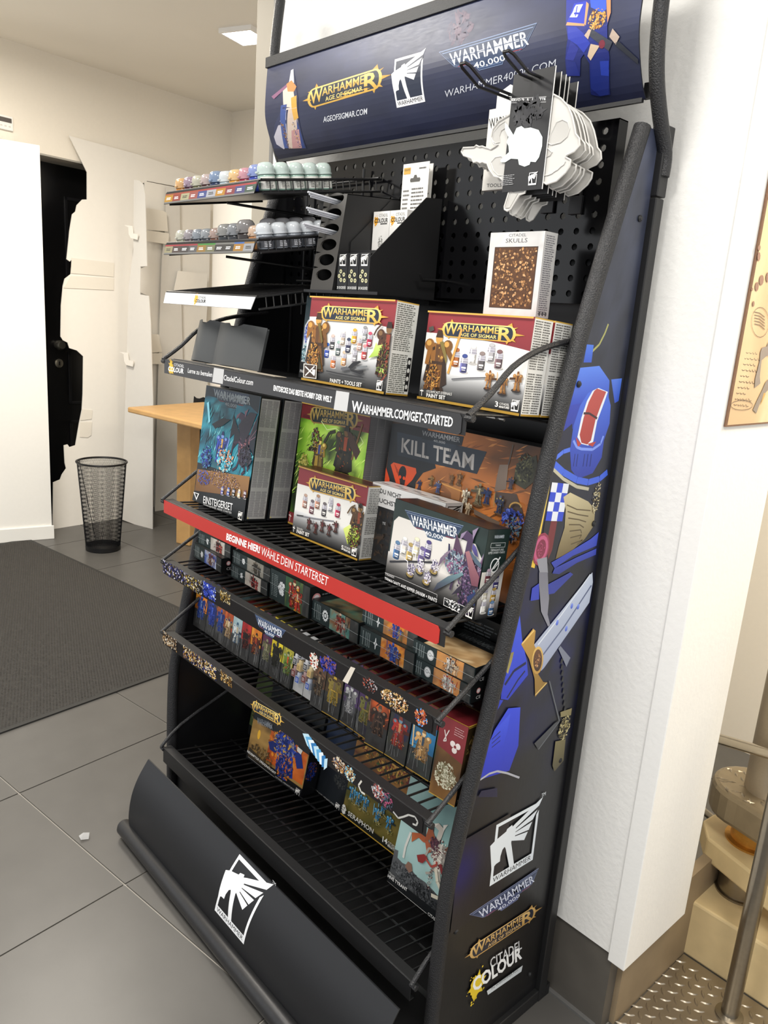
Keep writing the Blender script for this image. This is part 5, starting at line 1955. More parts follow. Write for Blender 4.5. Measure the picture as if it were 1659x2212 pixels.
a.ptext('SKAVEN', (972, 1092), (1012, 1107), (973, 1078), '#dedcd6', .0)
a.ptext('PAINT SET', (970, 1120), (1056, 1148), (972, 1095), '#f2efe9', .02)
p = a.P(950, 1100)
a.line([(p[0], p[1] - .004), (p[0], p[1] + .010)], .0012, '#f2efe9')
a.line([(p[0] - .004, p[1] + .006), (p[0] + .004, p[1] + .005)], .0022, '#f2efe9')
a.ptext('5', (1278, 1232), (1292, 1238), (1280, 1202), '#f2efe9', .02)
a.ptext('CITADEL', (1296, 1222), (1342, 1241), (1297, 1207), '#f2efe9', 0)
a.ptext('MINIATURES', (1294, 1241), (1341, 1262), (1295, 1226), '#f2efe9', .02)
p = a.P(1348, 1272)
small_logo_w(a, p[0], p[1], .0150)
gold_edges(a, .0028)
a.build('front_print')
a = textside(o, w, dp, h, '#dcdbd7', '#7a7976', 44, (.34, .62), 1, 17, .005, True)
a.build('side_print')
a = top(o, w, dp, h)
a.mottle(['#3a1a16', '#5a2a20', '#2a1410'], 14, 3, 8, 4)
a.rect(0, 0, w, .002, '#c8a24a')
a.rect(0, dp - .002, w, dp, '#c8a24a')
a.build('top_print')

# kill-team style big landscape box
w, h, dp = .425, .304, .085
o = carton('starter_set_box', 'large landscape box with stencil title on orange ruins, rear of second shelf', 'b', .068, .226, 0, w, h, dp, '#1c2025', group=G2)
a = front(o, w, h)
a.mottle(['#2a241f', '#5a3a22', '#a86430', '#c87a3c', '#6a4428'], 15, 2.2, 22, 16)
a.crop(780, 900, 3.95)
strokes(a, .12, .06, w, h, ['#a86430', '#c87a3c', '#8a5028', '#6a4428', '#d08a4a'], 160, 130, .05, .004, .3)
a.pp([(265, 60), (560, 60), (640, 440), (530, 480), (470, 560), (460, 620), (205, 560)], '#202428')
a.pp([(310, 130), (1075, 300), (1030, 400), (990, 490), (310, 330)], '#252e38', '#2e3844')
a.pp([(530, 110), (880, 170), (860, 250), (520, 190)], '#252c34')
a.ptext('WARHAMMER', (520, 160), (845, 222), (525, 118), '#8f9194', .015)
a.ptext('40,000', (618, 217), (718, 238), (620, 194), '#9a9c9e', .005)
a.ptext('KILL TEAM', (345, 305), (960, 458), (352, 180), '#b3afab', .02)
for (x0, y0, x1, y1) in ((365, 182, 357, 312), (560, 225, 552, 350), (668, 260, 664, 385), (760, 270, 752, 405), (860, 310, 850, 440)):
    a.line(a.PP([(x0, y0), (x1, y1)]), .0016, '#252e38')
a.pp([(255, 410), (280, 390), (470, 440), (475, 480), (440, 540), (380, 600), (300, 570)], '#d8491f', '#e0582a')
for k in range(4):
    a.line(a.PP([(285 + 10 * k, 400 + 15 * k), (310 + 8 * k, 480 + 18 * k)]), .001, '#8a2a12')
e = a.P(355, 485)
a.ell(e[0], e[1], .012, .0165, '#1c1c20')
a.pp([(330, 530), (380, 540), (372, 585), (335, 578)], '#1c1c20')
for (x, y) in ((335, 515), (368, 525)):
    e = a.P(x, y)
    a.ell(e[0], e[1], .0038, .0038, '#d8491f')
a.pp([(205, 540), (215, 430), (245, 530), (245, 570), (205, 560)], '#d8491f')
a.pp([(680, 560), (860, 590), (840, 720), (770, 700), (770, 650)], '#8a5a30', '#a8703c')
a.line(a.PP([(690, 570), (870, 640), (860, 690)]), .0025, '#c8904a')
a.pp([(1185, 410), (1260, 410), (1240, 620), (1140, 640), (1160, 520)], '#6a5a4e', '#8a786a')
a.line(a.PP([(1260, 410), (1290, 290), (1300, 240)]), .0035, '#5a4c42')
a.pp([(1150, 640), (1330, 660), (1400, 860), (1230, 880), (1140, 720)], '#4a3c34')
a.pp([(1330, 400), (1500, 330), (1520, 520), (1400, 620), (1300, 560)], '#3a3a2c')
a.blobs(*a.P(1400, 450), .020, .028, ['#4a4a36', '#2a2a20', '#6a6a4a', '#1c1c16'], 50, 131, .25)
for k, (x, y, s, pal) in enumerate(((497, 625, .022, ['#23305a', '#31447a', '#6a4a30']), (600, 590, .022, ['#8a6a3a', '#5a4020', '#b08a50']), (655, 655, .027, ['#3a4a7a', '#5a6a9a', '#9a8a6a']), (775, 580, .022, ['#6a4a2a', '#8a6438']), (840, 585, .026, ['#6a4a2a', '#a87a48']), (890, 760, .036, ['#c9bda4', '#8a7a60', '#efe6d2', '#5a4a38']), (1000, 760, .045, ['#6a6048', '#8a7a58', '#4a4030', '#b8a880']), (1075, 750, .034, ['#23305a', '#31447a', '#16203c']), (1180, 830, .036, ['#2a3350', '#4a5470', '#8a7a4a']), (1285, 620, .024, ['#3a3a50', '#2a2a3a']), (920, 850, .030, ['#b8a488', '#7a6448', '#e0d0b4']))):
    p = a.P(x, y)
    figure(a, p[0], p[1], s, pal, 140 + 3 * k, '#5a4028')
a.pp([(980, 790), (1200, 900), (1190, 940), (980, 830)], '#6a5a4e')
a.blobs(*a.P(1310, 870), .026, .018, ['#2a3a8a', '#3a50b0', '#1c2860', '#5a70c8'], 40, 170, .35)
a.blobs(*a.P(1310, 960), .018, .025, ['#8a6a58', '#3a4a6a', '#1c1c24', '#5a7a8a'], 40, 171, .35)
rr = [(1335 + 50 * math.cos(q), 775 + 42 * math.sin(q)) for q in np.linspace(math.pi, 2 * math.pi, 9)]
a.line(a.PP(rr), .003, '#b08a4a')
a.build('front_print')
a = right(o, w, dp, h)
a.rect(0, 0, dp, h, '#15181b')
a.build('side_print')

# white topped tool box
w, h, dp = .215, .166, .050
o = carton('tool_set_box', 'black box with broad white band and bold words before the orange ruins box', 'b', .093, .170, 0, w, h, dp, '#1b1c1e', group=G2)
a = front(o, w, h)
a.rect(0, 0, w, h, '#1b1c1e')
a.blobs(.06, .06, .06, .05, ['#2a2420', '#3a2c22', '#1c1a1a', '#241e1a'], 40, 181, .3)
a.rect(0, h - .047, w, h, '#e2e1df')
a.crop(820, 1060, 6.381)
a.ptext('WAS DU NICHT', (-140, -14), (300, 123), (-138, -80), '#1a1a1c', .02)
a.ptext('BRAUCHST', (-130, 120), (235, 235), (-128, 55), '#1a1a1c', .02)
a.ptext('TE', (40, 463), (85, 474), (42, 428), '#c9c9c9', 0)
p = a.P(715, 225)
a.line([(p[0], p[1] + .008), (p[0] + .030, p[1] + .008)], .0012, '#1a1a1c')
a.line([(p[0], p[1] + .008), (p[0], p[1] - .004)], .0012, '#1a1a1c')
a.line([(p[0] + .006, p[1] - .002), (p[0] + .028, p[1] + .005)], .0016, '#1a1a1c')
a.build('front_print')
a = right(o, w, dp, h)
a.rect(0, 0, dp, h, '#1b1c1e')
a.rect(0, h - .047, dp, h, '#d2d1cf')
emblem(a, fm((.006, h - .044), (.044, h - .044), (.006, h - .006)), '#1a1a1c', None, False)
a.build('side_print')
a = top(o, w, dp, h)
a.rect(0, 0, w, dp, '#cfcecc')
for k in range(7):
    a.poly([(.01 + .028 * k, .012 + .012 * (k % 2)), (.032 + .028 * k, .012 + .012 * (k % 2)), (.036 + .028 * k, .018 + .012 * (k % 2)), (.014 + .028 * k, .018 + .012 * (k % 2))], '#4a4a4c', None, k > 0)
a.build('top_print')

# dark green monster paint set
w, h, dp = .250, .162, .056
o = carton('paint_set_box', 'dark green box with purple winged creature, front right of second shelf', 'b', .239, .100, -3.5, w, h, dp, '#1c2a29', group=G2)
a = front(o, w, h)
a.mottle(['#1a2826', '#22322f', '#16211f'], 16, 5, 10, 8)
a.poly([(.004, .032), (.004, .118), (.016, .130), (.225, .130), (.246, .108), (.246, .032)], '#d3cfc9')
a.ras(lambda U, V: tuple((.07 + V ** 1.3 * c) + 0 * U for c in (.73, .71, .69)), 1, 8, 0, 0, w, .056)
a.crop(820, 1060, 6.381)
logo40(a, fm(a.P(368, 555), a.P(1180, 800), a.P(350, 262)), '#33475e', '#7e90a8', '#e6e8ea', w=.014)
for (x, y, b, c) in ((222, 905, '#3f5f86', '#5a7a9c'), (322, 850, '#d8d4cc', '#e8e6e0'), (405, 935, '#a08a52', '#a8925a'), (490, 860, '#d8d0b0', '#e6e0c0'), (567, 985, '#5a4e78', '#6a5e8a'), (655, 900, '#4a3f70', '#4a3f78')):
    p = a.P(x, y + 40)
    q = a.P(x + 8, y - 225)
    pot(a, p[0], p[1], (q - p)[1], b, c)
a.crop(820, 1160, 5.925)
a.line(a.PP([(135, 312), (330, 310), (720, 325)]), .0035, '#2a2a30')
for k, (x, y) in enumerate(((390, 490), (515, 450), (600, 590), (700, 450))):
    p = a.P(x, y)
    a.ell(p[0], p[1], .0105, .0068, '#211f1e')
    a.ell(p[0], p[1] + .0018, .0098, .0055, '#8f7a44')
    a.blobs(p[0] + .002, p[1] + .012, .010, .012, ['#e6e0e6', '#3a3460', '#c8c0d0', '#f2eef0', '#5a5080'], 34, 190 + k, .3)
a.line(a.PP([(440, 200), (480, 215), (470, 300)]), .002, '#e8e4e8')
a.line(a.PP([(335, 280), (375, 310), (370, 380)]), .002, '#e8e4e8')
p = a.P(1100, 930)
beast(a, p[0], p[1], .105, .150, ['#43324f', '#5a3f58', '#8a7a94', '#4a6a80'], 195)
a.blobs(*a.P(1110, 640), .018, .035, ['#3a2c4a', '#5a4468', '#2a2438', '#7a5a78', '#1c1a28'], 60, 196, .25)
a.blobs(*a.P(980, 320), .026, .022, ['#7a8a98', '#a8b0b8', '#4a4460', '#5a6a7a', '#8a5a7a'], 60, 196, .28)
a.pp([(905, 80), (925, 90), (930, 290), (895, 280)], '#2a2848')
a.pp([(770, 380), (800, 270), (880, 190), (960, 150), (890, 230), (820, 320)], '#5a4a60', '#8a7a8c')
a.pp([(1120, 190), (1170, 175), (1250, 400), (1330, 580), (1300, 640), (1200, 620), (1160, 400)], '#6a3c4a', '#9a6a70')
a.pp([(1170, 175), (1200, 190), (1335, 360), (1335, 420), (1240, 330)], '#4a5a6a')
a.pp([(1205, 150), (1220, 85), (1260, 130), (1285, 260), (1240, 230)], '#3a3468', '#5a5290')
a.pp([(705, 690), (760, 590), (900, 500), (1080, 450), (1100, 480), (950, 570), (820, 640)], '#2e2a3c', '#6a8a90')
a.pp([(940, 740), (1010, 660), (1080, 600), (1060, 700)], '#2a2434')
a.pp([(1140, 760), (1250, 700), (1255, 880), (1150, 860)], '#22305c')
a.ptext('TYRANIDS', (92, 482), (208, 528), (95, 456), '#d8d6d6', .0)
a.line(a.PP([(92, 452), (300, 530), (760, 735), (757, 775)]), .0008, '#bdbbbb')
a.ptext('TERMAGANTS AND RIPPER SWARM + PAINTS', (82, 552), (753, 838), (90, 508), '#ecebeb', .012)
a.pp([(850, 770), (1115, 885), (1105, 1000), (840, 870)], '#e6e4e4')
a.pp([(855, 779), (1108, 889), (1099, 988), (847, 866)], '#17191b')
a.blobs(*a.P(960, 870), .020, .008, ['#efeeee', '#efeeee', '#17191b'], 40, 199, .4)
p = a.P(1122, 1008)
small_logo_w(a, p[0], p[1], .0165)
a.build('front_print')
a = right(o, w, dp, h)
a.mottle(['#1a2826', '#22322f', '#16211f'], 18, 5, 6, 10)
a.rect(0, 0, dp, .086, '#cfccc6')
a.ras(lambda U, V: tuple((.09 + V * c) + 0 * U for c in (.72, .70, .68)), 1, 6, 0, 0, dp, .04)
a.tx('WARHAMMER', dp * .3, h * .90, dp * .45, .006, '#b8c0c8', .01)
a.line([(dp * .2, h * .85), (dp * .85, h * .85), (dp * .85, h * .80), (dp * .2, h * .80), (dp * .2, h * .85)], .0006, '#d0d4d4')
a.tx('TYRANIDS', dp * .40, h * .815, dp * .25, .003, '#d0d4d4', 0)
a.tx('TERMAGANTS AND', dp * .22, h * .76, dp * .6, .004, '#c8cccc', 0)
a.tx('RIPPER SWARM + PAINTS', dp * .14, h * .73, dp * .75, .004, '#c8cccc', 0)
a.ell(dp * .52, h * .60, .0115, .0135, '#e6e8e8')
a.ell(dp * .52, h * .60, .0092, .0112, '#1a2826')
a.line([(dp * .40, h * .54), (dp * .72, h * .69)], .003, '#e6e8e8')
a.line([(dp * .50, h * .56), (dp * .70, h * .63)], .002, '#e6e8e8')
for k, (x, y, b, c) in enumerate(((.30, .40, '#5a2a34', '#b8a0b0'), (.72, .32, '#3a3466', '#4a4480'), (.28, .21, '#d8d0b8', '#e6dfc8'), (.68, .18, '#a0803c', '#a88a4a'), (.30, .06, '#e0ded8', '#ecebe6'), (.68, .03, '#3f5f86', '#6a8ab0'))):
    pot(a, dp * x, h * y, .027, b, c)
a.build('side_print')
a = top(o, w, dp, h)
a.mottle(['#241c18', '#3a2a22', '#1c1614', '#4a2c22'], 19, 5, 12, 4)
a.build('top_print')

# ------------------------------------------------------------------ third shelf: small cartons lying flat
G3 = 'small boxed figures lying on the third shelf'


def icon(a, cx, cy, r, kind, seed, c='#e6e8e8', dark='#1d2a2b'):
    if kind == 'round':
        a.ell(cx, cy, r * .85, r, c, None, 18)
        a.ell(cx, cy, r * .76, r * .90, dark, None, 18)
        a.ell(cx, cy, r * .70, r * .84, c, None, 18)
        a.ell(cx - r * .15, cy + r * .1, r * .32, r * .38, dark)
        a.ell(cx - r * .15, cy + r * .1, r * .24, r * .29, c)
        a.line([(cx + r * .1, cy), (cx + r * .7, cy)], r * .12, dark)
    elif kind == 'cog':
        pts = []
        for k in range(24):
            e = r * (1.0 if (k // 1) % 2 else .78)
            pts.append((cx + e * .8 * math.cos(k * math.pi / 12), cy + e * math.sin(k * math.pi / 12)))
        a.poly(pts, c)
        a.ell(cx, cy, r * .42, r * .52, dark)
        a.ell(cx, cy, r * .26, r * .32, c)
    elif kind == 'wings':
        a.ell(cx, cy, r * .14, r * 1.0, c)
        a.poly([(cx - r * .5, cy + r * .05), (cx, cy + r * .3), (cx + r * .5, cy + r * .05), (cx + r * .35, cy - r * .2), (cx - r * .35, cy - r * .2)], c)
        a.ell(cx, cy, r * .08, r * .3, dark)
    elif kind == 'die':
        a.poly([(cx - r * .6, cy + r * .6), (cx + r * .3, cy + r * .8), (cx + r * .7, cy), (cx + r * .2, cy - r * .7), (cx - r * .6, cy - r * .4)], c)
        for k in range(4):
            a.ell(cx - r * .25 + r * .4 * (k % 2), cy - r * .2 + r * .45 * (k // 2), r * .10, r * .12, dark, None, 6, 0, k > 0)
    else:
        a.blobs(cx, cy, r * .55, r * .7, [c], 16, seed, .6)


def flat_box(label, x, d, yaw, w, h, dep, base, ic, bg, pal, seed, bgc=None, topart=None, words=None):
    o = carton('figure_box', label, 'c', x, d, yaw, w, h, dep, DKG, base=base, group=G3)
    a = front(o, w, h)
    a.mottle(['#1c2829', '#243233', '#172122'], seed, 4, 8, 3)
    for k in range(4):
        xx = w * (.05 + .035 * k + (.02 if k else 0))
        a.greek(xx, h * .14, xx + w * .020, h * .88, 13, '#9aa6a6', seed + k, .5, 1)
    icon(a, w * .30, h * .5, h * .30, ic, seed)
    a.mottle(bg, seed + 5, 3, 10, 5, w * .40, .0006, w * .83, h - .0006)
    hero(a, w * .62, h * .06, h * 1.0, pal, seed + 8)
    hero(a, w * .71, h * .02, h * .8, pal[::-1], seed + 9, False)
    a.blobs(w * .60, h * .4, w * .10, h * .3, pal, 14, seed + 8, .25)
    a.mottle(['#3a3a38', '#2a2c2c', '#4a4a48'], seed + 6, 4, 4, 4, w * .83, .0006, w - .0006, h - .0006)
    a.line([(0, h * .52), (w * .55, h * .50), (w, h * .46)], .0005, '#b9c0c0')
    a.build('front_print')
    a = top(o, w, dep, h)
    a.rect(0, 0, w, dep, '#15191a')
    a.mottle(topart or ['#1c2624', '#2a3230', '#20201e', '#151a1a'], seed + 9, 3, 10, 8, w * .16, .001, w - .001, dep * .62)
    if words:
        a.tx('WARHAMMER', w * .2, dep * .72, w * .6, dep * .16, '#6a7072', .01, .15)
    a.build('top_print')
    a = right(o, w, dep, h)
    a.rect(0, 0, dep, h, '#111314')
    a.ell(dep * .16, h * .62, h * .16, h * .16, '#c98a8a')
    a.ell(dep * .16, h * .62, h * .11, h * .11, '#d8d0d0')
    a.tx('CE', dep * .12, h * .15, dep * .1, h * .18, '#c9c9c9', .0)
    a.greek(dep * .3, h * .2, dep * .9, h * .8, 5, '#6a6c6c', seed, .4, 1)
    a.build('side_print')
    return o


BR = ['#3a2a20', '#6a3a2a', '#8a8278', '#2a2422', '#a83a30']
flat_box('small carton with blue sky art, bottom of leftmost stack on third shelf', -.497, .086, -3, .156, .038, .12, 0, 'blot', ['#2a3f8a', '#4a64b0', '#c9d0e0', '#8a6a5a'], ['#6a3a2a', '#a88a6a', '#8a2a2a', '#3a4a8a', '#e0e0e8'], 201)
flat_box('small carton with pale art and red figure, top of leftmost stack on third shelf', -.488, .092, 1.5, .158, .034, .12, .0385, 'blot', ['#b8b0a4', '#c9c2b8', '#a8a094'], ['#3a2a2a', '#8a2a2a', '#5a3a30', '#1c1a1c', '#c84a3a'], 206)
flat_box('small carton with beige art and red figure, bottom of second stack on third shelf', -.308, .086, -.7, .166, .034, .12, 0, 'blot', ['#b4aa9e', '#c6beb2', '#a89e92'], ['#2a2220', '#8a2a28', '#4a302a', '#b83a3a'], 211)
flat_box('small carton with grey art and white die emblem on third shelf', -.311, .091, -1, .172, .034, .12, .0345, 'die', ['#8a857a', '#9a958a', '#7a766c'], ['#3a3a34', '#5a5248', '#6a5a4a', '#2a2a28'], 216)
flat_box('thick carton with green art and red yellow figures on third shelf', -.134, .085, -.4, .156, .073, .11, 0, 'blot', ['#2f4a34', '#3f6a44', '#284030', '#5a6a3a'], ['#a83028', '#6a2a1c', '#d8c49a', '#3a2a20', '#e0a030', '#c83a2a'], 221)
flat_box('single carton with cog emblem and teal brown art on the third shelf', .024, .090, -1.5, .164, .047, .125, 0, 'cog', ['#3f6a64', '#6a9a8e', '#8a5a3a', '#5a3a28'], ['#7a2a24', '#c8a890', '#3a3028', '#a83a30', '#8a8a84'], 226, None, ['#2a3a34', '#3a5a4a', '#5a4a34', '#1c2420', '#6a5a44'], True)
flat_box('lower of two cartons with winged emblem and blue soldier on orange', .192, .087, .1, .160, .042, .12, 0, 'wings', ['#d07a2a', '#e0963a', '#a8582a', '#c8a06a'], ['#2f4aa0', '#3f5ab8', '#23357a', '#8a9ac0', '#6a4a2a'], 231)
flat_box('upper of two cartons with winged emblem and blue soldier on orange', .180, .100, .1, .163, .036, .12, .0425, 'wings', ['#c86a24', '#e0902f', '#8a5a34', '#b89a6a'], ['#2a4498', '#3f5ab8', '#1c2c68', '#a85a3a', '#8a7a4a'], 236)
flat_box('lower of two cartons with round white emblem at the right shelf end', .338, .091, -.7, .158, .034, .12, 0, 'round', ['#b8703a', '#c8905a', '#8a5a3a'], ['#d8d4cc', '#a8a49c', '#a83a30', '#6a665e', '#f0ece4'], 241)
flat_box('upper carton with round white emblem and sandy picture on its top', .341, .091, .5, .156, .034, .12, .0345, 'round', ['#c07a3a', '#d89a5a', '#9a6a44'], ['#d8d4cc', '#b8a890', '#3a2c28', '#8a5a3a', '#e8c8a0'], 246, None, ['#c8b08a', '#b89a70', '#8a6a44', '#d8c8a4', '#a88a60'], True)
o = carton('figure_box', 'black carton with small white print standing behind the sandy topped carton', 'c', .342, .222, 0, .150, .105, .09, '#141617', group=G3)
a = front(o, .158, .105)
a.greek(.01, .03, .10, .095, 10, '#5a5e60', 5, .4, 1)
a.rect(.11, .05, .126, .07, '#3a3c3e')
a.rect(.13, .05, .146, .07, '#3a3c3e', None, True)
a.build('front_print')

# ------------------------------------------------------------------ fourth shelf: upright cartons
G4 = 'upright figure boxes on the fourth shelf'


def upright(label, x, d, yaw, w, h, dep, bg, pal, seed, low='#4a4a4a', band=None, gold=False, grp=G4, split=.34, film=True):
    o = carton('figure_box', label, 'd', x, d, yaw, w, h, dep, '#232829', group=grp)
    a = front(o, w, h)
    a.mottle(bg, seed, 2.4, 6, 12, 0, h * split, w, h)
    a.mottle([low, '#3a3a3a', '#2c2c2c'], seed + 1, 3, 5, 5, 0, 0, w, h * split)
    strokes(a, 0, h * split, w, h, bg, 24, seed + 2, w * .6, w * .06)
    hero(a, w * .52, h * .20, min(h * .46, w * 1.45), pal, seed + 3)
    a.blobs(w * .5, h * .27, w * .34, h * .06, pal, 14, seed + 2, .3)
    if band:
        a.rect(0, h * .72, w, h, band)
        a.ell(w * .5, h * .76, w * .10, w * .10, '#d8d0d0')
    if film:
        r = random.Random(seed)
        for k in range(5):
            x0 = w * r.uniform(.05, .9)
            a.line([(x0, h * r.uniform(.02, .1)), (x0 + w * r.uniform(-.1, .1), h * r.uniform(.15, .4))], .0006, '#9a9c9c', k > 0)
    if gold:
        a.rect(0, 0, w, .0022, '#a8883a')
    a.build('front_print')
    a = top(o, w, dep, h)
    if gold:
        a.rect(0, 0, w, dep, '#5a1a1e')
        for y in (0, dep - .002):
            a.rect(0, y, w, y + .002, '#a8883a', None, y > 0)
    else:
        a.mottle([bg[0], '#2a2c2c'], seed + 4, 3, 4, 4)
    a.build('top_print')
    return o


H4 = .150
BLU = ['#2a4490', '#3a58b0', '#1c2c60', '#6a7ea8', '#8a7a4a']
upright('leftmost upright carton, orange sky with blue soldiers', -.520, .099, .5, .062, H4, .07, ['#3a3f4a', '#8a4a24', '#d07a2a', '#e09a3a'], BLU, 301)
upright('second upright carton from left, filled by a large blue armoured shape', -.457, .100, -2, .055, H4, .07, ['#3a3430', '#2a3a78', '#b0642a'], ['#2a3f98', '#3a52b8', '#1c2c68', '#4a64c8'], 306)
upright('third upright carton from left, blue figure with staff before orange', -.401, .097, -3, .045, H4, .07, ['#5a6068', '#8a4a30', '#b86a3a'], BLU, 311, '#6a6a6a')
upright('fourth upright carton from left, gold and ivory figure on red orange', -.355, .093, -1, .042, H4, .07, ['#4a3a34', '#a8482a', '#d06a34'], ['#c8a878', '#8a6a44', '#3a3a6a', '#e0d0b8', '#5a4030'], 316)
upright('fifth upright carton from left, pale blue picture with white robed figure', -.312, .091, 1, .041, H4, .07, ['#6a8a90', '#9ab4b8', '#b8ccd0'], ['#e0e4e4', '#3a5a78', '#8a9aa0', '#c8b890', '#2a3a4a'], 321)
upright('sixth upright carton from left, plain red with dark figure', -.270, .092, 2, .039, H4, .07, ['#8a2024', '#b02a2a', '#c83430'], ['#2a1c1c', '#5a2420', '#8a3a2a', '#1c1616'], 326)
upright('seventh upright carton from left, orange with horned red figure', -.230, .094, 4, .041, H4, .07, ['#b85a20', '#d8882a', '#e8a43a'], ['#6a2a1c', '#3a2420', '#c8902f', '#a83a20', '#8a6a3a'], 331)
upright('eighth upright carton from left, dark purple over olive scene', -.188, .099, 0, .040, H4, .07, ['#4a4a3a', '#5a2a4a', '#4a1c44'], ['#6a6a4a', '#8a8a6a', '#4a4438', '#a89a7a'], 336)
upright('ninth upright carton from left, bright yellow with black twisted figure', -.147, .099, -3, .048, H4, .07, ['#9a8a2a', '#d8c02a', '#e8d43a'], ['#1c1c18', '#2f2f28', '#3a3a30', '#141410'], 341)
upright('tenth upright carton from left, yellow green with spiky green figures', -.097, .097, 0, .042, H4, .07, ['#6a6a3a', '#a8a03a', '#d0c43a'], ['#6a8a3a', '#4a5a2a', '#a8a88a', '#c8502a', '#8a9a6a'], 346)
for k, x in enumerate((-.053, -.013)):
    L = shelf_frame('d') @ T(x, .093, .0008)
    t = thing('paint_blister', ['left', 'right'][k] + ' of two white card blister packs with six small paint tubs', 'blister pack', local=L, group='paint blisters on the fourth shelf')
    M().box(0, .012, 0, .038, .0132, .150).obj('backing_card', mat('white_blister_card', '#c9c9c8', 0.4, var=0.05), t, world=False)
    for j in range(6):
        cx, cz = .011 + .017 * (j % 2), .112 - .030 * (j // 2) - .010 * (j % 2)
        c = ['#cfcdca', '#c4c4c8', '#bcbcc0', '#c8b48a', '#a88a88', '#b4bccc'][j]
        m = M().box(cx - .0072, -.0018, cz - .0125, cx + .0072, .0118, cz + .004).lathe([(.0062, 0), (.0062, .006), (.005, .009), (.002, .010)], 10, (cx, .005, cz + .004))
        m.obj('paint_tub', mat('tub_' + c.lstrip('#'), c, 0.3, var=0.05), t, world=False, smooth=True)
        a = Art(t, (cx - .0062, -.0018, cz - .0110), (1, 0, 0), (0, 0, 1))
        a.rect(0, 0, .0124, .0135, ['#d8d4d0', '#2a2e3a', '#303236', '#d0b070', '#7a3a34', '#3f5fb8'][j])
        a.greek(.0015, .003, .011, .012, 3, '#e6e6e6' if j in (1, 2, 4, 5) else '#5a4a40', j, .4, 1)
        a.build('tub_label')
upright('narrow brown carton just right of the two paint blisters', .029, .094, 1, .042, H4, .07, ['#4a4038', '#6a4a34', '#8a5a38'], ['#4a3a2c', '#2a2420', '#7a6048', '#8a7a60'], 351)
upright('brown carton with yellow figure right of the narrow brown carton', .072, .096, 4, .053, H4, .06, ['#2a241c', '#4a3a28', '#5a4630'], ['#8a7a3a', '#b8983a', '#4a3a24', '#6a5a44'], 356, '#2a2822', '#6a2026', True)
upright('carton with grey ghostly figure on violet', .127, .103, -2, .050, H4, .06, ['#3a3440', '#4a3a5a', '#5a4470'], ['#9a9a9a', '#6a6a70', '#c0c0c0', '#4a4a50'], 361, '#3a3a40', None, True)
upright('dark violet carton with olive figures and gold bottom edge', .179, .101, -2, .047, H4, .06, ['#2a2430', '#3a2c48', '#4a345a'], ['#6a6a3a', '#8a7a3a', '#3a3428', '#4a3a5a'], 366, '#2f2a38', '#6a2026', True)
o = upright('carton with fiery orange sky and dark horsemen', .228, .088, 5, .055, H4, .06, ['#2a1c18', '#5a2a1c', '#c85a2a', '#e0783a'], ['#2a201c', '#5a4438', '#8a6a54', '#3a2c28'], 371, '#241e1c', '#7a2228', True, film=False)
upright('carton with night blue sky and red beast rider', .286, .093, 2.5, .056, H4, .06, ['#3a3a2c', '#2a2a44', '#23234a'], ['#a8322c', '#7a3a30', '#6a8a9a', '#c88a5a', '#4a3a34'], 376, '#4a4a34', '#7a2228', True)
upright('carton with bright blue sky and rider on tan beast', .345, .097, 1.5, .063, H4, .06, ['#3a5a6a', '#2a6a98', '#3a8ab8'], ['#c89a60', '#8a6a44', '#e0c090', '#3a4a5a', '#a87a48'], 381, '#3a4440', '#7a2228', True)
upright('narrow green carton left of the dark red carton at the shelf end', .4095, .100, 1, .023, H4, .06, ['#2a3a2c', '#3a5a40', '#2f4a34'], ['#8a9a7a', '#b8b8a0', '#4a5a44'], 386, '#2f3a30', '#7a2228', True)
w, h, dp = .062, .158, .075
o = carton('figure_box', 'tall dark red and brown carton at the right end of fourth shelf', 'd', .434, .072, 5, w, h, dp, '#4a1a1e', group=G4)
a = front(o, w, h)
a.mottle(['#4a3420', '#6a4a28', '#7a5a34'], 391, 3, 6, 10)
a.poly([(0, h * .62), (w, h * .54), (w, h), (0, h)], '#7a2a30')
a.blobs(w * .5, h * .30, w * .40, h * .16, ['#b8b49c', '#8a866a', '#d0ccb4', '#6a5a3a'], 90, 392, .22)
for k in range(3):
    e = 2.094 * k + .5
    a.ell(w * .66 + .007 * math.cos(e), h * .70 + .007 * math.sin(e), .006, .006, '#d8ccc8', None, 10, 0, k > 0)
a.ell(w * .66, h * .70, .003, .003, '#7a2a30')
a.tx('NEZ MADE IN UK', w * .40, h * .60, .003, h * .3, '#c8a8a8') if False else None
a.line([(w * .2, h * .84), (w * .32, h * .72), (w * .22, h * .70), (w * .36, h * .86)], .002, '#d8ccc8')
a.greek(w * .55, h * .84, w * .95, h * .95, 4, '#b88a8a', 7, .4, 1)
a.rect(0, 0, w, .002, '#a8883a')
a.build('front_print')
a = right(o, w, dp, h)
a.mottle(['#2a2014', '#4a3820', '#5a4628'], 394, 3, 6, 10)
a.blobs(dp * .5, h * .7, dp * .4, h * .2, ['#8a7038', '#3a2c18', '#a88a4a'], 50, 395, .25)
a.rect(0, 0, dp, h * .12, '#15130f')
a.tx('NURGLING', dp * .06, h * .04, dp * .7, h * .045, '#c8c4bc', 0)
a.rect(0, h - .003, dp, h, '#a8883a')
a.build('side_print')
a = top(o, w, dp, h)
a.rect(0, 0, w, dp, '#6a2026')
a.rect(0, 0, w, .002, '#b8983a')
a.rect(w - .002, 0, w, dp, '#b8983a', None, True)
a.rect(0, dp - .002, w, dp, '#b8983a', None, True)
a.build('top_print')
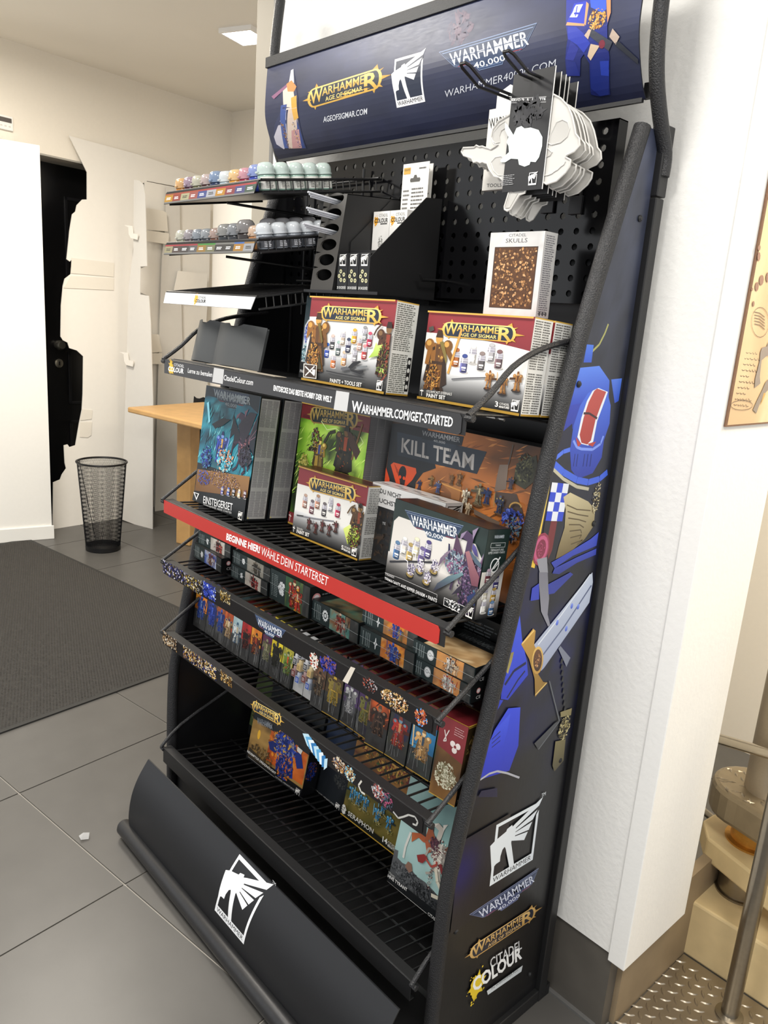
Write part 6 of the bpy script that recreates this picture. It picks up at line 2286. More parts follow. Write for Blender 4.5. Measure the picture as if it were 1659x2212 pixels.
# the same red cartons standing in rows behind, only their tops show between the wires
for r in range(2):
    for x, w_ in ((.072, .053), (.127, .05), (.179, .047), (.228, .055), (.286, .056), (.345, .063), (.41, .04)):
        o = carton('figure_box', 'dark red carton with gold edges in the rear rows of the fourth shelf', 'd', x, .166 + .062 * r, 0, w_ - .002, H4, .058, '#4a1a1e', group='red cartons in the rear rows of the fourth shelf')
        a = top(o, w_ - .002, .058, H4)
        a.rect(0, 0, w_ - .002, .058, '#5a1a1e')
        a.rect(0, 0, w_ - .002, .002, '#a8883a')
        a.rect(0, .056, w_ - .002, .058, '#a8883a', None, True)
        a.rect(0, 0, .0016, .058, '#a8883a', None, True)
        a.build('top_print')

# ------------------------------------------------------------------ bottom shelf: large cartons
G5 = 'large boxed kits on the bottom shelf'
w, h, dp = .262, .272, .06
o = carton('kit_box', 'tall box with olive picture behind the blue robot box on bottom shelf', 'e', -.500, .281, -1, w, h, dp, '#2a2a22', group=G5)
a = front(o, w, h)
a.mottle(['#3a3a2a', '#4a5236', '#5a6a44', '#3f4a30'], 401, 3, 14, 14, 0, .03, w, h)
a.rect(0, 0, w, .03, '#17181a')
a.blobs(w * .55, h * .80, w * .38, h * .13, ['#8a2a28', '#3a2c28', '#d8cfc0', '#5a6a3a', '#2a2422', '#6a8a9a', '#a86a4a'], 150, 402, .22)
a.blobs(w * .08, h * .32, w * .06, h * .12, ['#b0a070', '#6a5a3a', '#2a2418'], 30, 403, .3)
a.crop(500, 1480, 3.606)
a.blobs(*a.P(65, 348), .008, .010, ['#d8d8d4'], 14, 404, .5)
a.ptext('KNIGHT', (84, 388), (160, 450), (84, 366), '#e0e0dc', .015)
a.ptext('IMPERIAL', (92, 362), (150, 408), (92, 350), '#b8b8b4', 0)
a.build('front_print')


def machine(label, x, d, yaw, w, h, dp, full):
    o = carton('kit_box', label, 'e', x, d, yaw, w, h, dp, '#191a1c', group=G5)
    a = front(o, w, h)
    a.mottle(['#5a4426', '#8a6a3a', '#a8844a', '#6a5230'], 411, 3, 14, 10, 0, .02, w, h * .70)
    a.mottle(['#8a3a1c', '#c05a24', '#d8752f', '#a84a20'], 413, 3, 8, 8, w * .34, .02 + h * .06, w - .004, h * .70)
    a.rect(0, 0, w, .022, '#17181a')
    a.rect(0, h * .70, w, h, '#22262a')
    if full:
        a.crop(500, 1480, 3.606)
        p = a.P(215, 385)
        a.ell(p[0], p[1], .006, .014, '#e8b23a')
        a.blobs(*a.P(410, 500), .060, .045, ['#e08a2a', '#d06a24', '#c8842f', '#8a4a20'], 60, 414, .3)
        for q, c in (([(345, 400), (390, 385), (480, 420), (500, 470), (480, 560), (400, 560), (350, 500)], '#22327e'), ([(360, 540), (410, 560), (395, 690), (345, 650)], '#263a90'), ([(430, 560), (480, 570), (475, 730), (435, 715)], '#263a90'), ([(290, 440), (345, 430), (370, 490), (345, 530), (300, 500)], '#1c2a68'), ([(490, 520), (545, 530), (560, 650), (510, 650)], '#1f2e74'), ([(380, 370), (430, 380), (440, 430), (385, 420)], '#2f46a8')):
            a.pp(q, c)
        a.blobs(*a.P(420, 480), .045, .040, ['#2a3f98', '#3a54b8', '#16245a', '#8a8a90', '#1c2c68', '#c89a3a'], 90, 415, .2)
        a.blobs(*a.P(410, 640), .035, .035, ['#2a3f98', '#1c2c68', '#c8742a', '#16245a'], 60, 416, .22)
        a.pp([(520, 475), (560, 510), (545, 540), (515, 510)], '#d8d4cc')
        a.blobs(*a.P(230, 560), .05, .03, ['#6a5434', '#4a3a24', '#8a7048'], 40, 417, .25)
        a.pp([(145, 480), (130, 560), (330, 715), (350, 690)], '#3a3226')
        a.pp([(120, 540), (545, 830), (545, 872), (118, 562)], '#17181a')
        a.ptext('REDEMPTOR DREADNOUGHT', (128, 520), (350, 697), (131, 502), '#eceae6', .015)
        a.ptext('WARHAMMER', (205, 300), (325, 345), (208, 250), '#8a9096', .01)
        a.ptext('40,000', (265, 316), (320, 340), (267, 296), '#8a9096', .01)
        a.line(a.PP([(135, 555), (340, 715)]), .0008, '#b8b6b2')
        a.ptext('CITADEL MINIATURES', (345, 716), (495, 822), (347, 704), '#b8b6b2', 0)
        p = a.P(500, 848)
        small_logo_w(a, p[0], p[1], .016)
    a.build('front_print')
    a = right(o, w, dp, h)
    a.rect(0, 0, dp, h, '#17181b')
    a.blobs(dp * .4, h * .40, dp * .4, h * .16, ['#22327e', '#1c2a68', '#2f46a8', '#a8642a', '#16204a'], 50, 419, .3)
    a.build('side_print')
    return o


machine('landscape box with large blue robot on orange ruins on bottom shelf', -.371, .193, 4, .241, .168, .048, True)
machine('taller copy of the blue robot box standing directly behind it', -.398, .2625, 0, .246, .212, .010, False)

w, h, dp = .128, .235, .055
o = carton('kit_box', 'dark box with black stone picture between robot box and lizard army box', 'e', -.149, .270, -3, w, h, dp, '#17181b', group=G5)
a = front(o, w, h)
a.mottle(['#17191b', '#22262a', '#1c1f24', '#2a2e33'], 421, 3, 10, 12)
a.blobs(w * .75, h * .30, w * .2, h * .07, ['#3a3c3c', '#2a2c2c', '#4a4c4a'], 40, 422, .3)
a.mottle(['#1c2230', '#2a3448', '#33405a', '#232a3a'], 423, 3, 8, 8, 0, h * .55, w, h)
a.crop(500, 1480, 3.606)
a.ptext('CITADEL MINIATURES', (655, 823), (800, 938), (657, 812), '#b8b6b2', 0)
p = a.P(806, 965)
small_logo_w(a, p[0], p[1], .0165)
a.build('front_print')

w, h, dp = .262, .262, .058
o = carton('kit_box', 'box with jungle battle of blue lizard figures and gold bottom edge', 'e', -.021, .262, 1, w, h, dp, '#3a3a20', group=G5)
a = front(o, w, h)
a.mottle(['#3a3a1c', '#5a5a2a', '#7a6a34', '#4a4a24', '#6a5a2c'], 431, 4, 14, 14)
a.mottle(['#4a5a2c', '#8a5a2a', '#a8783a', '#6a3a2a', '#3a4a24'], 432, 4, 12, 8, 0, h * .55, w, h)
a.blobs(w * .5, h * .78, w * .42, h * .16, ['#b8863a', '#8a3a2c', '#4a5a2c', '#d8a850', '#6a2a2a', '#8a5a2a'], 130, 433, .22)
a.crop(500, 1480, 3.606)
for (x, y) in ((930, 850), (1035, 930), (1130, 1020), (1225, 1085), (985, 890), (1180, 960)):
    p = a.P(x, y + 45)
    hero(a, p[0], p[1], .042, ['#3f8ab8', '#2a4a5a', '#7ac0dc', '#a88a4a'], 434 + x, False)
    a.blobs(*a.P(x + 10, y + 50), .014, .008, ['#6a6434', '#8a844a', '#b8a870'], 16, 435 + x, .4)
a.pp([(850, 940), (1262, 1250), (1252, 1305), (846, 1000)], '#1c1d16')
a.blobs(*a.P(885, 965), .009, .012, ['#e6e4dc'], 16, 438, .5)
a.ptext('SERAPHON', (915, 1010), (1112, 1155), (922, 975), '#e8e6de', .008)
a.ptext('14', (1185, 1215), (1222, 1240), (1190, 1172), '#efede6', .03)
a.ptext('CITADEL', (1228, 1232), (1300, 1285), (1230, 1208), '#dedcd4', 0)
a.ptext('MINIATURES', (1226, 1252), (1310, 1315), (1228, 1232), '#dedcd4', .02)
a.rect(0, 0, w, .003, '#c09a3a')
a.build('front_print')

w, h, dp = .232, .255, .058
o = carton('kit_box', 'tall pale teal box with red winged creature over grey rocks', 'e', .246, .178, 0, w, h, dp, '#1c2022', group=G5)
a = front(o, w, h)
a.mottle(['#6a8a8a', '#8ab0ac', '#a8c8c4', '#96b8b4'], 441, 2, 10, 12, 0, .03, w, h)
a.crop(820, 1600, 5.265)
a.pp([(170, 1230), (215, 1250), (205, 1330), (260, 1390), (330, 1420), (420, 1540), (520, 1610), (600, 1690), (730, 1840), (700, 2060), (100, 1560), (120, 1400)], '#4a4c4e', '#5f6163')
a.blobs(*a.P(330, 1560), .055, .020, ['#3a3c3e', '#5a5c5e', '#6f7173', '#2a2c2e'], 90, 442, .25)
a.blobs(*a.P(560, 1800), .05, .022, ['#2a2c2e', '#3a3c3e', '#55575a', '#1c1e20'], 90, 443, .25)
a.pp([(95, 1500), (690, 1970), (690, 2100), (92, 1590)], '#1a1c1e')
a.line(a.PP([(275, 1330), (300, 1200), (335, 1110), (362, 1040)]), .006, '#d8d8d0')
a.pp([(295, 1420), (330, 1370), (370, 1400), (380, 1480), (340, 1500)], '#8a6a5a')
a.pp([(370, 1150), (375, 1040), (470, 1050), (540, 1090), (560, 1170), (500, 1150), (450, 1100)], '#b8663a', '#a05030')
a.pp([(720, 1250), (790, 1200), (830, 1080), (850, 990), (830, 1250), (770, 1330)], '#b8663a', '#98482c')
a.pp([(510, 1000), (550, 1100), (580, 1200), (540, 1250), (520, 1130)], '#a8583a')
a.pp([(580, 1030), (630, 975), (610, 1110), (600, 1160)], '#3a2430')
a.pp([(690, 1070), (715, 1080), (700, 1170), (680, 1180)], '#3a2430')
p = a.P(640, 1560)
beast(a, p[0], p[1], .10, .125, ['#c8c0b4', '#a85a38', '#e8e2d6', '#5a2a34'], 444)
a.blobs(*a.P(640, 1250), .012, .020, ['#e0dcd0', '#5a2a34', '#c8c4b8', '#3a2430', '#8a3a34', '#f0ece0'], 120, 445, .22)
a.blobs(*a.P(640, 1170), .014, .014, ['#4a2a3a', '#3a2030', '#6a3a48'], 30, 446, .35)
a.pp([(435, 1295), (520, 1285), (560, 1330), (500, 1390), (450, 1370)], '#8a2f2c')
a.line(a.PP([(540, 1340), (600, 1430), (660, 1410), (660, 1370)]), .005, '#a84a40')
a.blobs(*a.P(590, 1560), .006, .026, ['#3a1c24', '#5a2a30', '#d8d0c4'], 30, 447, .4)
a.line(a.PP([(700, 1400), (745, 1560), (740, 1640)]), .008, '#7a2a2c')
a.line(a.PP([(650, 1450), (670, 1600), (720, 1720), (690, 1790), (600, 1750)]), .008, '#d8d0bc')
a.ptext('TYRANIDS', (113, 1500), (190, 1570), (115, 1472), '#c8c8c4', 0)
a.ptext('HIVE TYRANT', (106, 1545), (325, 1712), (110, 1508), '#f0efec', .02)
a.line(a.PP([(98, 1590), (550, 1960)]), .001, '#c8c8c4')
a.ptext('CITADEL', (560, 1975), (690, 2080), (566, 1940), '#d8d8d4', .01)
a.build('front_print')

# ------------------------------------------------------------------ things on the pegboard
DC = mat('black_display_card', '#161617', 0.55, var=0.08, bump=0.03, scale=60)
DG = mat('dark_grey_card', '#4a4845', 0.5, var=0.08, scale=40)

tray = thing('peg_tray', 'narrow black metal tray on the pegboard under the brush organiser', 'tray', (-.03, .26, 1.51))
M().box(-.140, .150, 1.5085, .105, .362, 1.5105).obj('tray_plate', SATIN, tray)
M().box(-.140, .148, 1.5085, .105, .150, 1.5145).obj('front_lip', SATIN, tray)
M().box(-.10, .340, 1.5000, .06, .3635, 1.5085).obj('hook_bracket', SATIN, tray)

# brush organiser with six round holes in a slanted front
bo = thing('brush_organiser', 'dark grey card organiser with six round holes standing on the pegboard tray', 'organiser', (-.09, .26, 1.511))
x0, x1 = -.131, -.053
zb, zt = 1.511, 1.712
yb, yt_ = .158, .186
m = M()
n = 6
ch = (zt - zb) / 6.35
rx, rz = .0275, .0122
sl = math.hypot(zt - zb, yt_ - yb)


def slant(a, b, d):
    t = b / sl
    return (x0 + a, yb + (yt_ - yb) * t + d, zb + (zt - zb) * t)


w_ = x1 - x0
hcen = [.036 + k * .0318 for k in range(6)]
edges = [0] + [(hcen[k] + hcen[k + 1]) / 2 for k in range(5)] + [sl]
for k, c in enumerate(hcen):
    lo, hi = edges[k], edges[k + 1]
    cx = w_ * .52
    K = 20
    ell = [(cx + rx * math.cos(2 * math.pi * j / K), c + rz * math.sin(2 * math.pi * j / K)) for j in range(K)]
    bnd = []
    for j in range(K):
        q = 2 * math.pi * j / K
        dx, dz = math.cos(q), math.sin(q)
        s_ = 1e9
        if dx > 1e-6:
            s_ = min(s_, (w_ - cx) / dx)
        if dx < -1e-6:
            s_ = min(s_, -cx / dx)
        if dz > 1e-6:
            s_ = min(s_, (hi - c) / dz)
        if dz < -1e-6:
            s_ = min(s_, (lo - c) / dz)
        bnd.append((cx + dx * s_, c + dz * s_))
    v = [slant(*p, 0) for p in ell] + [slant(*p, 0) for p in bnd] + [slant(*p, .004) for p in ell]
    f = [(j, (j + 1) % K, K + (j + 1) % K, K + j) for j in range(K)] + [(j, 2 * K + j, 2 * K + (j + 1) % K, (j + 1) % K) for j in range(K)]
    # corner triangles
    for (qx, qz) in ((0, lo), (w_, lo), (w_, hi), (0, hi)):
        js = sorted(range(K), key=lambda j: (bnd[j][0] - qx) ** 2 + (bnd[j][1] - qz) ** 2)[:2]
        v.append(slant(qx, qz, 0))
        f.append((K + js[0], K + js[1], len(v) - 1))
    m.add(v, f)
m.obj('front_plate', DG, bo)
m = M()
for xa, xb in ((x0, x0 + .0015), (x1 - .0015, x1)):
    m.prism([(yb + .0005, zb), (yt_ + .0005, zt), (.355, zt + .012), (.355, zb)], lambda a, b, d: (d, a, b), xa, xb)
m.obj('side_wall', DC, bo)
M().box(x0, .353, zb, x1, .355, zt + .01).obj('back_wall', DC, bo)
M().prism([(yb, zb), (.355, zb), (.355, zb + .0015), (yb, zb + .0015)], lambda a, b, d: (d, a, b), x0, x1).obj('floor_plate', DC, bo)
M().prism([(yt_, zt), (.355, zt + .012), (.355, zt + .0105), (yt_, zt - .0015)], lambda a, b, d: (d, a, b), x0, x1).obj('lid_plate', DG, bo)
a = Art(bo, np.array([x0, yb, zb]) - wm(bo)[:3, 3], (1, 0, 0), (0, (yt_ - yb) / sl, (zt - zb) / sl))
for k in (3, 4, 5):
    a.tx('BRUSH', .003, hcen[k] + .008, .010, .0028, '#b8b6b0', 0)
a.build('front_print')
WP = mat('clear_white_plastic', '#e6e9f0', 0.2, var=0.03, trans=0.15)
for k, c in enumerate(hcen[3:]):
    p = slant(w_ * (.40 if k != 1 else .45), c - .004, 0)
    for j in range(3):
        q = np.array(p) + np.array([.003 * (j - 1), 0, .0033 * j - .003])
        o = M().tube([q + np.array([.0, .05, -.004]), q + np.array([-.002, -.055 - .006 * j, .004])], .0022, 6).obj('plastic_stick', WP, None, smooth=True)
        tag(o, ['clear white plastic sticks poking out of the third organiser hole from the top', 'clear white plastic sticks poking out of the second organiser hole from the top', 'clear white plastic sticks poking out of the topmost organiser hole'][k], 'stick', 'plastic sticks in the organiser holes')

# three dice boxes
for k, x in enumerate((-.0475, -.0125, .0225)):
    w, h, dp = .0335, .079, .030
    o = carton('dice_box', ['left', 'middle', 'right'][k] + ' of three small black dice boxes beside the brush organiser', 'a', 0, 0, 0, w, h, dp, '#141415', cat='box', world=T(x, .166, 1.5108), group='small black dice boxes')
    a = front(o, w, h)
    emblem(a, fm((w * .2, h * .68), (w * .80, h * .68), (w * .2, h * .97)), '#e8e8e4', None, False)
    for j, (u, v) in enumerate(((.36, .54), (.68, .46), (.22, .42), (.42, .32), (.76, .31))):
        e = .0046
        cx, cy = w * u, h * v
        r_ = random.Random(j)
        t0 = r_.uniform(0, 1.5)
        a.poly([(cx + e * math.cos(t0 + q), cy + e * math.sin(t0 + q)) for q in np.linspace(0, 6.283, 7)[:-1]], '#c9c79c', None, j > 0)
    for j, (u, v) in enumerate(((.36, .54), (.68, .46), (.22, .42), (.42, .32), (.76, .31))):
        a.ell(w * u, h * v, .0018, .0018, '#2a2a22', None, 6, 0, j > 0)
    a.tx('20 DICE/DÉS', w * .06, h * .09, w * .88, h * .085, '#dededa', .02)
    a.build('front_print')
    a = right(o, w, dp, h)
    a.greek(.004, .008, dp - .004, h - .006, 14, '#8a8a88', k, .4, 1)
    a.build('side_print')

# sloped black card holder with painting handle boxes and blister cards
fh = thing('card_holder', 'black sloped card file holder beside the dice boxes on the pegboard tray', 'holder', (0, .26, 1.511))
for xa, xb in ((.0585, .0605), (-.051, -.0495)):
    M().prism([(.2005, 1.5108), (.2005, 1.617), (.307, 1.716), (.354, 1.720), (.354, 1.5108)] if xa < 0 else [(.162, 1.5108), (.162, 1.582), (.307, 1.716), (.354, 1.720), (.354, 1.5108)], lambda a, b, d: (d, a, b), xa, xb).obj('side_panel', DC, fh)
M().box(-.0495, .352, 1.5108, .0585, .354, 1.70).obj('back_panel', DC, fh)
M().box(-.0495, .2005, 1.5108, .0585, .352, 1.5125).obj('floor_panel', DC, fh)
M().box(-.0495, .2005, 1.5125, .0585, .2020, 1.600).obj('front_panel', DC, fh)
for k, x in enumerate((-.0475, .0055)):
    w, h, dp = .052, .172, .045
    o = carton('handle_box', ['left', 'right'][k] + ' of two white boxes with painting handle picture in the black card holder', 'a', 0, 0, 0, w, h, dp, '#e2e0dc', world=T(x, .258, 1.5130), group='white painting handle boxes')
    a = front(o, w, h)
    a.mottle(['#dcdad6', '#e8e6e2', '#d4d2ce'], 501 + k, 3, 5, 10)
    splat(a, w * .16, h * .885, .0085, '#e0a030', 5)
    a.tx('CITADEL', w * .34, h * .935, w * .55, h * .035, '#4a4a48', .0)
    a.tx('COLOUR', w * .08, h * .865, w * .82, h * .055, '#2c2c2a', .03)
    a.rect(w * .45, h * .845, w * .86, h * .858, '#2c2c2a')
    a.poly([(w * .30, h * .52), (w * .78, h * .52), (w * .72, h * .44), (w * .58, h * .40), (w * .60, h * .22), (w * .70, h * .08), (w * .36, h * .08), (w * .46, h * .22), (w * .48, h * .40), (w * .34, h * .44)], '#232322')
    a.blobs(w * .52, h * .63, w * .13, h * .09, ['#8a8a86', '#5a5a56', '#a8a8a4'], 34, 503, .3)
    a.line([(w * .46, h * .56), (w * .44, h * .51)], .003, '#6a6a66')
    a.line([(w * .58, h * .56), (w * .62, h * .51)], .003, '#6a6a66')
    a.build('front_print')
    a = right(o, w, dp, h)
    a.rect(0, 0, dp, h, '#dedcd8')
    a.blobs(dp * .5, h * .78, dp * .2, h * .08, ['#1c1c1c', '#2f2f2e'], 20, 505, .4)
    a.line([(dp * .15, h * .90), (dp * .5, h * .8)], .0015, '#2c2c2a')
    a.build('side_print')
for k, (x, y) in enumerate(((-.034, .322), (-.043, .342))):
    t = thing('blister_card', ['front', 'rear'][k] + ' white blister card with fine print standing in the black card holder', 'blister pack', (x, y, 1.5130), group='white blister cards in the holder')
    w, h = .080, .278
    slot = [(.026, h - .030), (.034, h - .030), (.037, h - .024), (.043, h - .024), (.046, h - .030), (.054, h - .030), (.056, h - .034), (.054, h - .038), (.026, h - .038), (.024, h - .034)]
    M().prism([(0, 0), (w, 0), (w, h), (0, h)], lambda a, b, d: (a, d, b), 0, .0008).obj('card', mat('white_card', '#e4e2dd', 0.5, var=0.02), t, world=False)
    a = Art(t, (0, -.0001, 0), (1, 0, 0), (0, 0, 1), w, h)
    a.poly(slot, '#55534f')
    a.rect(.003, h - .021, .024, h - .008, '#cfa24a')
    a.tx('WARHAMMER', .004, h - .015, .019, .005, '#3a3428', 0)
    a.greek(.050, h - .013, .076, h - .008, 1, '#5a5856', 4, .6, 1)
    a.greek(.005, .125, .026, h - .048, 12, '#7a7876', 5 + k, .4, 1)
    a.greek(.031, .125, w - .004, h - .046, 14, '#6a6866', 8 + k, .4, 1)
    a.build('fine_print')
    m = M()
    pr = [(.010 + .026 * (1 - math.cos(q)), .085 + .030 * math.sin(q)) for q in np.linspace(0, math.pi, 9)]
    m.prism([(.010, .02), (.062, .02)] + pr[::-1], lambda a, b, d: (a, d, b), -.014, -.0004)
    m.obj('blister', mat('milky_blister', '#efece0', 0.25, var=0.03), t, world=False, bevel=.003)


# double wire hooks
def hook(name, label, x, tip, ztip, z=1.866, low=1.695, wd=.0085):
    t = thing(name, label, 'hook', (x, .36, low))
    for s_ in (-1, 1):
        pass
    pts = [(x - wd, .360, low), (x - wd, .358, 1.795), (x - wd, .350, 1.806), (x - wd, .306, 1.812), (x - wd, .299, 1.820), (x - wd, .297, z - .012), (x - wd, .288, z), (x - wd, tip + .05, z), (x - wd, tip + .008, ztip), (x - wd * .6, tip, ztip + .003), (x + wd * .6, tip, ztip + .003), (x + wd, tip + .008, ztip), (x + wd, tip + .05, z), (x + wd, .288, z), (x + wd, .297, z - .012), (x + wd, .299, 1.820), (x + wd, .306, 1.812), (x + wd, .350, 1.806), (x + wd, .358, 1.795), (x + wd, .360, low)]
    M().tube(pts, .0026, 8).obj('wire_loop', WIRE, t, smooth=True)
    M().box(x - .014, .3575, low - .02, x + .014, .3630, low + .012).obj('hook_plate', SATIN, t, bevel=.001)
    return t


hook('peg_hook', 'black double wire hook carrying the white skull palettes on the pegboard', .398, .125, 1.882)
hook('peg_hook', 'black double wire hook left of the palettes, carrying a white tool pack', .335, .095, 1.868, 1.850, 1.70)
o = M().tube([(.083, .3635, 1.552), (.083, .345, 1.552), (.083, .29, 1.549), (.083, .284, 1.561)], .0032, 8).obj('peg_hook', WIRE, smooth=True)
tag(o, 'short bare wire peg hook on the pegboard right of the card holder', 'hook')
o = M().tube([(.3, .3635, 1.78), (.3, .33, 1.78)], .003, 8).obj('peg_hook', WIRE, smooth=True) if False else None

# skull palettes on the hook
PAL = mat('white_moulded_plastic', '#c9c7c2', 0.35, var=0.02, scale=20)
PALD = mat('palette_well', '#b9b7b2', 0.4, var=0.02, scale=20)
YP = .205
cr = lambda x, y: (960 + x / 4.608, 90 + y / 4.608)


def pxz(x, y, yy=YP):
    q = at(cr(x, y), 1, yy)
    return (q[0], q[2])


OUT = [(1075, 520), (1150, 560), (1225, 640), (1265, 740), (1290, 850), (1300, 915), (1335, 960), (1340, 1030), (1290, 1090), (1215, 1125), (1198, 1148), (1250, 1175), (1240, 1235), (1200, 1300), (1110, 1385), (1010, 1418), (985, 1400), (900, 1420), (830, 1440), (800, 1470), (792, 1505), (740, 1525), (655, 1665), (620, 1685), (592, 1668), (590, 1640), (640, 1480), (600, 1400), (540, 1350), (490, 1340), (440, 1270), (418, 1210), (395, 1205), (375, 1195), (350, 1205), (320, 1190), (285, 1200), (265, 1160), (185, 1130), (163, 1092), (180, 1055), (290, 1050), (310, 1030), (340, 1045), (370, 1040), (400, 1052), (430, 1058), (455, 1070), (500, 1045), (525, 1030), (485, 1020), (458, 950), (475, 870), (530, 795), (620, 740), (700, 690), (860, 570), (980, 520)]
EYEO = [(1010, 1000), (1060, 900), (1110, 800), (1170, 775), (1220, 800), (1238, 860), (1215, 940), (1150, 1000), (1060, 1025)]
NOSE = [(985, 1030), (1065, 1100), (1045, 1130), (975, 1160)]
LEFTL = [(470, 980), (480, 900), (540, 830), (600, 790), (610, 850), (560, 880), (535, 940), (540, 1000), (500, 1010)]
WELL = [(455, 1200), (500, 1150), (560, 1140), (600, 1180), (600, 1330), (530, 1330), (480, 1280)]
LEGW = [(650, 1490), (720, 1510), (640, 1650), (605, 1655)]
o3 = [pxz(*p) for p in OUT]


def palette(label, y, dz, first):
    x_, z_ = .352, 1.69
    t = thing('palette_pack', label, 'palette', (.395, y, 1.69), group='white skull palettes on the hook')
    L = wm(t)
    M().prism(o3, lambda a, b, d: (a, d + y + .0028, b + dz), 0, .0022).obj('palette_plate', PAL, t, smooth=False)
    m = M()
    m.tube([(a, y + .002, b + dz) for a, b in o3 + o3[:1]], .0016, 6, cap=False)
    m.obj('palette_rim', PAL, t, smooth=True)
    if first:
        for poly in (EYEO, NOSE, LEFTL, WELL, LEGW):
            pp_ = [pxz(*p) for p in poly]
            m = M().prism(pp_, lambda a, b, d: (a, d + y, b + dz), .0022, .0031)
            m.obj('palette_well', PALD, t)
            M().tube([(a, y + .0022, b + dz) for a, b in pp_ + pp_[:1]], .0011, 5, cap=False).obj('well_rim', PAL, t, smooth=True)
        jaw = [(1195, 1190), (1180, 1220), (1150, 1240), (1120, 1270), (1085, 1290), (1060, 1310), (1020, 1325), (975, 1330)]
        M().tube([(q[0], y + .0022, q[1] + dz) for q in [pxz(*p) for p in jaw]], .0012, 5).obj('jaw_ridge', PAL, t, smooth=True)
    cw, c0, z0, z1 = .0855, .351, 1.692 + dz, 1.878 + dz
    card = M().prism([(c0, z0), (c0 + cw, z0), (c0 + cw, z1), (c0, z1)], lambda a, b, d: (a, d, b), y - .0005, y + .0003).obj('hang_card', mat('dark_hang_card', '#1f1f21', 0.4, var=0.06, scale=30), t)
    M().box(c0, y - .0004, z0, c0 + .0005, y + .0004, z1).box(c0 + cw, y - .0006, z0, c0 + cw + .0012, y + .0004, z1).obj('card_edge', mat('white_card', '#e4e2dd', 0.5, var=0.02), t)
    if first:
        a = Art(t, np.array([c0, y - .0005, z0]) - L[:3, 3], (1, 0, 0), (0, 0, 1), cw, z1 - z0)
        a.crop(960, 90, 4.608)
        a.pp([(640, 520), (1075, 512), (1062, 560), (632, 545)], '#222224')
        a.pp([(780, 370), (800, 355), (860, 350), (870, 335), (960, 340), (990, 350), (985, 375), (900, 390), (800, 395)], '#0c0c0d')
        a.line(a.PP([(650, 568), (1015, 548)]), .0006, '#d8d8d8')
        a.line(a.PP([(648, 610), (1012, 600)]), .0006, '#d8d8d8')
        a.ptext('SERVO-SKULL PALETTE', (660, 594), (1008, 583), (661, 570), '#f0f0f0', .02)
        a.blobs(*a.P(830, 700), .030, .022, ['#333336', '#2c2c2e', '#38383b', '#303033'], 30, 601, .5)
        a.pp([(605, 805), (630, 830), (660, 880), (690, 930), (700, 905), (720, 860), (770, 840), (800, 865), (860, 855), (940, 880), (978, 950), (975, 1040), (945, 1150), (910, 1200), (860, 1195), (850, 1225), (800, 1245), (745, 1225), (735, 1170), (665, 1165), (610, 1200), (565, 1200), (560, 1180), (600, 1140), (645, 1100), (640, 1040), (620, 1000), (640, 950), (605, 880)], '#dbe6e2')
        for (x, y_, rx_, rz_) in ((670, 985, 33, 34), (748, 1050, 48, 50), (885, 1080, 48, 40), (795, 1180, 45, 30)):
            a.pp([(x + rx_ * math.cos(q), y_ + rz_ * math.sin(q)) for q in np.linspace(0, 6.283, 13)[:-1]], '#c6d6d0')
            a.pp([(x + rx_ * .85 * math.cos(q), y_ + rz_ * .85 * math.sin(q)) for q in np.linspace(0, 6.283, 13)[:-1]], '#d4e0dc')
        for k in range(6):
            p = a.P(570, 1332 + k * 18)
            a.greek(p[0], p[1] - .0016, p[0] + .031, p[1], 1, '#a8a8aa', k, .6, 1)
        p = a.P(836, 1432)
        emblem(a, fm(p, (p[0] + .0165, p[1]), (p[0], p[1] + .020)), '#eeeeee', None, False)
        a.build('card_print')
    return t


for k, y in enumerate((.205, .2215, .2345, .2445, .2690)):
    palette(['frontmost', 'second', 'third', 'fourth', 'rearmost'][k] + ' white skull shaped plastic palette on dark hang card, hanging from the wire hook', y, -.0035 * (k > 0) - .0012 * k, k == 0)

# white tool pack on the left hook
w, h, dp = .082, .142, .012
o = carton('tool_pack', 'white hanging tool pack half hidden behind the skull palettes', 'a', 0, 0, 0, w, h, dp, '#e0ddd6', cat='pack', world=T(.232, .285, 1.714))
a = front(o, w, h)
a.crop(960, 90, 4.608)
a.rect(0, 0, w, h, '#d8d5ce')
a.ptext('WARHAMMER', (450, 870), (830, 795), (445, 770), '#222222', .02)
a.ptext('TOOLS', (422, 1450), (570, 1445), (424, 1415), '#222222', .015)
a.build('front_print')
M().prism([(.012, h), (w - .012, h), (w - .012, h + .026), (w * .5, h + .038), (.012, h + .026)], lambda a, b, d: (a, d, b), .004, .005).obj('hang_tab', mat('white_card', '#e4e2dd', 0.5, var=0.02), o, world=False)

# ------------------------------------------------------------------ three tier paint rack
rk = thing('paint_rack', 'black three tier wire paint rack hooked to the left of the pegboard', 'rack', (-.35, .2, 1.47))
RX0, RX1, RY0, RY1 = -.500, -.148, .035, .290
RF0 = -.556


def tier_frame(z):
    return T(0, RY0, z) @ Rx(math.radians(9.5))


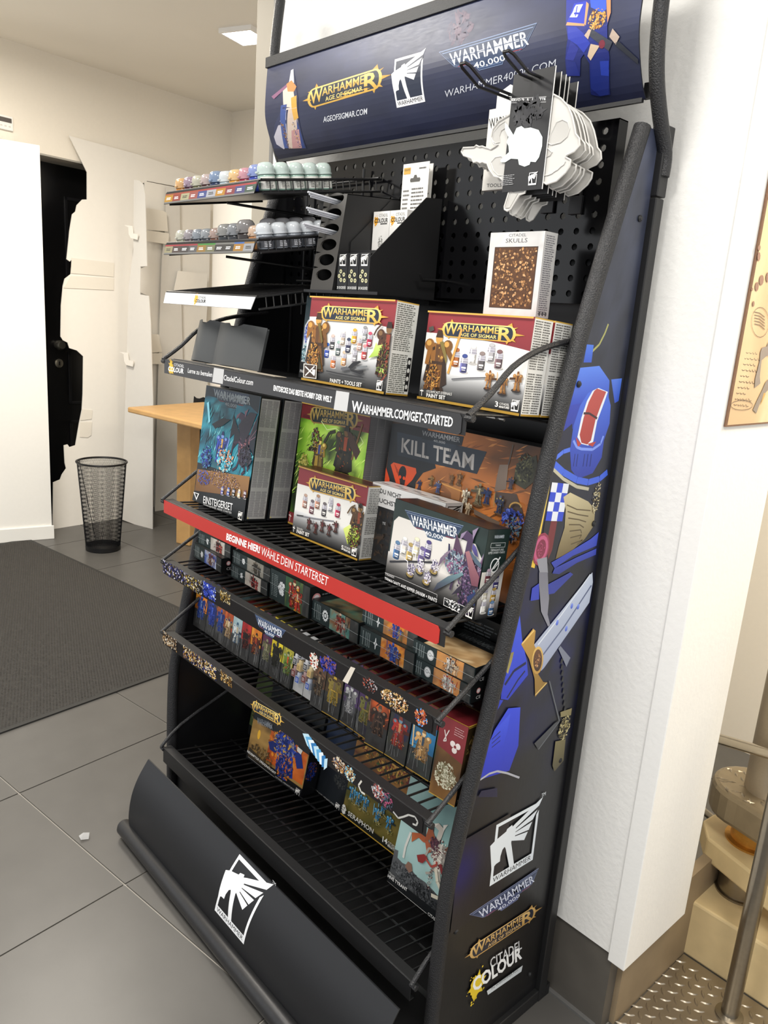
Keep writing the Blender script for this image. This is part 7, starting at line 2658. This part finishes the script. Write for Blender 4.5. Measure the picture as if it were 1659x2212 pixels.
LAB1 = ['#d8a02f', '#a84438', '#c8c49a', '#b4625a', '#4a5aa0', '#c9ccd6', '#d89a2c', '#9a3a40', '#4a4a8a', '#3f5a48']
LAB2 = ['#b8b08a', '#5a4a48', '#4f4a4a', '#6a6a6c', '#b08a44', '#8a8a6a', '#4a4848', '#4f4e4c', '#c8923f', '#b8bcc4']
TZ = {0: 1.7215, 1: 1.6050, 2: 1.4900}
for tI, z in TZ.items():
    F = tier_frame(z)
    m = M()
    dep = .236
    P4 = lambda x, y, zz: tuple((F @ np.array([x, y, zz, 1]))[:3])
    # front rail, side rails, back rail (front corner left is wider than the back)
    rail = [P4(RF0, 0, 0), P4(RX1, 0, 0)]
    m.tube(rail, .0032, 8)
    tr = m.obj('tier', WIRE, rk, smooth=True)
    m = M()
    m.tube([P4(RX1, 0, 0), P4(RX1, .33 if tI == 0 else .325, 0)], .0030, 8)
    m.tube([P4(RX1, 0, -.026), P4(RX1, .325, -.026)], .0026, 8)
    m.obj('right_rail', WIRE, tr, smooth=True)
    m = M()
    m.tube([P4(RF0, 0, 0), P4(RF0 + .052, dep, 0)], .0026, 8)
    m.tube([P4(RF0, 0, -.026), P4(RF0 + .052, dep, -.026)], .0026, 8)
    m.obj('left_rail', WIRE, tr, smooth=True)
    M().tube([P4(RF0 + .052, dep, 0), P4(RX1, dep, 0)], .0026, 8).obj('rear_rail', WIRE, tr, smooth=True)
    for k in range(16):
        yy = .02 + k * .0195
        M().tube([P4(RX1, yy, 0.0), P4(RX1, yy, -.026)], .0014, 5).obj('side_wire', WIRE, tr)
    if tI < 2:
        v = [P4(RF0 + .002, .0, -.0212), P4(RX1 + .001, .0, -.0212), P4(RX1 + .001, dep, -.0212), P4(RF0 + .052, dep, -.0212)]
        v += [tuple(np.array(p) + (0, 0, -.003)) for p in v]
        M().add(v, [(3, 2, 1, 0), (4, 5, 6, 7), (0, 1, 5, 4), (1, 2, 6, 5), (2, 3, 7, 6), (3, 0, 4, 7)]).obj('tier_floor', SATIN, tr)
    else:
        for k in range(15):
            x = RF0 + .012 + k * (RX1 - RF0 - .02) / 14
            M().tube([P4(x, 0, .001), P4(x + .045 * (1 - k / 14), dep, .001)], .0018, 6).obj('floor_wire', WIRE, tr, smooth=True)
    # label channel hanging from the front rail
    c0 = np.array([RF0, RY0 - .004, z - .001])
    hgt = .027
    v = []
    for x in (RF0, RX1 - .003):
        for (yy, zz) in ((-.0045, -.001), (-.0105, -.027), (-.0090, -.0275), (-.003, -.001)):
            v.append((x + (.004 if zz > -.01 else 0) * 0 + (-.0 if x < -.3 else (-.008 if zz < -.01 else 0)), RY0 + yy, z + zz))
    st_ = M().add(v, [(0, 1, 5, 4), (1, 2, 6, 5), (2, 3, 7, 6), (3, 0, 4, 7), (0, 3, 2, 1), (4, 5, 6, 7)]).obj('label_channel', mat('rack_channel_white', '#dadcdf', 0.35, var=0.03) if tI == 2 else SATIN, tr)
    sl_ = math.hypot(.006, .026)
    a = Art(tr, np.array([RF0, RY0 - .0105, z - .027]) - wm(tr)[:3, 3], (1, 0, 0), (0, .006 / sl_, .026 / sl_), RX1 - RF0 - .006, sl_)
    W_ = RX1 - RF0 - .010
    if tI < 2:
        L_ = LAB1 if tI == 0 else LAB2
        a.rect(.001, .0005, W_, sl_ * .16, '#6a6a68')
        for k, c in enumerate(L_):
            x = .001 + W_ / 10 * k
            a.rect(x, sl_ * .16, x + W_ / 10, sl_ * .74, tuple(v * .72 for v in hx(c)), None, k > 0)
        for k, c in enumerate(['#b8643a', '#b8503a', '#b8503a', '#b8503a', '#b8403a', '#c0343a', '#c0343a', '#c0343a', '#c0343a', '#c0343a'] if tI == 0 else ['#b8404a'] * 4 + ['#4fa04a'] * 2 + ['#8a8a86', '#8a8a86', '#4a7ac8', '#a8824a']):
            x = .001 + W_ / 10 * k
            a.rect(x, sl_ * .74, x + W_ / 10, sl_ * .88, tuple(v * .75 for v in hx(c)), None, k > 0)
        for k, c in enumerate(L_):
            x = .001 + W_ / 10 * k
            lum = sum(hx(c))
            a.greek(x + W_ * .022, sl_ * .34, x + W_ * .08, sl_ * .60, 2, '#f0f0f0' if lum < 1.75 else '#2a2a28', k, .55, 1)
    else:
        splat(a, W_ * .395, sl_ * .5, .010, '#e0a83a', 5)
        a.tx('CITADEL', W_ * .42, sl_ * .62, W_ * .09, sl_ * .2, '#4a4a4a', 0)
        a.tx('COLOUR', W_ * .395, sl_ * .25, W_ * .12, sl_ * .3, '#2c2c2c', .03)
    a.build('label_print')
for x in (-.42, -.20):
    M().tube([(x, .35, 1.46), (x, .35, 1.80)], .0034, 8).obj('hanging_bar', WIRE, rk, smooth=True)
for z in (1.775, 1.665, 1.545):
    M().tube([(-.44, .345, z), (-.138, .345, z)], .003, 8).obj('cross_bar', WIRE, rk, smooth=True)
for x in (-.42, -.20):
    for z in (1.775, 1.56):
        M().tube([(x, .35, z), (x, .3605, z + .004)], .003, 6).obj('peg', WIRE, rk)
for tI in (0, 1):
    F = tier_frame(TZ[tI])
    p = (F @ np.array([-.34, .03, -.034, 1]))[:3]
    M().tube([p, (-.20, .345, TZ[tI] - .045)], .0030, 8).obj('strut', WIRE, rk, smooth=True)

# paint pots
pot_proto = {}


def paint_pot(label, F, x, y, body, lid, sc=1.0, label_side=False, group=None, clear=.45):
    L = F @ T(x, y + .004, -.0203) @ Rz(random.Random(int(x * 1000) + int(y * 977)).uniform(-.3, .3))
    t = thing('paint_pot', label, 'paint pot', local=L, group=group)
    key = (body, lid, sc, clear)
    if key not in pot_proto:
        r, h = .0172 * sc, .0515 * sc
        b = M().lathe([(r * .93, 0), (r, .0015), (r, h * .50), (r * .96, h * .54), (r * .86, h * .56)], 18).obj('pot_body', mat('pot_' + body.lstrip('#'), body, 0.22, var=0.06, scale=30, coat=.3), t, world=False, smooth=60)
        l = M().lathe([(r * .90, h * .56), (r * 1.06, h * .565), (r * 1.06, h * .62), (r * .97, h * .63), (r * .99, h * .74), (r * .95, h * .84), (r * .78, h * .94), (r * .5, h * .99), (r * .15, h * 1.0)], 18).obj('pot_lid', mat('lid_' + lid.lstrip('#') + str(int(clear * 100)), tuple(v * .62 + .27 for v in hx(lid)), 0.15, var=0.05, scale=30, coat=.3, alpha=1 - clear * .45), t, world=False, smooth=60)
        tb_ = M().box(-.004 * sc, -r * 1.22, h * .60, .004 * sc, -r * .98, h * .68).obj('lid_tab', MATS['lid_' + lid.lstrip('#') + str(int(clear * 100))], t, world=False, bevel=.001)
        cap_ = M().lathe([(r * .80, h * .53), (r * .80, h * .80), (r * .6, h * .88), (r * .2, h * .9)], 14).obj('colour_insert', MATS['pot_' + body.lstrip('#')], t, world=False, smooth=60)
        pot_proto[key] = (b, l, tb_, cap_)
    else:
        for q in pot_proto[key]:
            dup(q, t, np.eye(4))
    if label_side:
        r, h = .0172 * sc, .0515 * sc
        a0, a1 = -1.1, .75
        n = 8
        v = [((r + .0004) * math.cos(a0 + (a1 - a0) * k / n), (r + .0004) * math.sin(a0 + (a1 - a0) * k / n), zz) for zz in (h * .06, h * .48) for k in range(n + 1)]
        M().add(v, [(k, k + 1, n + 2 + k, n + 1 + k) for k in range(n)]).obj('paper_label', mat('pot_label_' + label_side, {'w': '#d8d8d2', 's': '#4a4c52'}[label_side], 0.5, var=0.05), t, world=False)
        a = Art(t, ((r + .0007), -r * .5, h * .10), (0, 1, 0), (0, 0, 1), r, h * .36)
        a.greek(0, 0, r, h * .34, 6, '#55554f' if label_side == 'w' else '#c8cad0', int(y * 1000), .5, 1)
        a.build('label_print')
    return t


ORD = ['leftmost', 'second', 'third', 'fourth', 'fifth', 'sixth', 'seventh', 'eighth', 'ninth']
C1 = [('#b8741f', '#d89a4a', 'orange'), ('#4a2030', '#8a6a84', 'plum'), ('#5a5a3a', '#b8b498', 'olive grey'), ('#4a2c2c', '#b49a94', 'brown'), ('#16264a', '#5a78a4', 'navy'), ('#a8b8c0', '#d8e2e6', 'pale blue'), ('#d8973a', '#e8b86a', 'amber'), ('#9a2a44', '#c87a8a', 'crimson'), ('#2f3f9a', '#6a80cc', 'royal blue')]
F = tier_frame(TZ[0])
for k, (b, l, nme) in enumerate(C1):
    paint_pot('%s paint pot, %s in the front row of the upper rack tier' % (nme, ORD[k] + (' from left' if k else '')), F, -.534 + k * .0408, .026, b, l, 1.06 if k in (4, 8) else 1.0, group='paint pots on the upper rack tier')
for k in range(5):
    paint_pot('pale green paint pot, %s from the front in the right column of the upper tier' % ['first', 'second', 'third', 'fourth', 'fifth'][k], F, -.1665, .021 + k * .0375, '#8aa89c', '#b8d0c8', 1.08, 'w', 'paint pots on the upper rack tier', .2)
paint_pot('blue lidded paint pot behind the pale blue pot on the upper tier', F, -.352, .064, '#3a4a8a', '#6a7ab0', 1.0, group='paint pots on the upper rack tier')
C2 = [('#8a8a78', '#c0bea8', 'cream grey'), ('#4a4044', '#847a80', 'mauve grey'), ('#2c3440', '#707a86', 'slate blue'), ('#3a4046', '#7a8288', 'steel grey'), ('#6a4434', '#98786a', 'red brown'), ('#22262a', '#70706c', 'charcoal'), ('#26282c', '#666a70', 'black grey'), ('#2a2220', '#5a5656', 'dark brown'), ('#b07a4a', '#cba482', 'tan')]
F = tier_frame(TZ[1])
for k, (b, l, nme) in enumerate(C2):
    paint_pot('%s paint pot, %s in the front row of the middle rack tier' % (nme, ORD[k] + (' from left' if k else '')), F, -.534 + k * .0408, .030 if k == 7 else .027, b, l, 1.22 if k == 7 else 1.1 if k in (5, 6) else .96, group='paint pots on the middle rack tier')
for k in range(5):
    paint_pot('silver paint pot with frosted lid, %s from the front in the middle tier right column' % ['first', 'second', 'third', 'fourth', 'fifth'][k], F, -.1665, .021 + k * .0375, '#8a9098', '#c8d0d8', 1.04, 's', 'paint pots on the middle rack tier', .2)
for k in range(4):
    paint_pot('tall grey lidded paint pot, %s of four in the rear row of the middle tier' % ['first', 'second', 'third', 'fourth'][k], F, -.215 - .006 * k, .066 + k * .041, '#a07a5a', '#74747a', 1.22, group='paint pots on the middle rack tier', clear=.3)
